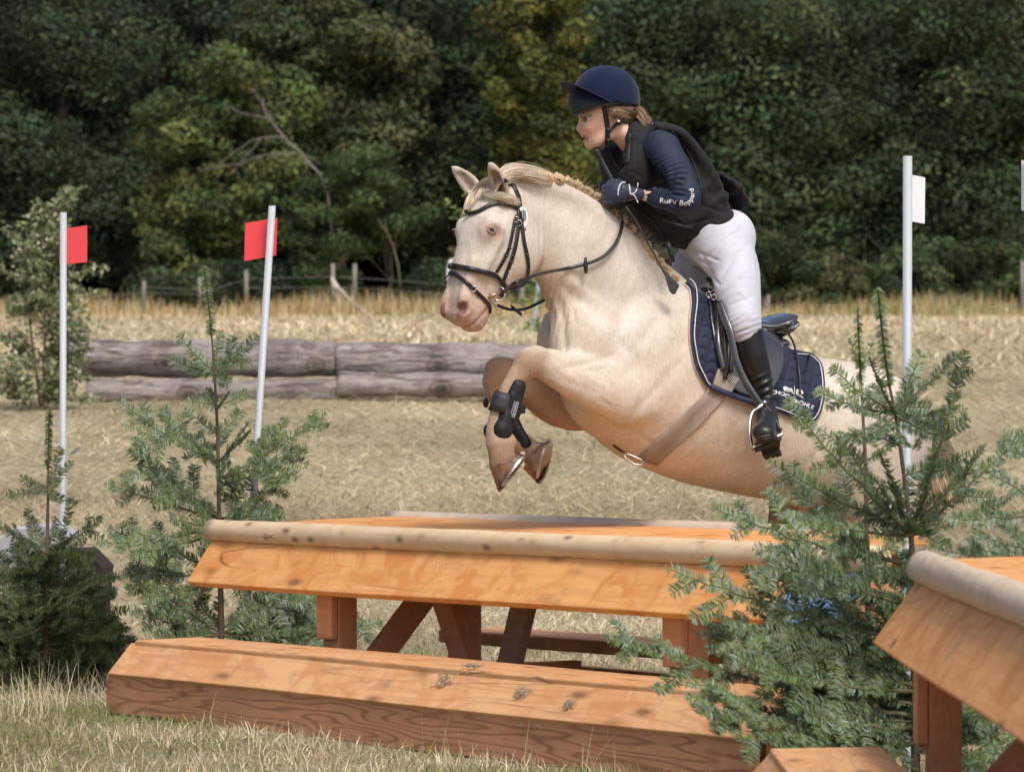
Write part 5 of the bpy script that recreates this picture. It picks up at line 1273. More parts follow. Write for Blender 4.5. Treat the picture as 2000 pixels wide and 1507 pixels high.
fold = fold - .8 * np.exp(-((hy - (180 + (hx - 1125) * .32)) / 1.6) ** 2) * smooth01((hx - 1118) / 8) * smooth01((1190 - hx) / 20) + .5 * np.exp(-((hy - 168 - np.abs(hx - 1148) * .05) / 1.2) ** 2) * np.exp(-((hx - 1148) / 9) ** 2)
hv_ = hv_ + hn_ * (fold * .0028 + .0009 * hnoise(hv_, 40, 33))[:, None]
helm = link('helmet', npmesh('helmet', hv_, hf_, col=hel_col(hv_)), HM, RD, True)
FP = unit(RF * .925 + RU * .36); cP = HH(1184, 197); m = MB(); n = 40; ri, ro, rt = [], [], []
UP = unit(np.cross(RL, FP)); UP = UP if UP[2] > 0 else -UP
for a in np.linspace(-1.75, 1.75, n):
    ci = FP * math.cos(a) * .112 + RL * math.sin(a) * .095; e = max(0, math.cos(a * .98)) ** 1.1 * .060 + .004; co = ci * (1 + e / np.linalg.norm(ci)) ; sag = UP * (-.016 * math.sin(abs(a)) ** 2)
    q0, q1 = cP + ci + sag + UP * .004, cP + co + sag - UP * .0
    ri.append([m.bm.verts.new(Vector(q0 + UP * .003)), m.bm.verts.new(Vector(q0 - UP * .003))]); ro.append([m.bm.verts.new(Vector(q1 + UP * .0022)), m.bm.verts.new(Vector(q1 - UP * .0022))])
for i in range(n - 1):
    m.bm.faces.new((ri[i][0], ri[i + 1][0], ro[i + 1][0], ro[i][0])); m.bm.faces.new((ri[i][1], ro[i][1], ro[i + 1][1], ri[i + 1][1])); m.bm.faces.new((ro[i][0], ro[i + 1][0], ro[i + 1][1], ro[i][1]))
m.build('peak', plain('helmet_peak', (.012, .015, .04), .95, .15, 60, sheen=.15, spec=.1), helm, True, bevel=.001)
m = MB(); pts = crom(np.array([HH(1114, 226, .03), HH(1126, 225.5, .06), HH(1152, 215, .088), HH(1179, 203.5, .098)]), 6); m.tube(pts, .0024, 6); m.build('rim', plain('helmet_rim', (.10, .11, .12), .6), helm, True)
p = HH(1112, 208, -.03); m = MB(); m.sphere(p, .008, 10, (.4, .7, 1.2)); m.build('badge', plain('badge_metal', (.2, .2, .21), .35, metal=.8), helm, True)
HSf = Surf(np.concatenate([BV, hv_]), np.concatenate([BF, hf_ + len(BV)]))
WEB = plain('black_webbing', (.012, .012, .014), .7, .2, 40)
def stb(name, pts, w, off=.003, th=.002, mat=WEB, surf=BS, par=RD, fb=14.42): return strap(surf, pts, w, off, th, fb=fb).build(name, mat, par, True)
stb('chin_strap', [(1178, 202), (1181, 214), (1183, 228), (1186, 243), (1187, 258), (1185, 273), (1180, 285), (1173, 291)], .017, .004, par=helm)
stb('chin_strap', [(1240, 212), (1226, 224), (1211, 236), (1199, 247), (1189, 258)], .012, .012, par=helm)
stb('chin_strap', [(1189, 215), (1199, 216), (1215, 219), (1233, 214)], .010, .010, par=helm)
for x, y in ((1187, 254), (1186, 272)):
    p, n_ = BS.hit(x, y, .010, 14.42); m = MB(); m.sphere(p, .010, 8, (1, .5, .7)); m.build('buckle', plain('black_plastic', (.015, .015, .016), .3), helm, True)
# hair
BRN = [(.24, .15, .09), (.34, .23, .14), (.46, .33, .21), (.14, .085, .05)]
def hair_strands(name, guides, n, seed, w=.0012, jit=.004, offs=(0, .008), fray=.3):
    global HS; keep = HS; HS = BS
    o = strands(name, HAIRM, RD, guides, n, w, jit, offs, BRN, seed, fray, dens=6, kink=.0012); HS = keep; return o
def fhair(S):
    S.sweep([HH(1188, 212, .056), HH(1206, 217, .056), HH(1226, 220, .035), HH(1236, 222, 0), HH(1226, 220, -.035), HH(1206, 217, -.055)], [.018, .022, .026, .026, .026, .022], .020, RU, .01)
    S.sweep([HH(1214, 236, .045), HH(1228, 232, .02), HH(1236, 230, 0)], [.014, .016, .014], .016, RU, .01)
    S.sweep([HH(1238, 222), HH(1250, 224), HH(1256, 234)], [.018, .018, .012], .02, RL, .01)
lo = HH(1180, 250, .1) - .02; hi = HH(1270, 195, -.1) + .02
sculpt('hair', np.minimum(lo, hi), np.maximum(lo, hi), .005, fhair, plain('hair_mass', (.10, .058, .034), .7, .4, 60, bump=.8, bscale=260, bdist=.003), RD)
hair_strands('hair_strands', [[(1186, 206, 14.41), (1200, 211, 14.40), (1218, 217, 14.41), (1238, 222, 14.45)], [(1184, 214, 14.41), (1196, 219, 14.395), (1214, 224, 14.40), (1236, 226, 14.45)], [(1206, 236, 14.41), (1213, 238, 14.42), (1224, 234, 14.43), (1238, 230, 14.46)]], 420, 11)
hair_strands('ponytail', [[(1236, 208, 14.47), (1248, 208, 14.47), (1258, 216, 14.47), (1266, 228, 14.47), (1276, 234, 14.47)], [(1236, 218, 14.45), (1248, 218, 14.45), (1256, 228, 14.45), (1262, 238, 14.45), (1270, 242, 14.45)], [(1234, 228, 14.45), (1244, 230, 14.45), (1250, 238, 14.45), (1256, 246, 14.45), (1262, 250, 14.45)]], 420, 12, offs=(-.01, .01))
# garments -------------------------------------------------------------------------------
def garment(name, fn, lo, hi, vox, rel, mat, col=None, sm=2, par=RD):
    S = SDF(lo, hi, vox); fn(S); V, F = S.mesh(sm); N = vnormals(V, F); x, y = px_of(V); V = V + N * rel(V, x, y, N)[:, None]
    return link(name, npmesh(name, V, F, col=None if col is None else col(V, x, y)), mat, par, True), V, F
# shirt (navy, long sleeved)
def fshirt(S):
    for A_ in (NA, FA):
        A_ = A_[:-1] + [(A_[-1][0] + 12,) + A_[-1][1:]]; S.sweep([P(a, b, c) for a, b, c, _, _ in A_], [rp(d) for *_, d, _ in A_], [e for *_, e in A_], RL, .02)
    S.sweep([H(1258, 300, -.10), P(1290, 288, 14.42)], [rp(30), rp(34)], .05, RL, .03)
    S.ell(P(1342, 386, 14.325), [rp(26), .04, rp(27)], None, .02)
    S.sweep([H(a, b) for a, b, _, _ in TOR[2:]], [rp(c) - .004 for *_, c, _ in TOR[2:]], [d - .004 for *_, d in TOR[2:]], HL, .03)
def rshirt(V, x, y, N):
    d = .0012 * hnoise(V, 30, 41); arm = V[:, 1] < 14.45
    # folds across the upper arm
    t = (y - 270) / 100; u = (x - 1296) * .25 + (y - 290) * .97
    w_ = np.sin(u * .33 + 1.2 * np.sin((x - 1296) * .08) + 3.2 * hnoise(V, 13, 43)); d += arm * .0042 * (1.2 - 2.2 * np.abs(w_) ** .7) * (1 + .6 * hnoise(V, 25, 44)) * smooth01((y - 300) / 30) * smooth01((392 - y) / 18) * smooth01((1352 - x) / 25)
    # folds fanning from the elbow pit
    r = np.hypot(x - 1300, y - 372); a = np.arctan2(y - 372, x - 1300); d += arm * .0035 * np.sin(a * 9 + r * .06) * np.exp(-((r - 34) / 18) ** 2) * (x > 1290)
    d += arm * .0010 * np.sin(x * .45 + .2 * y) * smooth01((1285 - x) / 15)
    return d
sho, SV, SFc = garment('shirt', fshirt, [.2, 14.18, 1.70], [.72, 14.9, 2.16], .0045, rshirt, plain('navy_shirt', (.0085, .0165, .042), .75, .15, 18, bump=.35, bscale=70, bdist=.004, sheen=.0))
SHS = Surf(SV, SFc)
on_surface_text('RuFV Boppard', along([(1290, 395.5), (1310, 397.5), (1330, 400), (1343, 399), (1352, 391), (1355, 380), (1353, 368)]), 12.5, SHS, .004, 'lettering', THR, sho, th=.012)
# vest
def fvest(S):
    S.sweep([H(1392, 462), H(1364, 418), H(1320, 362), H(1277, 318), H(1250, 292)], [rp(50), rp(58), rp(70), rp(67), rp(44)], [.155, .148, .160, .150, .125], HL, .03)
    S.sweep([H(1362, 438, .02), H(1316, 434, .02), H(1270, 416, .03)], [rp(46), rp(50), rp(42)], [.14, .15, .14], HL, .04)       # belly
    S.sweep([H(1222, 350, .06), H(1205, 325, .08), H(1188, 306, .10)], [rp(34), rp(33), rp(20)], [.11, .09, .06], HL, .03)       # far front panel
    S.sweep([H(1250, 275, -.11), H(1262, 255, -.10), H(1262, 248, -.04), H(1258, 250, .05)], [rp(22), rp(17), rp(17), rp(17)], [.03, .022, .03, .03], RF, .02)     # collar
    S.sweep([H(1236, 268, -.118), H(1240, 252, -.10), H(1250, 243, -.05), H(1252, 244, .03)], rp(15), .026, HL, .012)
    S.sweep([H(1252, 258, -.09), H(1246, 290, -.115), H(1240, 330, -.125), H(1240, 360, -.11)], [rp(24), rp(25), rp(30), rp(34)], [.034, .044, .05, .05], HL, .02)
    # back yoke and loose air bladder
    S.sweep([H(1282, 250, -.10), H(1318, 262, -.11), H(1350, 300, -.10), H(1378, 345, -.09), H(1402, 392, -.09)], [rp(14), rp(16), rp(19), rp(20), rp(18)], [.05, .07, .07, .07, .06], HL, .02)
    S.sweep([H(1282, 250, .08), H(1318, 262, .08), H(1350, 300, .09), H(1378, 345, .09), H(1402, 392, .09)], [rp(14), rp(16), rp(19), rp(20), rp(18)], [.05, .07, .07, .07, .06], HL, .02)
    S.sweep([H(1392, 345, .0), H(1418, 366, 0), H(1436, 392, 0), H(1438, 404, 0)], [rp(12), rp(15), rp(12), rp(7)], [.10, .11, .10, .09], HL, .012)
    # neck opening and arm hole
    S.ell(HH(1203, 280, -.01), [.050, .052, .08], np.stack([unit(RF + RU * .9), RL, unit(RU - RF * .9)]), .008, 'sub')
    S.sweep([P(1212, 330, 14.3), P(1206, 318, 14.46), P(1196, 290, 14.5)], [rp(5), rp(14), rp(26)], [.02, .03, .045], RL, .008, 'sub')
def rvest(V, x, y, N):
    d = .0025 * hnoise(V, 16, 51) + .0012 * hnoise(V, 48, 52)
    u = (x - 1300) * .6 + (y - 360) * .8; d += .0035 * np.clip(np.sin(u * .16 + 1.6 * hnoise(V, 9, 54)), -.5, 1) * smooth01((y - 330) / 40)
    for (x0, y0, x1, y1, w_, a_) in ((1290, 400, 1360, 470, 3, -.005), (1250, 400, 1330, 455, 3, .004), (1330, 440, 1400, 425, 3, -.005), (1350, 300, 1400, 400, 3.5, -.006), (1340, 320, 1385, 400, 3, .004), (1300, 255, 1350, 295, 2.5, -.005), (1226, 330, 1262, 352, 2.5, -.004), (1240, 350, 1262, 395, 3, -.004), (1365, 400, 1418, 415, 3, -.005), (1340, 470, 1400, 440, 2.5, .004)):
        L_ = math.hypot(x1 - x0, y1 - y0); t_ = ((x - x0) * (x1 - x0) + (y - y0) * (y1 - y0)) / L_ / L_; q_ = ((x - x0) * (y1 - y0) - (y - y0) * (x1 - x0)) / L_; d += a_ * np.exp(-(q_ / w_) ** 2) * smooth01(t_ * 4) * smooth01((1 - t_) * 4)
    d += .0022 * np.sin((x * .5 + y * .9) * .30 + 3 * hnoise(V, 14, 55)) * smooth01((x - 1385) / 20) * smooth01((420 - y) / 20)
    ln = (x - 1296) * .80 - (y - 252) * .6; d -= .004 * np.exp(-((x - (1326 + (y - 270) * .62 - 6 * np.sin((y - 270) / 60))) / 2.2) ** 2) * smooth01((y - 255) / 15) * smooth01((400 - y) / 30)
    d -= .003 * np.exp(-((x - 1243 - (y - 300) * .02) / 1.8) ** 2) * smooth01((y - 265) / 10) * smooth01((350 - y) / 12)
    return d
VEST = plain('black_vest', (.0045, .0045, .0055), .82, .3, 22, bump=.55, bscale=48, bdist=.008, sheen=.03)
vo_, VV, VF = garment('vest', fvest, [.2, 14.22, 1.60], [.86, 14.92, 2.22], .005, rvest, VEST)
VS = Surf(VV, VF)
stb('trim', [(1265, 262), (1262, 285), (1264, 310), (1272, 335), (1284, 352)], .006, .002, .002, VEST, VS, vo_)
for x, y in ((1274, 243), (1260, 274)):
    p, n_ = VS.hit(x, y, .002, 14.4); m = MB(); m.sphere(p, .0042, 10); m.build('snap', plain('snap_metal', (.25, .25, .26), .35, metal=.8), vo_, True)
stb('collar_edge', [(1190, 292), (1196, 306), (1204, 322), (1212, 328), (1219, 318), (1222, 300)], .007, .003, .003, plain('collar_trim', (.016, .017, .02), .6), VS, vo_)
stb('flap', [(1229, 262), (1228, 285), (1226, 308), (1225, 318)], .022, .003, .003, plain('collar_trim', (.016, .017, .02), .6), VS, vo_)
stb('zip', [(1312, 256), (1330, 275), (1346, 300), (1358, 330), (1368, 362), (1374, 395)], .005, .002, .002, plain('collar_trim', (.016, .017, .02), .6), VS, vo_)
stb('side_strap', [(1292, 428), (1312, 436), (1334, 442), (1352, 444)], .012, .003, .003, plain('collar_trim', (.016, .017, .02), .6), VS, vo_)
stb('lanyard', [(1232, 402), (1250, 410), (1270, 425), (1290, 448), (1302, 472)], .007, .006, .003, WEB, VS, vo_, 14.45)
m = MB(); m.tube([P(1303, 470, 14.38), P(1308, 485, 14.38), P(1312, 500, 14.38), P(1314, 512, 14.38)], [.008, .011, .011, .008], 10); m.build('lanyard_end', plain('black_plastic', (.015, .015, .016), .3), vo_, True)
# breeches
def fbr(S):
    S.ell(H(1404, 468, 0), [.118, .155, .095], np.stack([HF, HL, RU]), .05)
    S.ell(H(1430, 456, -.05), [.068, .10, .082], np.stack([HF, HL, RU]), .04)
    S.sweep([H(1400, 470), H(1372, 450), H(1352, 430)], [rp(54), rp(52), rp(46)], [.15, .14, .13], HL, .03)
    for A_ in (NL_, FL_): S.sweep([H(a, b, c) for a, b, c, _, _ in A_], [rp(d) for *_, d, _ in A_], [e for *_, e in A_], HL, .035)
    S.ell(H(1450, 628, -.315), [.05, .045, .06], None, .03)
def rbr(V, x, y, N):
    d = .0010 * hnoise(V, 20, 61)
    def crease(x0, y0, x1, y1, w, a):
        L = math.hypot(x1 - x0, y1 - y0); t = ((x - x0) * (x1 - x0) + (y - y0) * (y1 - y0)) / L / L; q = ((x - x0) * (y1 - y0) - (y - y0) * (x1 - x0)) / L
        return a * np.exp(-(q / w) ** 2) * smooth01(t * 4) * smooth01((1 - t) * 4)
    for c_ in ((1330, 498, 1385, 545, 2.6, -.006), (1340, 492, 1390, 530, 2.4, .004), (1350, 520, 1392, 548, 2.4, -.005), (1345, 486, 1412, 512, 2.6, -.005), (1380, 548, 1352, 562, 3, -.006), (1378, 505, 1420, 470, 3, -.004), (1392, 540, 1408, 560, 2.6, -.004),
               (1425, 640, 1470, 622, 2.0, -.003), (1428, 630, 1462, 612, 2.0, -.003), (1322, 500, 1360, 522, 2.4, .004), (1395, 545, 1372, 500, 3.5, -.006), (1400, 480, 1440, 450, 3, -.003), (1318, 510, 1345, 545, 2.2, -.004), (1360, 488, 1380, 520, 2.0, .003)): d += 1.25 * crease(*c_)
    for c_ in ((1398, 560, 1440, 490, 4, -.004), (1405, 575, 1462, 520, 4, .003), (1400, 540, 1470, 470, 5, -.003), (1420, 600, 1475, 575, 3, -.003), (1436, 560, 1478, 600, 4, .0025), (1330, 515, 1352, 560, 3, -.004), (1395, 500, 1450, 430, 4, .003), (1425, 655, 1468, 640, 1.8, -.003), (1318, 492, 1400, 520, 2, -.004)): d += crease(*c_)
    return d + .0012 * np.sin(y * .55 + x * .2) * smooth01((y - 600) / 30)
WB = NT('white_breeches'); vv_ = WB.coord(); WB.base(WB.ramp(WB.noise(vv_, 9, 5), [(.3, (.50, .515, .585)), (.7, (.57, .585, .66))])); WB.set(Roughness=.7); WB.b.inputs['Sheen Weight'].default_value = .15; WB.bump(WB.noise(WB.coord((18, 18, 46), (0, .5, 0)), 1, 4, .6), .35, .006)
br_, BRV, BRF = garment('breeches', fbr, [.52, 14.22, 1.36], [.98, 15.05, 1.86], .0048, rbr, WB.m)
BRS = Surf(BRV, BRF)
stb('side_seam', [(1474, 505), (1476, 520), (1477, 540), (1476, 560)], .002, .0008, .0006, plain('seam_grey', (.42, .42, .46), .7), BRS, br_)
# boots
def fboot(S):
    S.sweep([H(a, b, c) for a, b, c, _, _ in BT], [rp(d) + .002 for *_, d, _ in BT], [e + .002 for *_, e in BT], HL, .02)
    S.sweep([P(1496, 802, 14.375), P(1502, 838, 14.36), P(1498, 848, 14.28), P(1491, 845, 14.195)], [.036, .038, .034, .029], [.036, .040, .044, .040], RL, .02)
    S.sweep([P(1495, 800, 14.36), P(1497, 818, 14.31), P(1492, 838, 14.22)], [.034, .036, .028], [.034, .037, .036], RL, .02)
    S.ell(H(1459, 640, -.295), [.052, .052, .03], None, .004, 'sub')
    x, y, z = S.grid([0, 0, 0], S.n); px = 1000 + x / y * FPX; py = HOR - (z - EYE) / y * FPX
    d = ((662 - (px - 1432) * .33) - np.maximum(0, px - 1478) * 1.2 - py) / 552; S.f = np.where(y > 0, np.maximum(S.f, d.astype(np.float32)), S.f)
def rboot(V, x, y, N):
    d = .0010 * hnoise(V, 22, 71); u = y + (x - 1490) * .45 + 5 * hnoise(V, 12, 73); d += .0046 * np.clip(np.sin(u * .38), -.6, 1) * smooth01((y - 715) / 30) * smooth01((812 - y) / 15)
    return d
BOOT = plain('boot_leather', (.013, .013, .014), .38, .4, 18, bump=.25, bscale=300, bdist=.001, spec=.45)
bo_, _, _ = garment('riding_boot', fboot, [.72, 14.06, .93], [.99, 14.52, 1.44], .0045, rboot, BOOT)
# sole of the boot
m = MB(); c0 = Vector(P(1491, 848, 14.21)); fw = (Vector(P(1488, 838, 14.17)) - Vector(P(1504, 866, 14.42))).normalized(); lt = Vector((.97, -.1, .22)); lt = (lt - fw * lt.dot(fw)).normalized(); dn = fw.cross(lt); dn = dn if dn.z < 0 else -dn
cen = Vector(P(1497, 852, 14.29)) + dn * .026; n = 30; top, bot = [], []
for a in np.linspace(0, 2 * math.pi, n, endpoint=False):
    q = fw * (math.cos(a) * (.125)) + lt * math.sin(a) * (.041 + .007 * math.cos(a)); top.append(m.bm.verts.new(cen + q)); bot.append(m.bm.verts.new(cen + q + dn * .011))
for j in range(n): m.bm.faces.new((top[j], top[(j + 1) % n], bot[(j + 1) % n], bot[j]))
m.bm.faces.new(top); m.bm.faces.new(bot[::-1]); m.build('sole', plain('rubber_sole', (.014, .011, .009), .7, .3, 40), bo_, bevel=.002)
m = MB(); hc = cen - fw * .085 + dn * .018; 
m.hexa([hc + fw * i * .032 + lt * j * .032 + dn * k * .013 for k in (-1, 1) for i, j in ((-1, -1), (1, -1), (1, 1), (-1, 1))]); m.build('heel', plain('rubber_sole', (.014, .011, .009), .7), bo_, bevel=.006)
m = MB(); m.tube([cen + fw * (math.cos(a) * .127) + lt * math.sin(a) * (.043 + .007 * math.cos(a)) - dn * .002 for a in np.linspace(-1.9, 1.9, 26)], .0016, 5); m.build('welt', plain('welt_grey', (.16, .14, .12), .6), bo_, True)
m = MB(); 
for k in range(4):
    y_ = 806 + k * 5; m.tube([P(1497, y_, 14.30), P(1504, y_ - 2, 14.295), P(1511, y_ + 1, 14.31)], .0022, 5)
m.build('lace', plain('lace_grey', (.10, .10, .11), .5), bo_, True)
# far boot, mostly hidden by the horse
def fb2(S):
    S.sweep([H(1362, 650, .30), H(1385, 720, .31), H(1405, 790, .32)], [rp(28), rp(24), rp(18)], [.055, .05, .04], HL, .02)
    S.sweep([H(1405, 795, .32), H(1395, 838, .30), H(1385, 840, .2)], .03, .034, RL, .015)
garment('riding_boot', fb2, [.6, 14.75, .9], [.98, 15.12, 1.44], .008, lambda V, x, y, N: 0 * x, BOOT)
# stirrup and leather belong to the saddle
LS = [PV(1404, 589, 14.42), PV(1414, 618, 14.385), PV(1426, 650, 14.355), PV(1437, 700, 14.335), PV(1452, 738, 14.325), PV(1470, 768, 14.315), PV(1486, 792, 14.31)]
A_ = crom(np.array([list(p) for p in LS]), 8); strap3(A_, np.array([unit((-.35, -1, .1))] * len(A_)), .026, .003).build('stirrup_leather', GLOSS, SD, True)
m = MB(); pts = crom(np.array([list(PV(x, y, Y)) for x, y, Y in ((1493, 788, 14.31), (1482, 796, 14.30), (1470, 806, 14.28), (1465, 828, 14.26), (1465, 850, 14.245), (1469, 872, 14.235))]), 5); m.tube(pts, [.0045] * len(pts), 8, flat=1.5); m.sphere(PV(1493, 786, 14.305), .0085, 12)
sti = m.build('stirrup', STEEL, SD, True)
m = MB(); pts = crom(np.array([list(PV(x, y, Y)) for x, y, Y in ((1494, 790, 14.31), (1503, 800, 14.30), (1514, 816, 14.285), (1521, 834, 14.27), (1526, 850, 14.26))]), 5); m.tube(pts, .0038, 8); m.sphere(PV(1525, 838, 14.262), .0055, 10); m.build('branch', plain('stirrup_black', (.02, .02, .022), .3), sti, True)
a0, a1 = Vector(PV(1468, 876, 14.235)), Vector(PV(1528, 850, 14.26)); m = MB(); t = (a1 - a0).normalized(); f_ = Vector((0, -1, .25)); f_ = (f_ - t * f_.dot(t)).normalized(); u_ = t.cross(f_)
m.hexa([a0 + t * ((a1 - a0).length if i > 0 else 0) + f_ * j * .024 + u_ * k * .006 for k in (-1, 1) for i, j in ((-1, -1), (1, -1), (1, 1), (-1, 1))]); m.build('tread', STEEL, sti, bevel=.004)
m = MB(); m.hexa([a0 + t * ((a1 - a0).length - .012 if i > 0 else .012) + f_ * j * .022 + u_ * (k * .003 + .011) for k in (-1, 1) for i, j in ((-1, -1), (1, -1), (1, 1), (-1, 1))]); m.build('tread_pad', plain('rubber_pad', (.02, .02, .02), .8), sti)
# gloves with separate fingers
GLV = plain('navy_glove', (.016, .022, .052), .7, .2, 30, bump=.5, bscale=450, bdist=.001, sheen=.2)
def glove(name, wr, Yw, flip, lab=None):
    """wr: photo point of the wrist, hand points left; back of the hand faces the viewer when flip=1"""
    x0, y0 = wr; Q = lambda dx, dy, dz: P(x0 + dx, y0 + dy, Yw + dz)
    def f(S):
        S.sweep([Q(2, 0, 0), Q(-12, -2, .005), Q(-28, -3, .008), Q(-46, -2, .012), Q(-56, 0, .02)], [.021, .023, .031, .036, .034], [.017, .017, .018, .019, .017], [0, 1, 0], .006)
        for i, dy in enumerate((-16, -5.5, 5, 14.5)):
            s = (1, 1.06, 1.0, .84)[i]; r = .0102 * (1, 1.02, .97, .88)[i]
            S.sweep([Q(-50, dy, .012), Q(-60 - 3 * s, dy + 1, .022), Q(-63 - 4 * s, dy + 3, .045)], [r * 1.1, r * 1.08, r], [r * 1.1, r * 1.08, r], [0, 1, .3], .0035)
            S.sweep([Q(-63 - 4 * s, dy + 3, .045), Q(-52, dy + 4, .062), Q(-36, dy + 3, .056)], [r, r * .95, r * .85], [r, r * .95, r * .85], [0, 1, .3], .0035)
        S.sweep([Q(-18, -10, .02), Q(-32, -21, .022), Q(-47, -25, .026), Q(-58, -23, .03)], [.0135, .0125, .011, .0095], [.0135, .0125, .011, .0095], [0, 1, .2], .005)
    lo = np.minimum(Q(-78, 34, -.04), Q(12, -40, -.04)) ; hi = np.maximum(Q(-78, -40, .09), Q(14, 34, .09))
    return garment(name, f, np.minimum(lo, hi), np.maximum(lo, hi), .0032, lambda V, x, y, N: .0007 * hnoise(V, 60, 81) - .0014 * np.exp(-((x - x0 + 38) / 3) ** 2) * smooth01(np.sin(y * .5)), GLV)
gl, GV, GF = glove('glove', (1248, 380), 14.385, 1)
GS = Surf(GV, GF)
glove('glove', (1240, 374), 14.60, -1)
def gpipe(pts, w=.0042): strap(GS, pts, w, .001, .0016, fb=14.37).build('piping', PIP, gl, True)
gpipe([(1207, 382), (1208, 370), (1212, 360), (1219, 356), (1227, 359), (1230, 368), (1231, 380)])
gpipe([(1246, 357), (1245, 366), (1242, 374), (1237, 378), (1231, 379)]); gpipe([(1231, 379), (1238, 381), (1243, 388), (1246, 396)])
p, n_ = GS.hit(1218, 366, .002, 14.36); m = MB(); m.box(tuple(p - Vector((.003, .001, .003))), tuple(p + Vector((.003, .001, .003)))); m.build('stud', plain('brass', (.55, .42, .2), .3, metal=.9), gl)
# riding crop held in the far hand
CR = empty('riding_crop', P(1230, 414, 14.42), 'ribbed black riding crop held by the rider, its leather flap hanging by the plaits', 'riding crop')
g0, g1 = Vector(P(1166, 296, 14.46)), Vector(P(1199, 358, 14.43)); m = MB(); n = 90; pts = [g0.lerp(g1, k / n) for k in range(n + 1)]; m.tube(pts, [(.0125 - .0045 * min(1, k / 40)) * (1 + .09 * math.sin(k * 1.5)) for k in range(n + 1)], 12)
m.sphere(g0, .0145, 12); m.build('grip', plain('ribbed_rubber', (.024, .024, .027), .5, .2, 40), CR, True)
sp = [P(1199, 358, 14.43), P(1210, 384, 14.44)] + [P(x, y, Y) for x, y, Y in ((1222, 403, 14.40), (1243, 433, 14.39), (1258, 461, 14.38), (1278, 497, 14.37), (1291, 521, 14.365), (1300, 539, 14.36))]
A_ = crom(np.array(sp), 6); m = MB(); m.tube(A_, np.linspace(.0042, .0028, len(A_)), 7); m.build('shaft', LEA, CR, True)
m = MB(); fpts = [(1296, 527), (1301, 530), (1311, 541), (1324, 553), (1327, 558), (1319, 574), (1313, 575), (1307, 568), (1302, 552)]
v0 = [m.bm.verts.new(Vector(P(x, y, 14.355))) for x, y in fpts]; v1 = [m.bm.verts.new(Vector(P(x, y, 14.365))) for x, y in fpts]; k = len(fpts); m.bm.faces.new(v0); m.bm.faces.new(v1[::-1])
for i in range(k): m.bm.faces.new((v0[i], v0[(i + 1) % k], v1[(i + 1) % k], v1[i]))
m.build('flap', plain('crop_leather', (.035, .036, .038), .5, .2), CR, bevel=.002)
# rein buckle end over the neck between the hands
A_ = crom(np.array([P(1208, 400, 14.40), P(1214, 392, 14.46), P(1200, 384, 14.56)]), 6); strap3(A_, np.array([unit((-.2, -1, .1))] * len(A_)), .012, .0022).build('rein', LEA, BR, True)
# a bystander by the far fence, seen beside the horse's face
def bystander():
    Yb = 96.0; e = empty('person', P(893, 612, Yb), 'distant bystander in a white shirt half hidden behind the horse face', 'person'); Qb = lambda x, y, dz=0: P(x, y, Yb + dz); s = Yb / FPX
    gzb = float(gz(Qb(893, 612)[0], Yb)); f0 = HOR - (gzb - EYE) / s; h = 1.66 / s; Yy = lambda t: f0 - h * t
    def f(S):
        S.ell(Qb(893, Yy(.93)), [.08, .09, .11], None, .03); S.sweep([Qb(894, Yy(.87)), Qb(894, Yy(.80))], .05, .05, [0, 1, 0], .04)
        S.sweep([Qb(895, Yy(.79)), Qb(895, Yy(.66)), Qb(895, Yy(.52))], [.18, .14, .16], [.10, .09, .11], [0, 1, 0], .04)
        for q in (-1, 1):
            S.sweep([Qb(895 + q * 7, Yy(.5)), Qb(895 + q * 7, Yy(.27)), Qb(895 + q * 7, Yy(.04))], [.085, .06, .045], [.085, .06, .045], [0, 1, 0], .02); S.sweep([Qb(895 + q * 7, Yy(.03)), Qb(895 + q * 7, Yy(.02), -.12)], .045, .04, [1, 0, 0], .02)
            S.sweep([Qb(895 + q * 15, Yy(.79)), Qb(895 + q * 20, Yy(.63)), Qb(895 + q * 17, Yy(.47))], [.05, .042, .035], [.05, .042, .035], [0, 1, 0], .03)
    lo, hi = Qb(860, f0 + 4, -.3), Qb(930, Yy(1.03), .3)
    def col(V):
        x, y = px_of(V); c = np.tile([.5, .3, .2], (len(V), 1)); t = (f0 - y) / h; c[(t < .83) & (t > .52)] = (.75, .75, .78); c[t < .52] = (.03, .04, .07); c[t < .03] = (.02, .02, .02); c[(t > .93)] = (.22, .08, .04); return c
    sculpt('body', np.minimum(lo, hi), np.maximum(lo, hi), .02, f, vcol('bystander_cloth', .8), e, 2, col)
bystander()
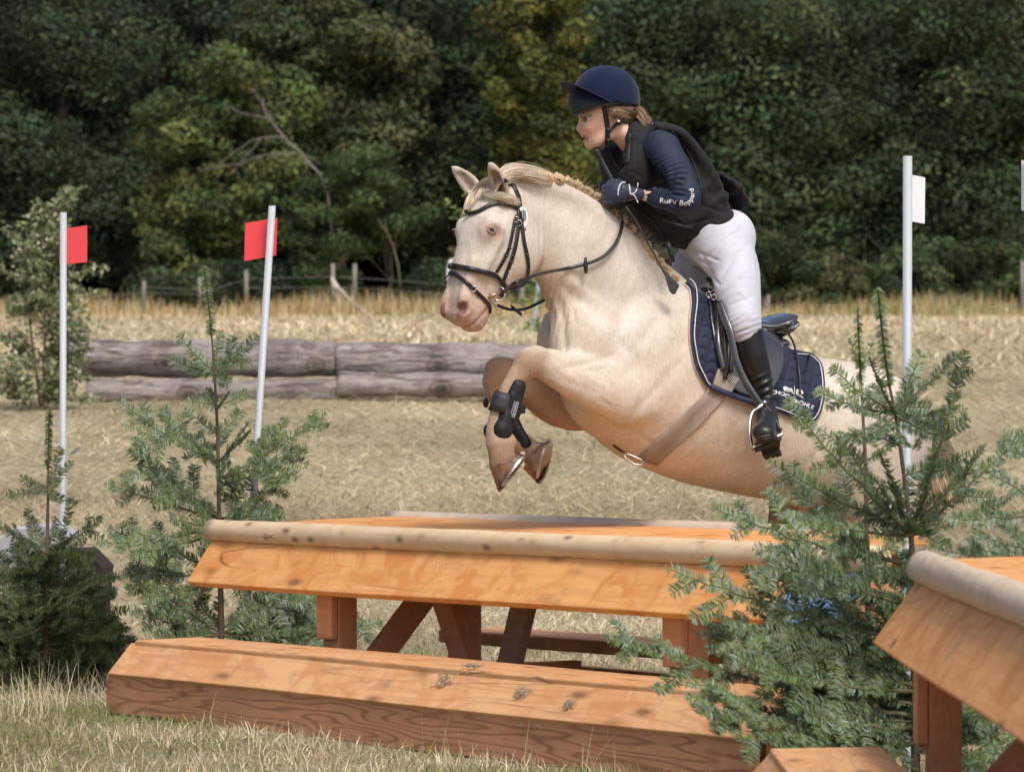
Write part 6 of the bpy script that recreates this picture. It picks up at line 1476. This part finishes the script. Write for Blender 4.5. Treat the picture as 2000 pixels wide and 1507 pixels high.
# ------------------------------------------------------------------ young firs
def strips(segs, col_fn, seed, n_per_m, L, W, fwd=.45):
    """needles on twig polylines. segs: list of (pts (k,3), plane normal (3,), age 0..1, length scale)"""
    r = np.random.default_rng(seed); V, C = [], []
    for pts, nrm, age, sc in segs:
        d = np.diff(pts, axis=0); ln = np.linalg.norm(d, axis=1); cum = np.concatenate([[0], np.cumsum(ln)]); T = cum[-1]; n = int(T * n_per_m) + 2
        s = r.uniform(0, T, n); i = np.clip(np.searchsorted(cum, s) - 1, 0, len(ln) - 1); t = (s - cum[i]) / ln[i]
        p = pts[i] + d[i] * t[:, None]; ax = d[i] / ln[i][:, None]; nr = nrm - ax * (ax @ nrm)[:, None]; nr /= np.maximum(np.linalg.norm(nr, axis=1), 1e-6)[:, None]; sd = np.cross(ax, nr)
        a = r.choice([-1, 1], n) * r.uniform(.80, 1.02, n) * (np.pi / 2); up = r.uniform(0, 1, n) < .12; a[up] = r.uniform(-1.2, 1.2, up.sum())
        out = sd * np.sin(a)[:, None] + nr * np.cos(a)[:, None] * .8
        dr = out + ax * r.uniform(fwd * .8, fwd * 1.2, n)[:, None]; dr /= np.linalg.norm(dr, axis=1)[:, None]
        taper = np.minimum(1, .35 + (T - s) / .03) * np.minimum(1, .5 + s / .02)
        l = L * sc * r.uniform(.75, 1.15, n) * taper; wv = np.cross(dr, nr); wv /= np.maximum(np.linalg.norm(wv, axis=1), 1e-6)[:, None]
        w = W * r.uniform(.8, 1.2, n); tip = p + dr * l[:, None] - np.array([0, 0, 1]) * (l * .06)[:, None]; mid = (p + tip) / 2 + nr * (l * .06)[:, None]
        V.append(np.stack([p - wv * w[:, None] * .35, p + wv * w[:, None] * .35, mid + wv * w[:, None] * .5, tip, mid - wv * w[:, None] * .5], 1)); C.append(col_fn(r, n, age))
    V = np.concatenate(V); C = np.concatenate(C); n = len(V)
    F = np.arange(n * 5).reshape(n, 5)
    return V.reshape(-1, 3), F, np.repeat(C, 5, 0)
NEED = vcol('fir_needles', .45, .25, .4); BARKF = plain('fir_bark', (.12, .085, .055), .8, .35, 60, bump=.5, bscale=200, bdist=.002)
GBARK = plain('fir_shoot', (.13, .12, .06), .7, .3, 60)
def fir(label, stem, stemY, branches, seed, Ln=.030, Wn=.0034, dens=560, blue=.4, dark=1.0, sec=1.0, group='young firs dressing the jumps'):
    """stem: [(px,py)...] top first; branches: (px0,py0, px1,py1, dY) from the stem to the tip"""
    r = np.random.default_rng(seed); S = [P(x, y, stemY) for x, y in stem]; base = S[-1].copy()
    e = empty('fir_tree', (base[0], base[1], 0), label, 'fir tree', group)
    sp = crom(np.array([*S, [base[0], base[1], -.02]]), 6); H_ = sp[0, 2]; m = MB(); rad = .0022 + .0125 * (1 - sp[:, 2] / H_) ** 1.15; m.tube(sp, rad, 8); m.build('trunk', BARKF, e, True)
    segs = []; tw = MB()
    def twig(a, b, age, sag, nrm, r0, level):
        a, b = np.array(a), np.array(b); L = np.linalg.norm(b - a); k = max(3, int(L / .03) + 2); t = np.linspace(0, 1, k)[:, None]
        pts = a + (b - a) * t; pts[:, 2] += sag * L * (t[:, 0] * (t[:, 0] - 1)) * 4 * -.5 * -1; pts += r.normal(0, L * .008, pts.shape) * np.sin(np.pi * t)
        tw.tube(pts, list(np.linspace(r0, .0011, k)), 5, False)
        f = 0 if level else (.10 if L > .25 else 0.02); i0 = int(k * f); segs.append((pts[i0:], nrm, age, 1.0 if L > .1 else .85))
        return pts, L
    for (x0, y0, x1, y1, dY) in branches:
        a = P(x0, y0, stemY); b = P(x1, y1, stemY + dY); d = b - a; L = np.linalg.norm(d); ax = d / L
        side = unit(np.cross(ax, [0, 0, 1])) if abs(ax[2]) < .96 else unit(np.cross(ax, [0, 1, 0])); nrm = unit(np.cross(side, ax)); 
        # tilt the spray a little so that it is seen from above or below
        tl = r.uniform(.55, 1.25); side = side if side[1] < 0 else -side; nrm = unit(nrm * math.cos(tl) + side * math.sin(tl)); side = unit(np.cross(ax, nrm))
        pts, L = twig(a, b, r.uniform(.2, 1), r.uniform(.02, .10), nrm, .0022 + .006 * min(1, L / .6), 0)
        if L < .22: continue
        thin = .62 if (y0 < 1060 and stemY < 12.5) else 1.0
        nodes = max(1, int(L / .12)); 
        for q in range(nodes):
            f = (q + .35 + r.uniform(-.12, .12)) / nodes; 
            if f < .16 and L > .3: continue
            p = pts[int(f * (len(pts) - 1))]
            for s_ in (-1, 1):
                l2 = sec * thin * (L * (1 - f) * .60 + .05) * r.uniform(.7, 1.1)
                if r.uniform() < (.12 if thin == 1 else .34): continue
                if l2 < .03: continue
                an = r.uniform(.75, 1.0); d2 = ax * math.cos(an) + side * s_ * math.sin(an) + nrm * r.uniform(-.12, .12); d2[2] -= .05
                p2, L2 = twig(p, p + d2 * l2, r.uniform(.2, 1), .03, nrm, .0024, 1)
                if L2 > .19:
                    for f3 in np.arange(.4, .9, .32):
                        p3 = p2[int(f3 * (len(p2) - 1))]; a2 = unit(d2)
                        for s3 in (-1, 1):
                            l3 = (L2 * (1 - f3) * .6 + .035) * r.uniform(.8, 1.1); sd2 = unit(np.cross(a2, nrm)); d3 = a2 * .68 + sd2 * s3 * .72
                            twig(p3, p3 + d3 * l3, r.uniform(.2, 1), .02, nrm, .0016, 2)
    # leader needles
    top = sp[:max(4, int(len(sp) * .30))]; segs.append((top, np.array([0, -1., 0]), .9, .72)); segs.append((top, np.array([1., 0, 0]), .9, .72))
    tw.build('branches', GBARK, e, True)
    def cf(rr, n, age):
        g = np.array([.085, .15, .055]) * (1 - age) + np.array([.21, .29, .085]) * age; bl = np.array([.34, .44, .38]); f = (rr.uniform(0, 1, n) < blue)[:, None] * rr.uniform(.3, 1, (n, 1)); return (g * (1 - f) + bl * f) * rr.uniform(.6, 1.25, (n, 1)) * dark
    V, F, C = strips(segs, cf, seed, dens, Ln, Wn)
    link('foliage', npmesh('foliage', V, F, 5, C), NEED, e); return e
def randbr(r, x, y0, y1, n, lmax, lmin, stemY, droop=.0, sc=1.0, sides=(-1, 1), depth=.5):
    out = []
    for i in range(n):
        t = (i + r.uniform(0, 1)) / n; y = y0 + (y1 - y0) * t; L = (lmin + (lmax - lmin) * t) * r.uniform(.65, 1.05) * sc; an = r.uniform(0, 2 * math.pi)
        dx = math.cos(an) * L; dz = math.sin(an) * L * depth * stemY / FPX; out.append((x, y, x + dx, y - L * r.uniform(.0, .42) + droop * L, dz))
    return out
r_ = np.random.default_rng(21)
fb = [(418, 727, 347, 652, -.02), (419, 727, 430, 646, .06), (420, 727, 503, 654, -.03), (418, 729, 333, 700, .05), (420, 729, 452, 748, -.16), (419, 727, 462, 690, .12), (424, 790, 366, 782, -.05), (424, 792, 486, 765, .05), (424, 800, 445, 770, -.1), (424, 790, 400, 760, .1),
      (427, 905, 230, 782, -.04), (427, 900, 310, 800, .08), (429, 935, 638, 808, .02), (429, 935, 600, 872, -.05), (427, 850, 362, 800, .05), (426, 848, 474, 800, .05), (427, 900, 486, 846, -.2), (427, 905, 380, 868, -.25), (428, 950, 545, 900, .2), (427, 880, 360, 850, .2),
      (429, 1012, 206, 943, .02), (429, 1010, 248, 880, -.12), (429, 1005, 296, 900, .12), (429, 1015, 560, 930, .1), (429, 1010, 545, 1000, -.15), (429, 1030, 190, 1062, -.1), (429, 1040, 250, 1085, -.25), (429, 1020, 330, 1010, -.3), (429, 1050, 470, 1040, -.3),
      (430, 1110, 212, 1030, .05), (430, 1120, 240, 1120, -.1), (430, 1130, 280, 1165, -.3), (430, 1120, 640, 1120, .25), (430, 1130, 600, 1180, .05),
      (430, 1235, 255, 1110, .0), (430, 1238, 250, 1190, -.2), (430, 1240, 300, 1240, -.3), (430, 1236, 620, 1165, .1), (430, 1238, 700, 1200, .2), (430, 1240, 620, 1225, -.05), (430, 1240, 745, 1212, .3), (430, 1230, 520, 1150, .15), (430, 1230, 370, 1140, .15), (430, 1300, 300, 1290, .0), (430, 1300, 580, 1290, .1)]
fir('tall light green young fir between the two red flags behind the long bench', [(398, 518), (404, 560), (412, 640), (419, 730), (425, 850), (428, 1000), (431, 1150), (432, 1300)], 16.1, fb, 5, Ln=.037, dens=760, blue=.34)
fb = [(95, 955, 12, 965, .0), (95, 958, 140, 900, .05), (95, 955, 118, 872, .08), (95, 960, 40, 930, .1), (95, 960, 150, 985, -.1), (92, 1080, -40, 1000, .0), (92, 1080, 10, 1030, -.2), (92, 1085, 200, 1010, -.05), (92, 1085, 150, 1040, -.2), (92, 1070, 60, 1010, .1), (92, 1080, 110, 1010, .15)] 
fb += [(90, y, 90 + s_ * L, y + dy, dz) for (y, L, dy, s_, dz) in ((1130, 150, -30, -1, .1), (1140, 160, -20, 1, .1), (1160, 120, 10, 1, -.3), (1160, 130, 5, -1, -.3), (1190, 170, 10, -1, -.1), (1190, 160, 0, 1, -.1), (1220, 140, 20, 1, -.35), (1220, 90, 25, -1, -.4), (1240, 190, 15, -1, .1), (1240, 170, 10, 1, .1), (1265, 170, 20, 1, -.2), (1270, 150, 30, -1, -.3), (1290, 60, 25, 1, -.5), (1290, 190, 20, -1, .0), (1300, 180, 20, 1, .0), (1320, 150, 25, 1, -.3), (1320, 150, 25, -1, -.3), (1335, 100, 20, -1, -.45), (1335, 90, 18, 1, -.45), (1180, 60, 10, -1, -.45), (1150, 70, -5, 1, -.45))]
fir('small dark bushy fir at the left edge around the farthest pole', [(96, 797), (95, 860), (94, 950), (92, 1080), (90, 1200), (88, 1330)], 16.5, fb + randbr(r_, 90, 1080, 1345, 80, 235, 130, 16.5, .15), 6, Ln=.030, dens=760, blue=.12, dark=.55)
fb = [(1747, 806, 1622, 715, .0), (1747, 806, 1872, 690, -.05), (1747, 806, 1800, 685, .1), (1747, 808, 1592, 762, .1), (1747, 808, 1885, 800, .1), (1747, 806, 1700, 700, -.1), (1748, 808, 1840, 850, -.3), (1748, 812, 1660, 860, -.3),
      (1779, 1042, 1534, 778, -.05), (1779, 1042, 1640, 850, .1), (1779, 1042, 1887, 684, .0), (1779, 1042, 1925, 870, -.1), (1779, 1042, 2005, 842, .05), (1779, 1042, 1500, 900, .1), (1779, 1100, 1390, 990, -.1), (1779, 1045, 1560, 1010, -.3), (1779, 1042, 1830, 880, -.2), (1779, 1045, 1990, 960, -.1), (1779, 1042, 1720, 880, -.25), (1770, 960, 1690, 930, -.1), (1765, 930, 1840, 900, .1), (1755, 870, 1700, 840, .1),
      (1785, 1250, 1300, 1108, -.15), (1788, 1400, 1180, 1243, -.3), (1788, 1420, 1360, 1385, -.45), (1786, 1180, 1560, 1080, -.4), (1785, 1150, 1620, 1020, -.2), (1785, 1160, 1950, 1060, .1), (1788, 1350, 1440, 1280, -.3), (1788, 1340, 1500, 1200, -.1), (1788, 1450, 1480, 1440, -.4), (1788, 1440, 1420, 1360, -.1)]
fir('big loose fir covering the hindquarters of the horse, nearest the camera', [(1714, 560), (1722, 640), (1735, 740), (1748, 806), (1762, 900), (1779, 1042), (1785, 1200), (1788, 1440)], 11.4, fb + randbr(r_, 1785, 1120, 1480, 36, 320, 150, 11.4, .02, depth=.55) + randbr(r_, 1785, 1090, 1480, 22, 190, 100, 11.4, .05, depth=.9), 7, Ln=.033, dens=860, blue=.40)
fb = [(1684, 800, 1640, 748, .0), (1684, 800, 1725, 742, .0), (1680, 720, 1660, 660, .0), (1680, 720, 1705, 670, .05), (1690, 900, 1600, 835, .05), (1690, 900, 1760, 860, -.05), (1692, 1000, 1560, 925, .0), (1692, 1000, 1780, 940, .1), (1694, 1090, 1540, 1000, .1), (1694, 1090, 1640, 1010, -.2), (1694, 1090, 1800, 1020, .1), (1696, 1200, 1520, 1120, .0), (1696, 1200, 1600, 1150, -.3), (1696, 1210, 1820, 1130, .05)]
fir('slim second fir with a pale green leader, left of the big loose fir', [(1675, 600), (1678, 680), (1684, 790), (1690, 900), (1694, 1090), (1698, 1400)], 11.9, fb + randbr(r_, 1696, 1150, 1440, 12, 230, 140, 11.9, .05), 8, Ln=.027, dens=640, blue=.25)
fb = [(2070, 1000, 1850, 1010, -.05), (2070, 990, 1905, 905, .0), (2070, 980, 1960, 840, .05), (2070, 1080, 1900, 1040, -.2), (2070, 1080, 1840, 1075, .0)]
fir('fir cut by the right edge behind the nearer table, seen above and below it', [(2080, 700), (2076, 900), (2072, 1100), (2066, 1500)], 10.9, fb + randbr(r_, 2068, 1180, 1560, 26, 270, 190, 10.9, .1), 9, Ln=.029, dens=700, blue=.45)

# ------------------------------------------------------------------ broadleaf trees
def leaves(clumps, per, size, r, cols, flat=.45, seed_col=None, shell=(.55, 1.05)):
    """clumps: (n,4) centres and radii in metres"""
    n = len(clumps); k = np.maximum(4, (per * (clumps[:, 3] / clumps[:, 3].mean()) ** 2).astype(int)); idx = np.repeat(np.arange(n), k); N = len(idx)
    d = r.normal(size=(N, 3)); d[:, 2] = d[:, 2] * .8 + .28; d[:, 1] -= .25; d /= np.linalg.norm(d, axis=1)[:, None]
    rad = r.uniform(*shell, N) ** .6; c = clumps[idx, :3] + d * (clumps[idx, 3] * rad)[:, None] * np.array([1.15, 1, .8]); c += r.normal(0, size * .6, (N, 3))
    nr = d * .9 + r.normal(0, .5, (N, 3)); nr /= np.linalg.norm(nr, axis=1)[:, None]; a = np.cross(nr, r.normal(size=(N, 3))); a /= np.linalg.norm(a, axis=1)[:, None]; b = np.cross(nr, a)
    s = (size * r.uniform(.45, 1.35, N))[:, None]; a = a * s; b = b * s * .55
    V = np.stack([c - a, c - b * .9 - a * .1, c + a, c + b * .9 + a * .1], 1).reshape(-1, 3)
    base = np.array(cols)[r.integers(len(cols), size=n)] * r.uniform(.6, 1.55, (n, 1)); C = base[idx] * r.uniform(.7, 1.3, (N, 1)); C[:, 0] *= r.uniform(.85, 1.2, N)
    return V, np.arange(N * 4).reshape(N, 4), np.repeat(C, 4, 0)
LEAF = vcol('tree_leaves', .65, .22, .2); TBARK = plain('tree_bark', (.075, .06, .045), .9, .35, 4, bump=.6, bscale=20, bdist=.02)
DG = [(.038, .064, .032), (.050, .078, .038), (.030, .050, .028), (.062, .086, .042)]
YG = [(.095, .130, .042), (.078, .112, .040), (.060, .094, .034), (.125, .152, .05)]
OL = [(.078, .094, .040), (.062, .080, .035), (.092, .102, .045), (.05, .07, .032)]
MG = [(.054, .090, .040), (.068, .105, .046), (.044, .074, .035), (.085, .115, .05)]
BG = [(.056, .096, .034), (.072, .112, .04), (.046, .08, .03)]
def tree(label, Y, ells, trunk, cols, seed, nc, per, size=.10, cr=(.5, 1.25), group='trees of the wood edge', cat='tree', limbs=5, gy=None):
    """ells: (cx, cy, rx, ry) in photo px, filled with leaf clumps; trunk: (px, top py, radius m)"""
    r = np.random.default_rng(seed); s = Y / FPX; C = []
    area = np.array([e[2] * e[3] for e in ells], float); cnt = np.maximum(2, (nc * area / area.sum()).astype(int))
    for (cx, cy, rx, ry), k in zip(ells, cnt):
        d = r.normal(size=(k, 3)); d /= np.linalg.norm(d, axis=1)[:, None]; q = r.uniform(.25, 1, k) ** .45
        x = cx + d[:, 0] * rx * q; y = cy + d[:, 2] * ry * q; yy = Y + d[:, 1] * q * min(rx * s, 3.0) ; X = (x - 1000) * Y / FPX; Z = EYE - (y - HOR) * Y / FPX
        C.append(np.stack([X, yy, Z, r.uniform(*cr, k)], 1))
    C = np.concatenate(C); tx = (trunk[0] - 1000) * s; g = float(gz(tx, Y)); e = empty('broadleaf_tree' if cat == 'tree' else cat, (tx, Y, g), label, cat, group)
    C = C[C[:, 2] > g + .15]
    V, F, Cc = leaves(C, per, size, r, cols); link('crown', npmesh('crown', V, F, col=Cc), LEAF, e)
    m = MB(); top = EYE - (trunk[1] - HOR) * s; pts = [(tx + r.normal(0, .06) * k, Y + .3, g - .1 + (top - g) * k / 5) for k in range(6)]
    m.tube(pts, [trunk[2] * (1.15 - .8 * k / 5) for k in range(6)], 10)
    m.build('trunk', TBARK, e, True)
    m = MB(); far = C[r.permutation(len(C))[:limbs * 3]]
    for c in far:
        z0 = g + (top - g) * r.uniform(.3, .95); a = np.array([tx, Y + .3, z0]); b = c[:3]; mid = (a + b) / 2 + [0, 0, .25]; m.tube([a, mid, b], [trunk[2] * .35, trunk[2] * .2, .02], 6, False)
    m.build('limbs', TBARK, e, True)
    return e
tree('very dark tall tree filling the top left corner of the photo', 121, [(40, 60, 170, 130), (130, 260, 170, 150), (20, 330, 120, 130), (190, 90, 130, 100), (60, 500, 140, 90), (210, 420, 110, 120)], (130, 60, .3), DG, 31, 150, 230)
tree('dark tree in deep shade between the left corner and the yellow green tree', 124, [(330, 30, 130, 90), (280, 170, 120, 110), (260, 330, 90, 120), (300, 500, 110, 90), (420, 20, 120, 60)], (290, 40, .28), DG[:3], 32, 95, 200)
tree('yellow green tree behind the leaning red flag pole, brightest of the wood', 116.5, [(430, 150, 90, 70), (350, 250, 85, 65), (440, 270, 100, 90), (520, 200, 80, 70), (350, 420, 90, 95), (450, 400, 110, 100), (400, 520, 110, 50), (560, 300, 60, 90)], (450, 120, .22), YG, 33, 150, 210, cr=(.32, .75))
tree('olive brown tree with its crown at the top, left of the rider helmet', 119, [(650, 60, 130, 90), (620, 180, 110, 90), (740, 160, 100, 90), (700, 270, 110, 80), (560, 60, 80, 80)], (660, 40, .25), OL, 34, 115, 230, cr=(.4, .85))
tree('green tree straight above the horse ears, darker than its neighbours', 121, [(880, 60, 130, 110), (860, 220, 110, 120), (930, 330, 110, 100), (830, 400, 90, 90), (980, 450, 100, 100)], (890, 60, .26), MG[:3] + DG, 35, 125, 220)
tree('yellowish tree just left of the rider, behind the helmet', 116, [(1060, 60, 90, 90), (1020, 170, 80, 90), (1080, 260, 80, 80), (1030, 340, 70, 60), (1120, 330, 80, 80)], (1060, 60, .2), [(.09, .11, .028), (.065, .09, .025), (.12, .125, .03)], 36, 105, 210, cr=(.35, .75))
tree('broad mid green tree directly behind the rider vest', 119, [(1220, 60, 130, 90), (1300, 170, 120, 110), (1180, 180, 80, 120), (1320, 320, 120, 110), (1230, 430, 110, 110), (1400, 60, 100, 80)], (1270, 40, .28), MG + DG[:2], 37, 140, 220)
tree('large dark green oak like tree between the rider and the white flag, left one', 117, [(1500, 70, 120, 100), (1460, 210, 110, 100), (1560, 230, 110, 110), (1490, 350, 120, 90), (1590, 400, 110, 100), (1440, 460, 90, 80)], (1500, 50, .3), MG, 38, 150, 230)
tree('tall dark tree right behind the white flag pole', 118.5, [(1700, 60, 120, 100), (1680, 210, 110, 110), (1770, 180, 100, 110), (1740, 340, 120, 110), (1680, 470, 100, 90), (1820, 470, 90, 90)], (1730, 40, .3), DG + MG[:1], 39, 150, 230)
tree('mid green tree in the top right corner of the photo', 117.5, [(1900, 60, 130, 110), (1890, 220, 120, 120), (1990, 200, 110, 140), (1930, 390, 120, 110), (2010, 480, 90, 110), (1850, 330, 70, 80)], (1950, 40, .28), MG + DG[:1], 40, 150, 230)
tree('dark wood edge tree just outside the photo on the left', 119, [(-180, 120, 170, 150), (-190, 330, 160, 150), (-150, 500, 170, 90)], (-180, 60, .3), DG, 51, 90, 220)
tree('mid green wood edge tree farther outside the photo on the left', 120, [(-480, 100, 180, 150), (-470, 330, 170, 160), (-450, 510, 180, 90)], (-470, 60, .3), MG, 52, 90, 220)
tree('mid green wood edge tree just outside the photo on the right', 119, [(2190, 120, 150, 150), (2200, 330, 150, 150), (2190, 500, 160, 90)], (2190, 60, .3), MG, 53, 90, 220)
tree('fresh green bush with a pale crooked stem left of the horse face', 113.5, [(640, 400, 80, 60), (720, 360, 90, 60), (780, 400, 60, 60), (640, 500, 60, 70), (700, 450, 60, 50)], (760, 400, .05), BG, 41, 80, 190, .075, (.25, .55), 'bushes under the wood edge', 'bush', 4)
tree('low olive bush right of the breeches by the wire fence', 113, [(1540, 540, 90, 75), (1620, 560, 80, 60), (1480, 520, 60, 70)], (1550, 520, .06), OL + DG[:1], 42, 80, 190, .075, (.25, .5), 'bushes under the wood edge', 'bush', 4)
tree('low green bush behind the white flag pole at the fence', 113, [(1760, 560, 90, 60), (1850, 530, 80, 70), (1700, 590, 70, 35)], (1790, 520, .06), MG, 43, 80, 190, .075, (.25, .5), 'bushes under the wood edge', 'bush', 4)
tree('low bush under the trees at the right edge by the fence', 112.5, [(1960, 540, 90, 70), (2030, 500, 60, 80)], (1970, 520, .06), BG + OL, 44, 60, 190, .075, (.25, .5), 'bushes under the wood edge', 'bush', 4)
tree('dark low thicket behind the fence posts left of centre', 114.5, [(470, 560, 130, 45), (600, 560, 70, 45), (300, 570, 70, 30)], (480, 540, .05), DG, 45, 60, 190, .075, (.25, .5), 'bushes under the wood edge', 'bush', 4)
tree('dark thicket behind the horse neck and noseband', 114, [(880, 540, 90, 50), (1000, 530, 90, 70), (1120, 520, 90, 80), (1250, 540, 90, 70), (1370, 560, 80, 60)], (1100, 520, .05), DG + OL[:1], 46, 110, 190, .075, (.3, .6), 'bushes under the wood edge', 'bush', 4)
# the wood's dark interior
def interior():
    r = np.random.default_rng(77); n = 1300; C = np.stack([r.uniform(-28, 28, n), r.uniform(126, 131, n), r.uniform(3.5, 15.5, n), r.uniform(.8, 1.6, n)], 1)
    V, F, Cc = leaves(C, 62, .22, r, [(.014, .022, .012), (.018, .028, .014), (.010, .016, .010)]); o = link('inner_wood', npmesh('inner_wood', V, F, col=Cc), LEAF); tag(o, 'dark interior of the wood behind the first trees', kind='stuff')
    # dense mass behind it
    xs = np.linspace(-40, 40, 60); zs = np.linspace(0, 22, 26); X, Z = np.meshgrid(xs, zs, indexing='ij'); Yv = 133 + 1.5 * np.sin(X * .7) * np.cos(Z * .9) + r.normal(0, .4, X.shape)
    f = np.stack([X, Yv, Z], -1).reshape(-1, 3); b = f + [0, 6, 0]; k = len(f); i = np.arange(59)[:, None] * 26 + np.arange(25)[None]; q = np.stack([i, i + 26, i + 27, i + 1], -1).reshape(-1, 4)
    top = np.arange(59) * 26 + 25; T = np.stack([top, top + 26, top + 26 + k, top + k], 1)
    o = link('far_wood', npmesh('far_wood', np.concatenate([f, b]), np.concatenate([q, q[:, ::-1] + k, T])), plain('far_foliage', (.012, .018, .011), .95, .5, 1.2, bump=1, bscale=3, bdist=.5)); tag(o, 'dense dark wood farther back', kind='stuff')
interior()
# bare grey dead branches hanging before the yellow green tree
m = MB(); Yd = 112.5; D = lambda x, y, dz=0: PV(x, y, Yd + dz)
for pts, r0, r1 in (([(612, 330), (590, 300), (565, 280), (535, 245), (516, 215), (513, 192)], .075, .02), ([(580, 300), (540, 300), (505, 305), (470, 320), (430, 325), (390, 335)], .04, .012), ([(560, 268), (520, 268), (490, 275), (455, 300), (425, 322), (392, 334)], .04, .01),
    ([(508, 272), (495, 290), (475, 310), (455, 335), (442, 355)], .03, .008), ([(535, 232), (505, 228), (470, 220), (435, 203)], .03, .01), ([(519, 268), (520, 285), (518, 300)], .02, .01), ([(525, 220), (512, 205), (495, 175), (485, 172)], .02, .006), ([(600, 315), (625, 340), (640, 380), (650, 470)], .07, .05), ([(462, 335), (475, 358)], .012, .006)):
    pp = [D(x, y, .1 * i) for i, (x, y) in enumerate(pts)]; m.tube(pp, list(np.linspace(r0 * .6, r1 * .7, len(pp))), 7)
o = m.build('dead_tree', plain('dead_wood', (.17, .155, .14), .9, .3, 6), None, True); tag(o, 'bare grey dead branches in front of the yellow green tree', 'tree')
m = MB(); pp = [PV(x, y, 112.2) for x, y in ((782, 560), (778, 520), (768, 480), (756, 455), (752, 430))]; m.tube(pp, [.02, .02, .016, .012, .006], 7); m.tube([PV(770, 488, 112.2), PV(775, 455, 112), PV(785, 430, 112)], [.010, .007, .004], 6); m.tube([PV(757, 458, 112.2), PV(745, 440, 112), PV(738, 425, 112)], [.018, .012, .007], 6)
o = m.build('bare_sapling', plain('pale_stem', (.20, .18, .12), .85, .2, 6), None, True); tag(o, 'thin pale forked sapling before the fresh green bush', 'sapling')
# ------------------------------------------------------------------ leafy saplings nearer the camera
def sapling(label, Y, stems, shoots, seed, n, size, cols, spread, dens_bottom=0):
    r = np.random.default_rng(seed); base = P(*stems[0][0], Y); g = float(gz(base[0], Y)); e = empty('leafy_sapling', (base[0], Y, g), label, 'sapling', None); m = MB()
    for st_ in stems:
        pp = [PV(x, y, Y) for x, y in st_]; pp[0].z = g; m.tube(pp, list(np.linspace(.016, .004, len(pp))), 6)
    m.build('trunk', plain('sapling_bark', (.16, .13, .09), .8), e, True); V, F, C = [], [], []; b = MB()
    for (x0, y0, x1, y1, k) in shoots:
        a = P(x0, y0, Y); c = P(x1, y1, Y + r.uniform(-.35, .35)); t = r.uniform(.15, 1.03, k) ** .8; mid = (a + c) / 2 + [0, 0, .05]
        p = ((1 - t) ** 2)[:, None] * a + (2 * t * (1 - t))[:, None] * mid + (t ** 2)[:, None] * c; b.tube([a, mid, c], [.006, .004, .0015], 5, False)
        p = p + r.normal(0, spread, (k, 3)) * (1.1 - .6 * t)[:, None]; nr = r.normal(0, .8, (k, 3)) + [0, -.5, .6]; nr /= np.linalg.norm(nr, axis=1)[:, None]; u = np.cross(nr, r.normal(size=(k, 3))); u /= np.linalg.norm(u, axis=1)[:, None]; w = np.cross(nr, u); s = (size * r.uniform(.6, 1.25, k))[:, None]
        q = np.stack([p - u * s, p - w * s * .55 - u * s * .1, p + u * s, p + w * s * .55 - u * s * .1], 1); V.append(q.reshape(-1, 3)); cc = np.array(cols)[r.integers(len(cols), size=k)] * r.uniform(.7, 1.25, (k, 1)); C.append(np.repeat(cc, 4, 0))
    b.build('twigs', plain('sapling_bark', (.16, .13, .09), .8), e, True); V = np.concatenate(V); link('foliage', npmesh('foliage', V, np.arange(len(V)).reshape(-1, 4), col=np.concatenate(C)), vcol('sapling_leaves', .5, .25, .35), e); return e
r_ = np.random.default_rng(5); sh = []
for k in range(120):
    t = r_.uniform(0, 1); y0 = 790 - 390 * t; w_ = (112 - 72 * t) * r_.uniform(.3, 1.05); s_ = r_.choice([-1, 1]); x0 = 68 + 34 * t
    sh.append((x0, y0, x0 + s_ * w_ + 5, y0 - r_.uniform(-10, 50), int(46 + 40 * (1 - t))))
sh += [(100, 430, 160, 365, 45), (105, 420, 135, 362, 40), (110, 560, 208, 520, 70), (110, 580, 205, 575, 60), (100, 600, 200, 640, 60), (100, 660, 180, 662, 60), (80, 520, 5, 445, 60), (70, 560, -20, 520, 60)]
SG = [(.30, .34, .18), (.22, .27, .11), (.38, .40, .24), (.15, .20, .075), (.46, .47, .32), (.12, .17, .06)]
sapling('leafy pale green sapling at the left edge in front of the log pile', 40.5, [[(85, 800), (88, 600), (100, 480), (110, 380)], [(80, 800), (60, 640), (40, 520)], [(90, 800), (120, 660), (150, 540)]], sh, 8, 0, .030, SG, .05)
sh = [(1082, 560, 872, 395, 70), (1082, 560, 880, 420, 70), (1082, 580, 900, 450, 70), (1082, 560, 905, 380, 60), (1082, 600, 1030, 560, 60), (1082, 700, 1040, 618, 40), (1082, 560, 960, 470, 60), (1082, 560, 1010, 520, 60), (1082, 600, 1000, 590, 50), (1082, 640, 1020, 640, 30)]
sapling('bright green sapling mostly hidden behind the horse face and neck', 46, [[(1090, 740), (1085, 640), (1080, 540), (1060, 480)]], sh, 9, 0, .034, [(.22, .30, .09), (.16, .24, .06), (.28, .36, .13)], .045)
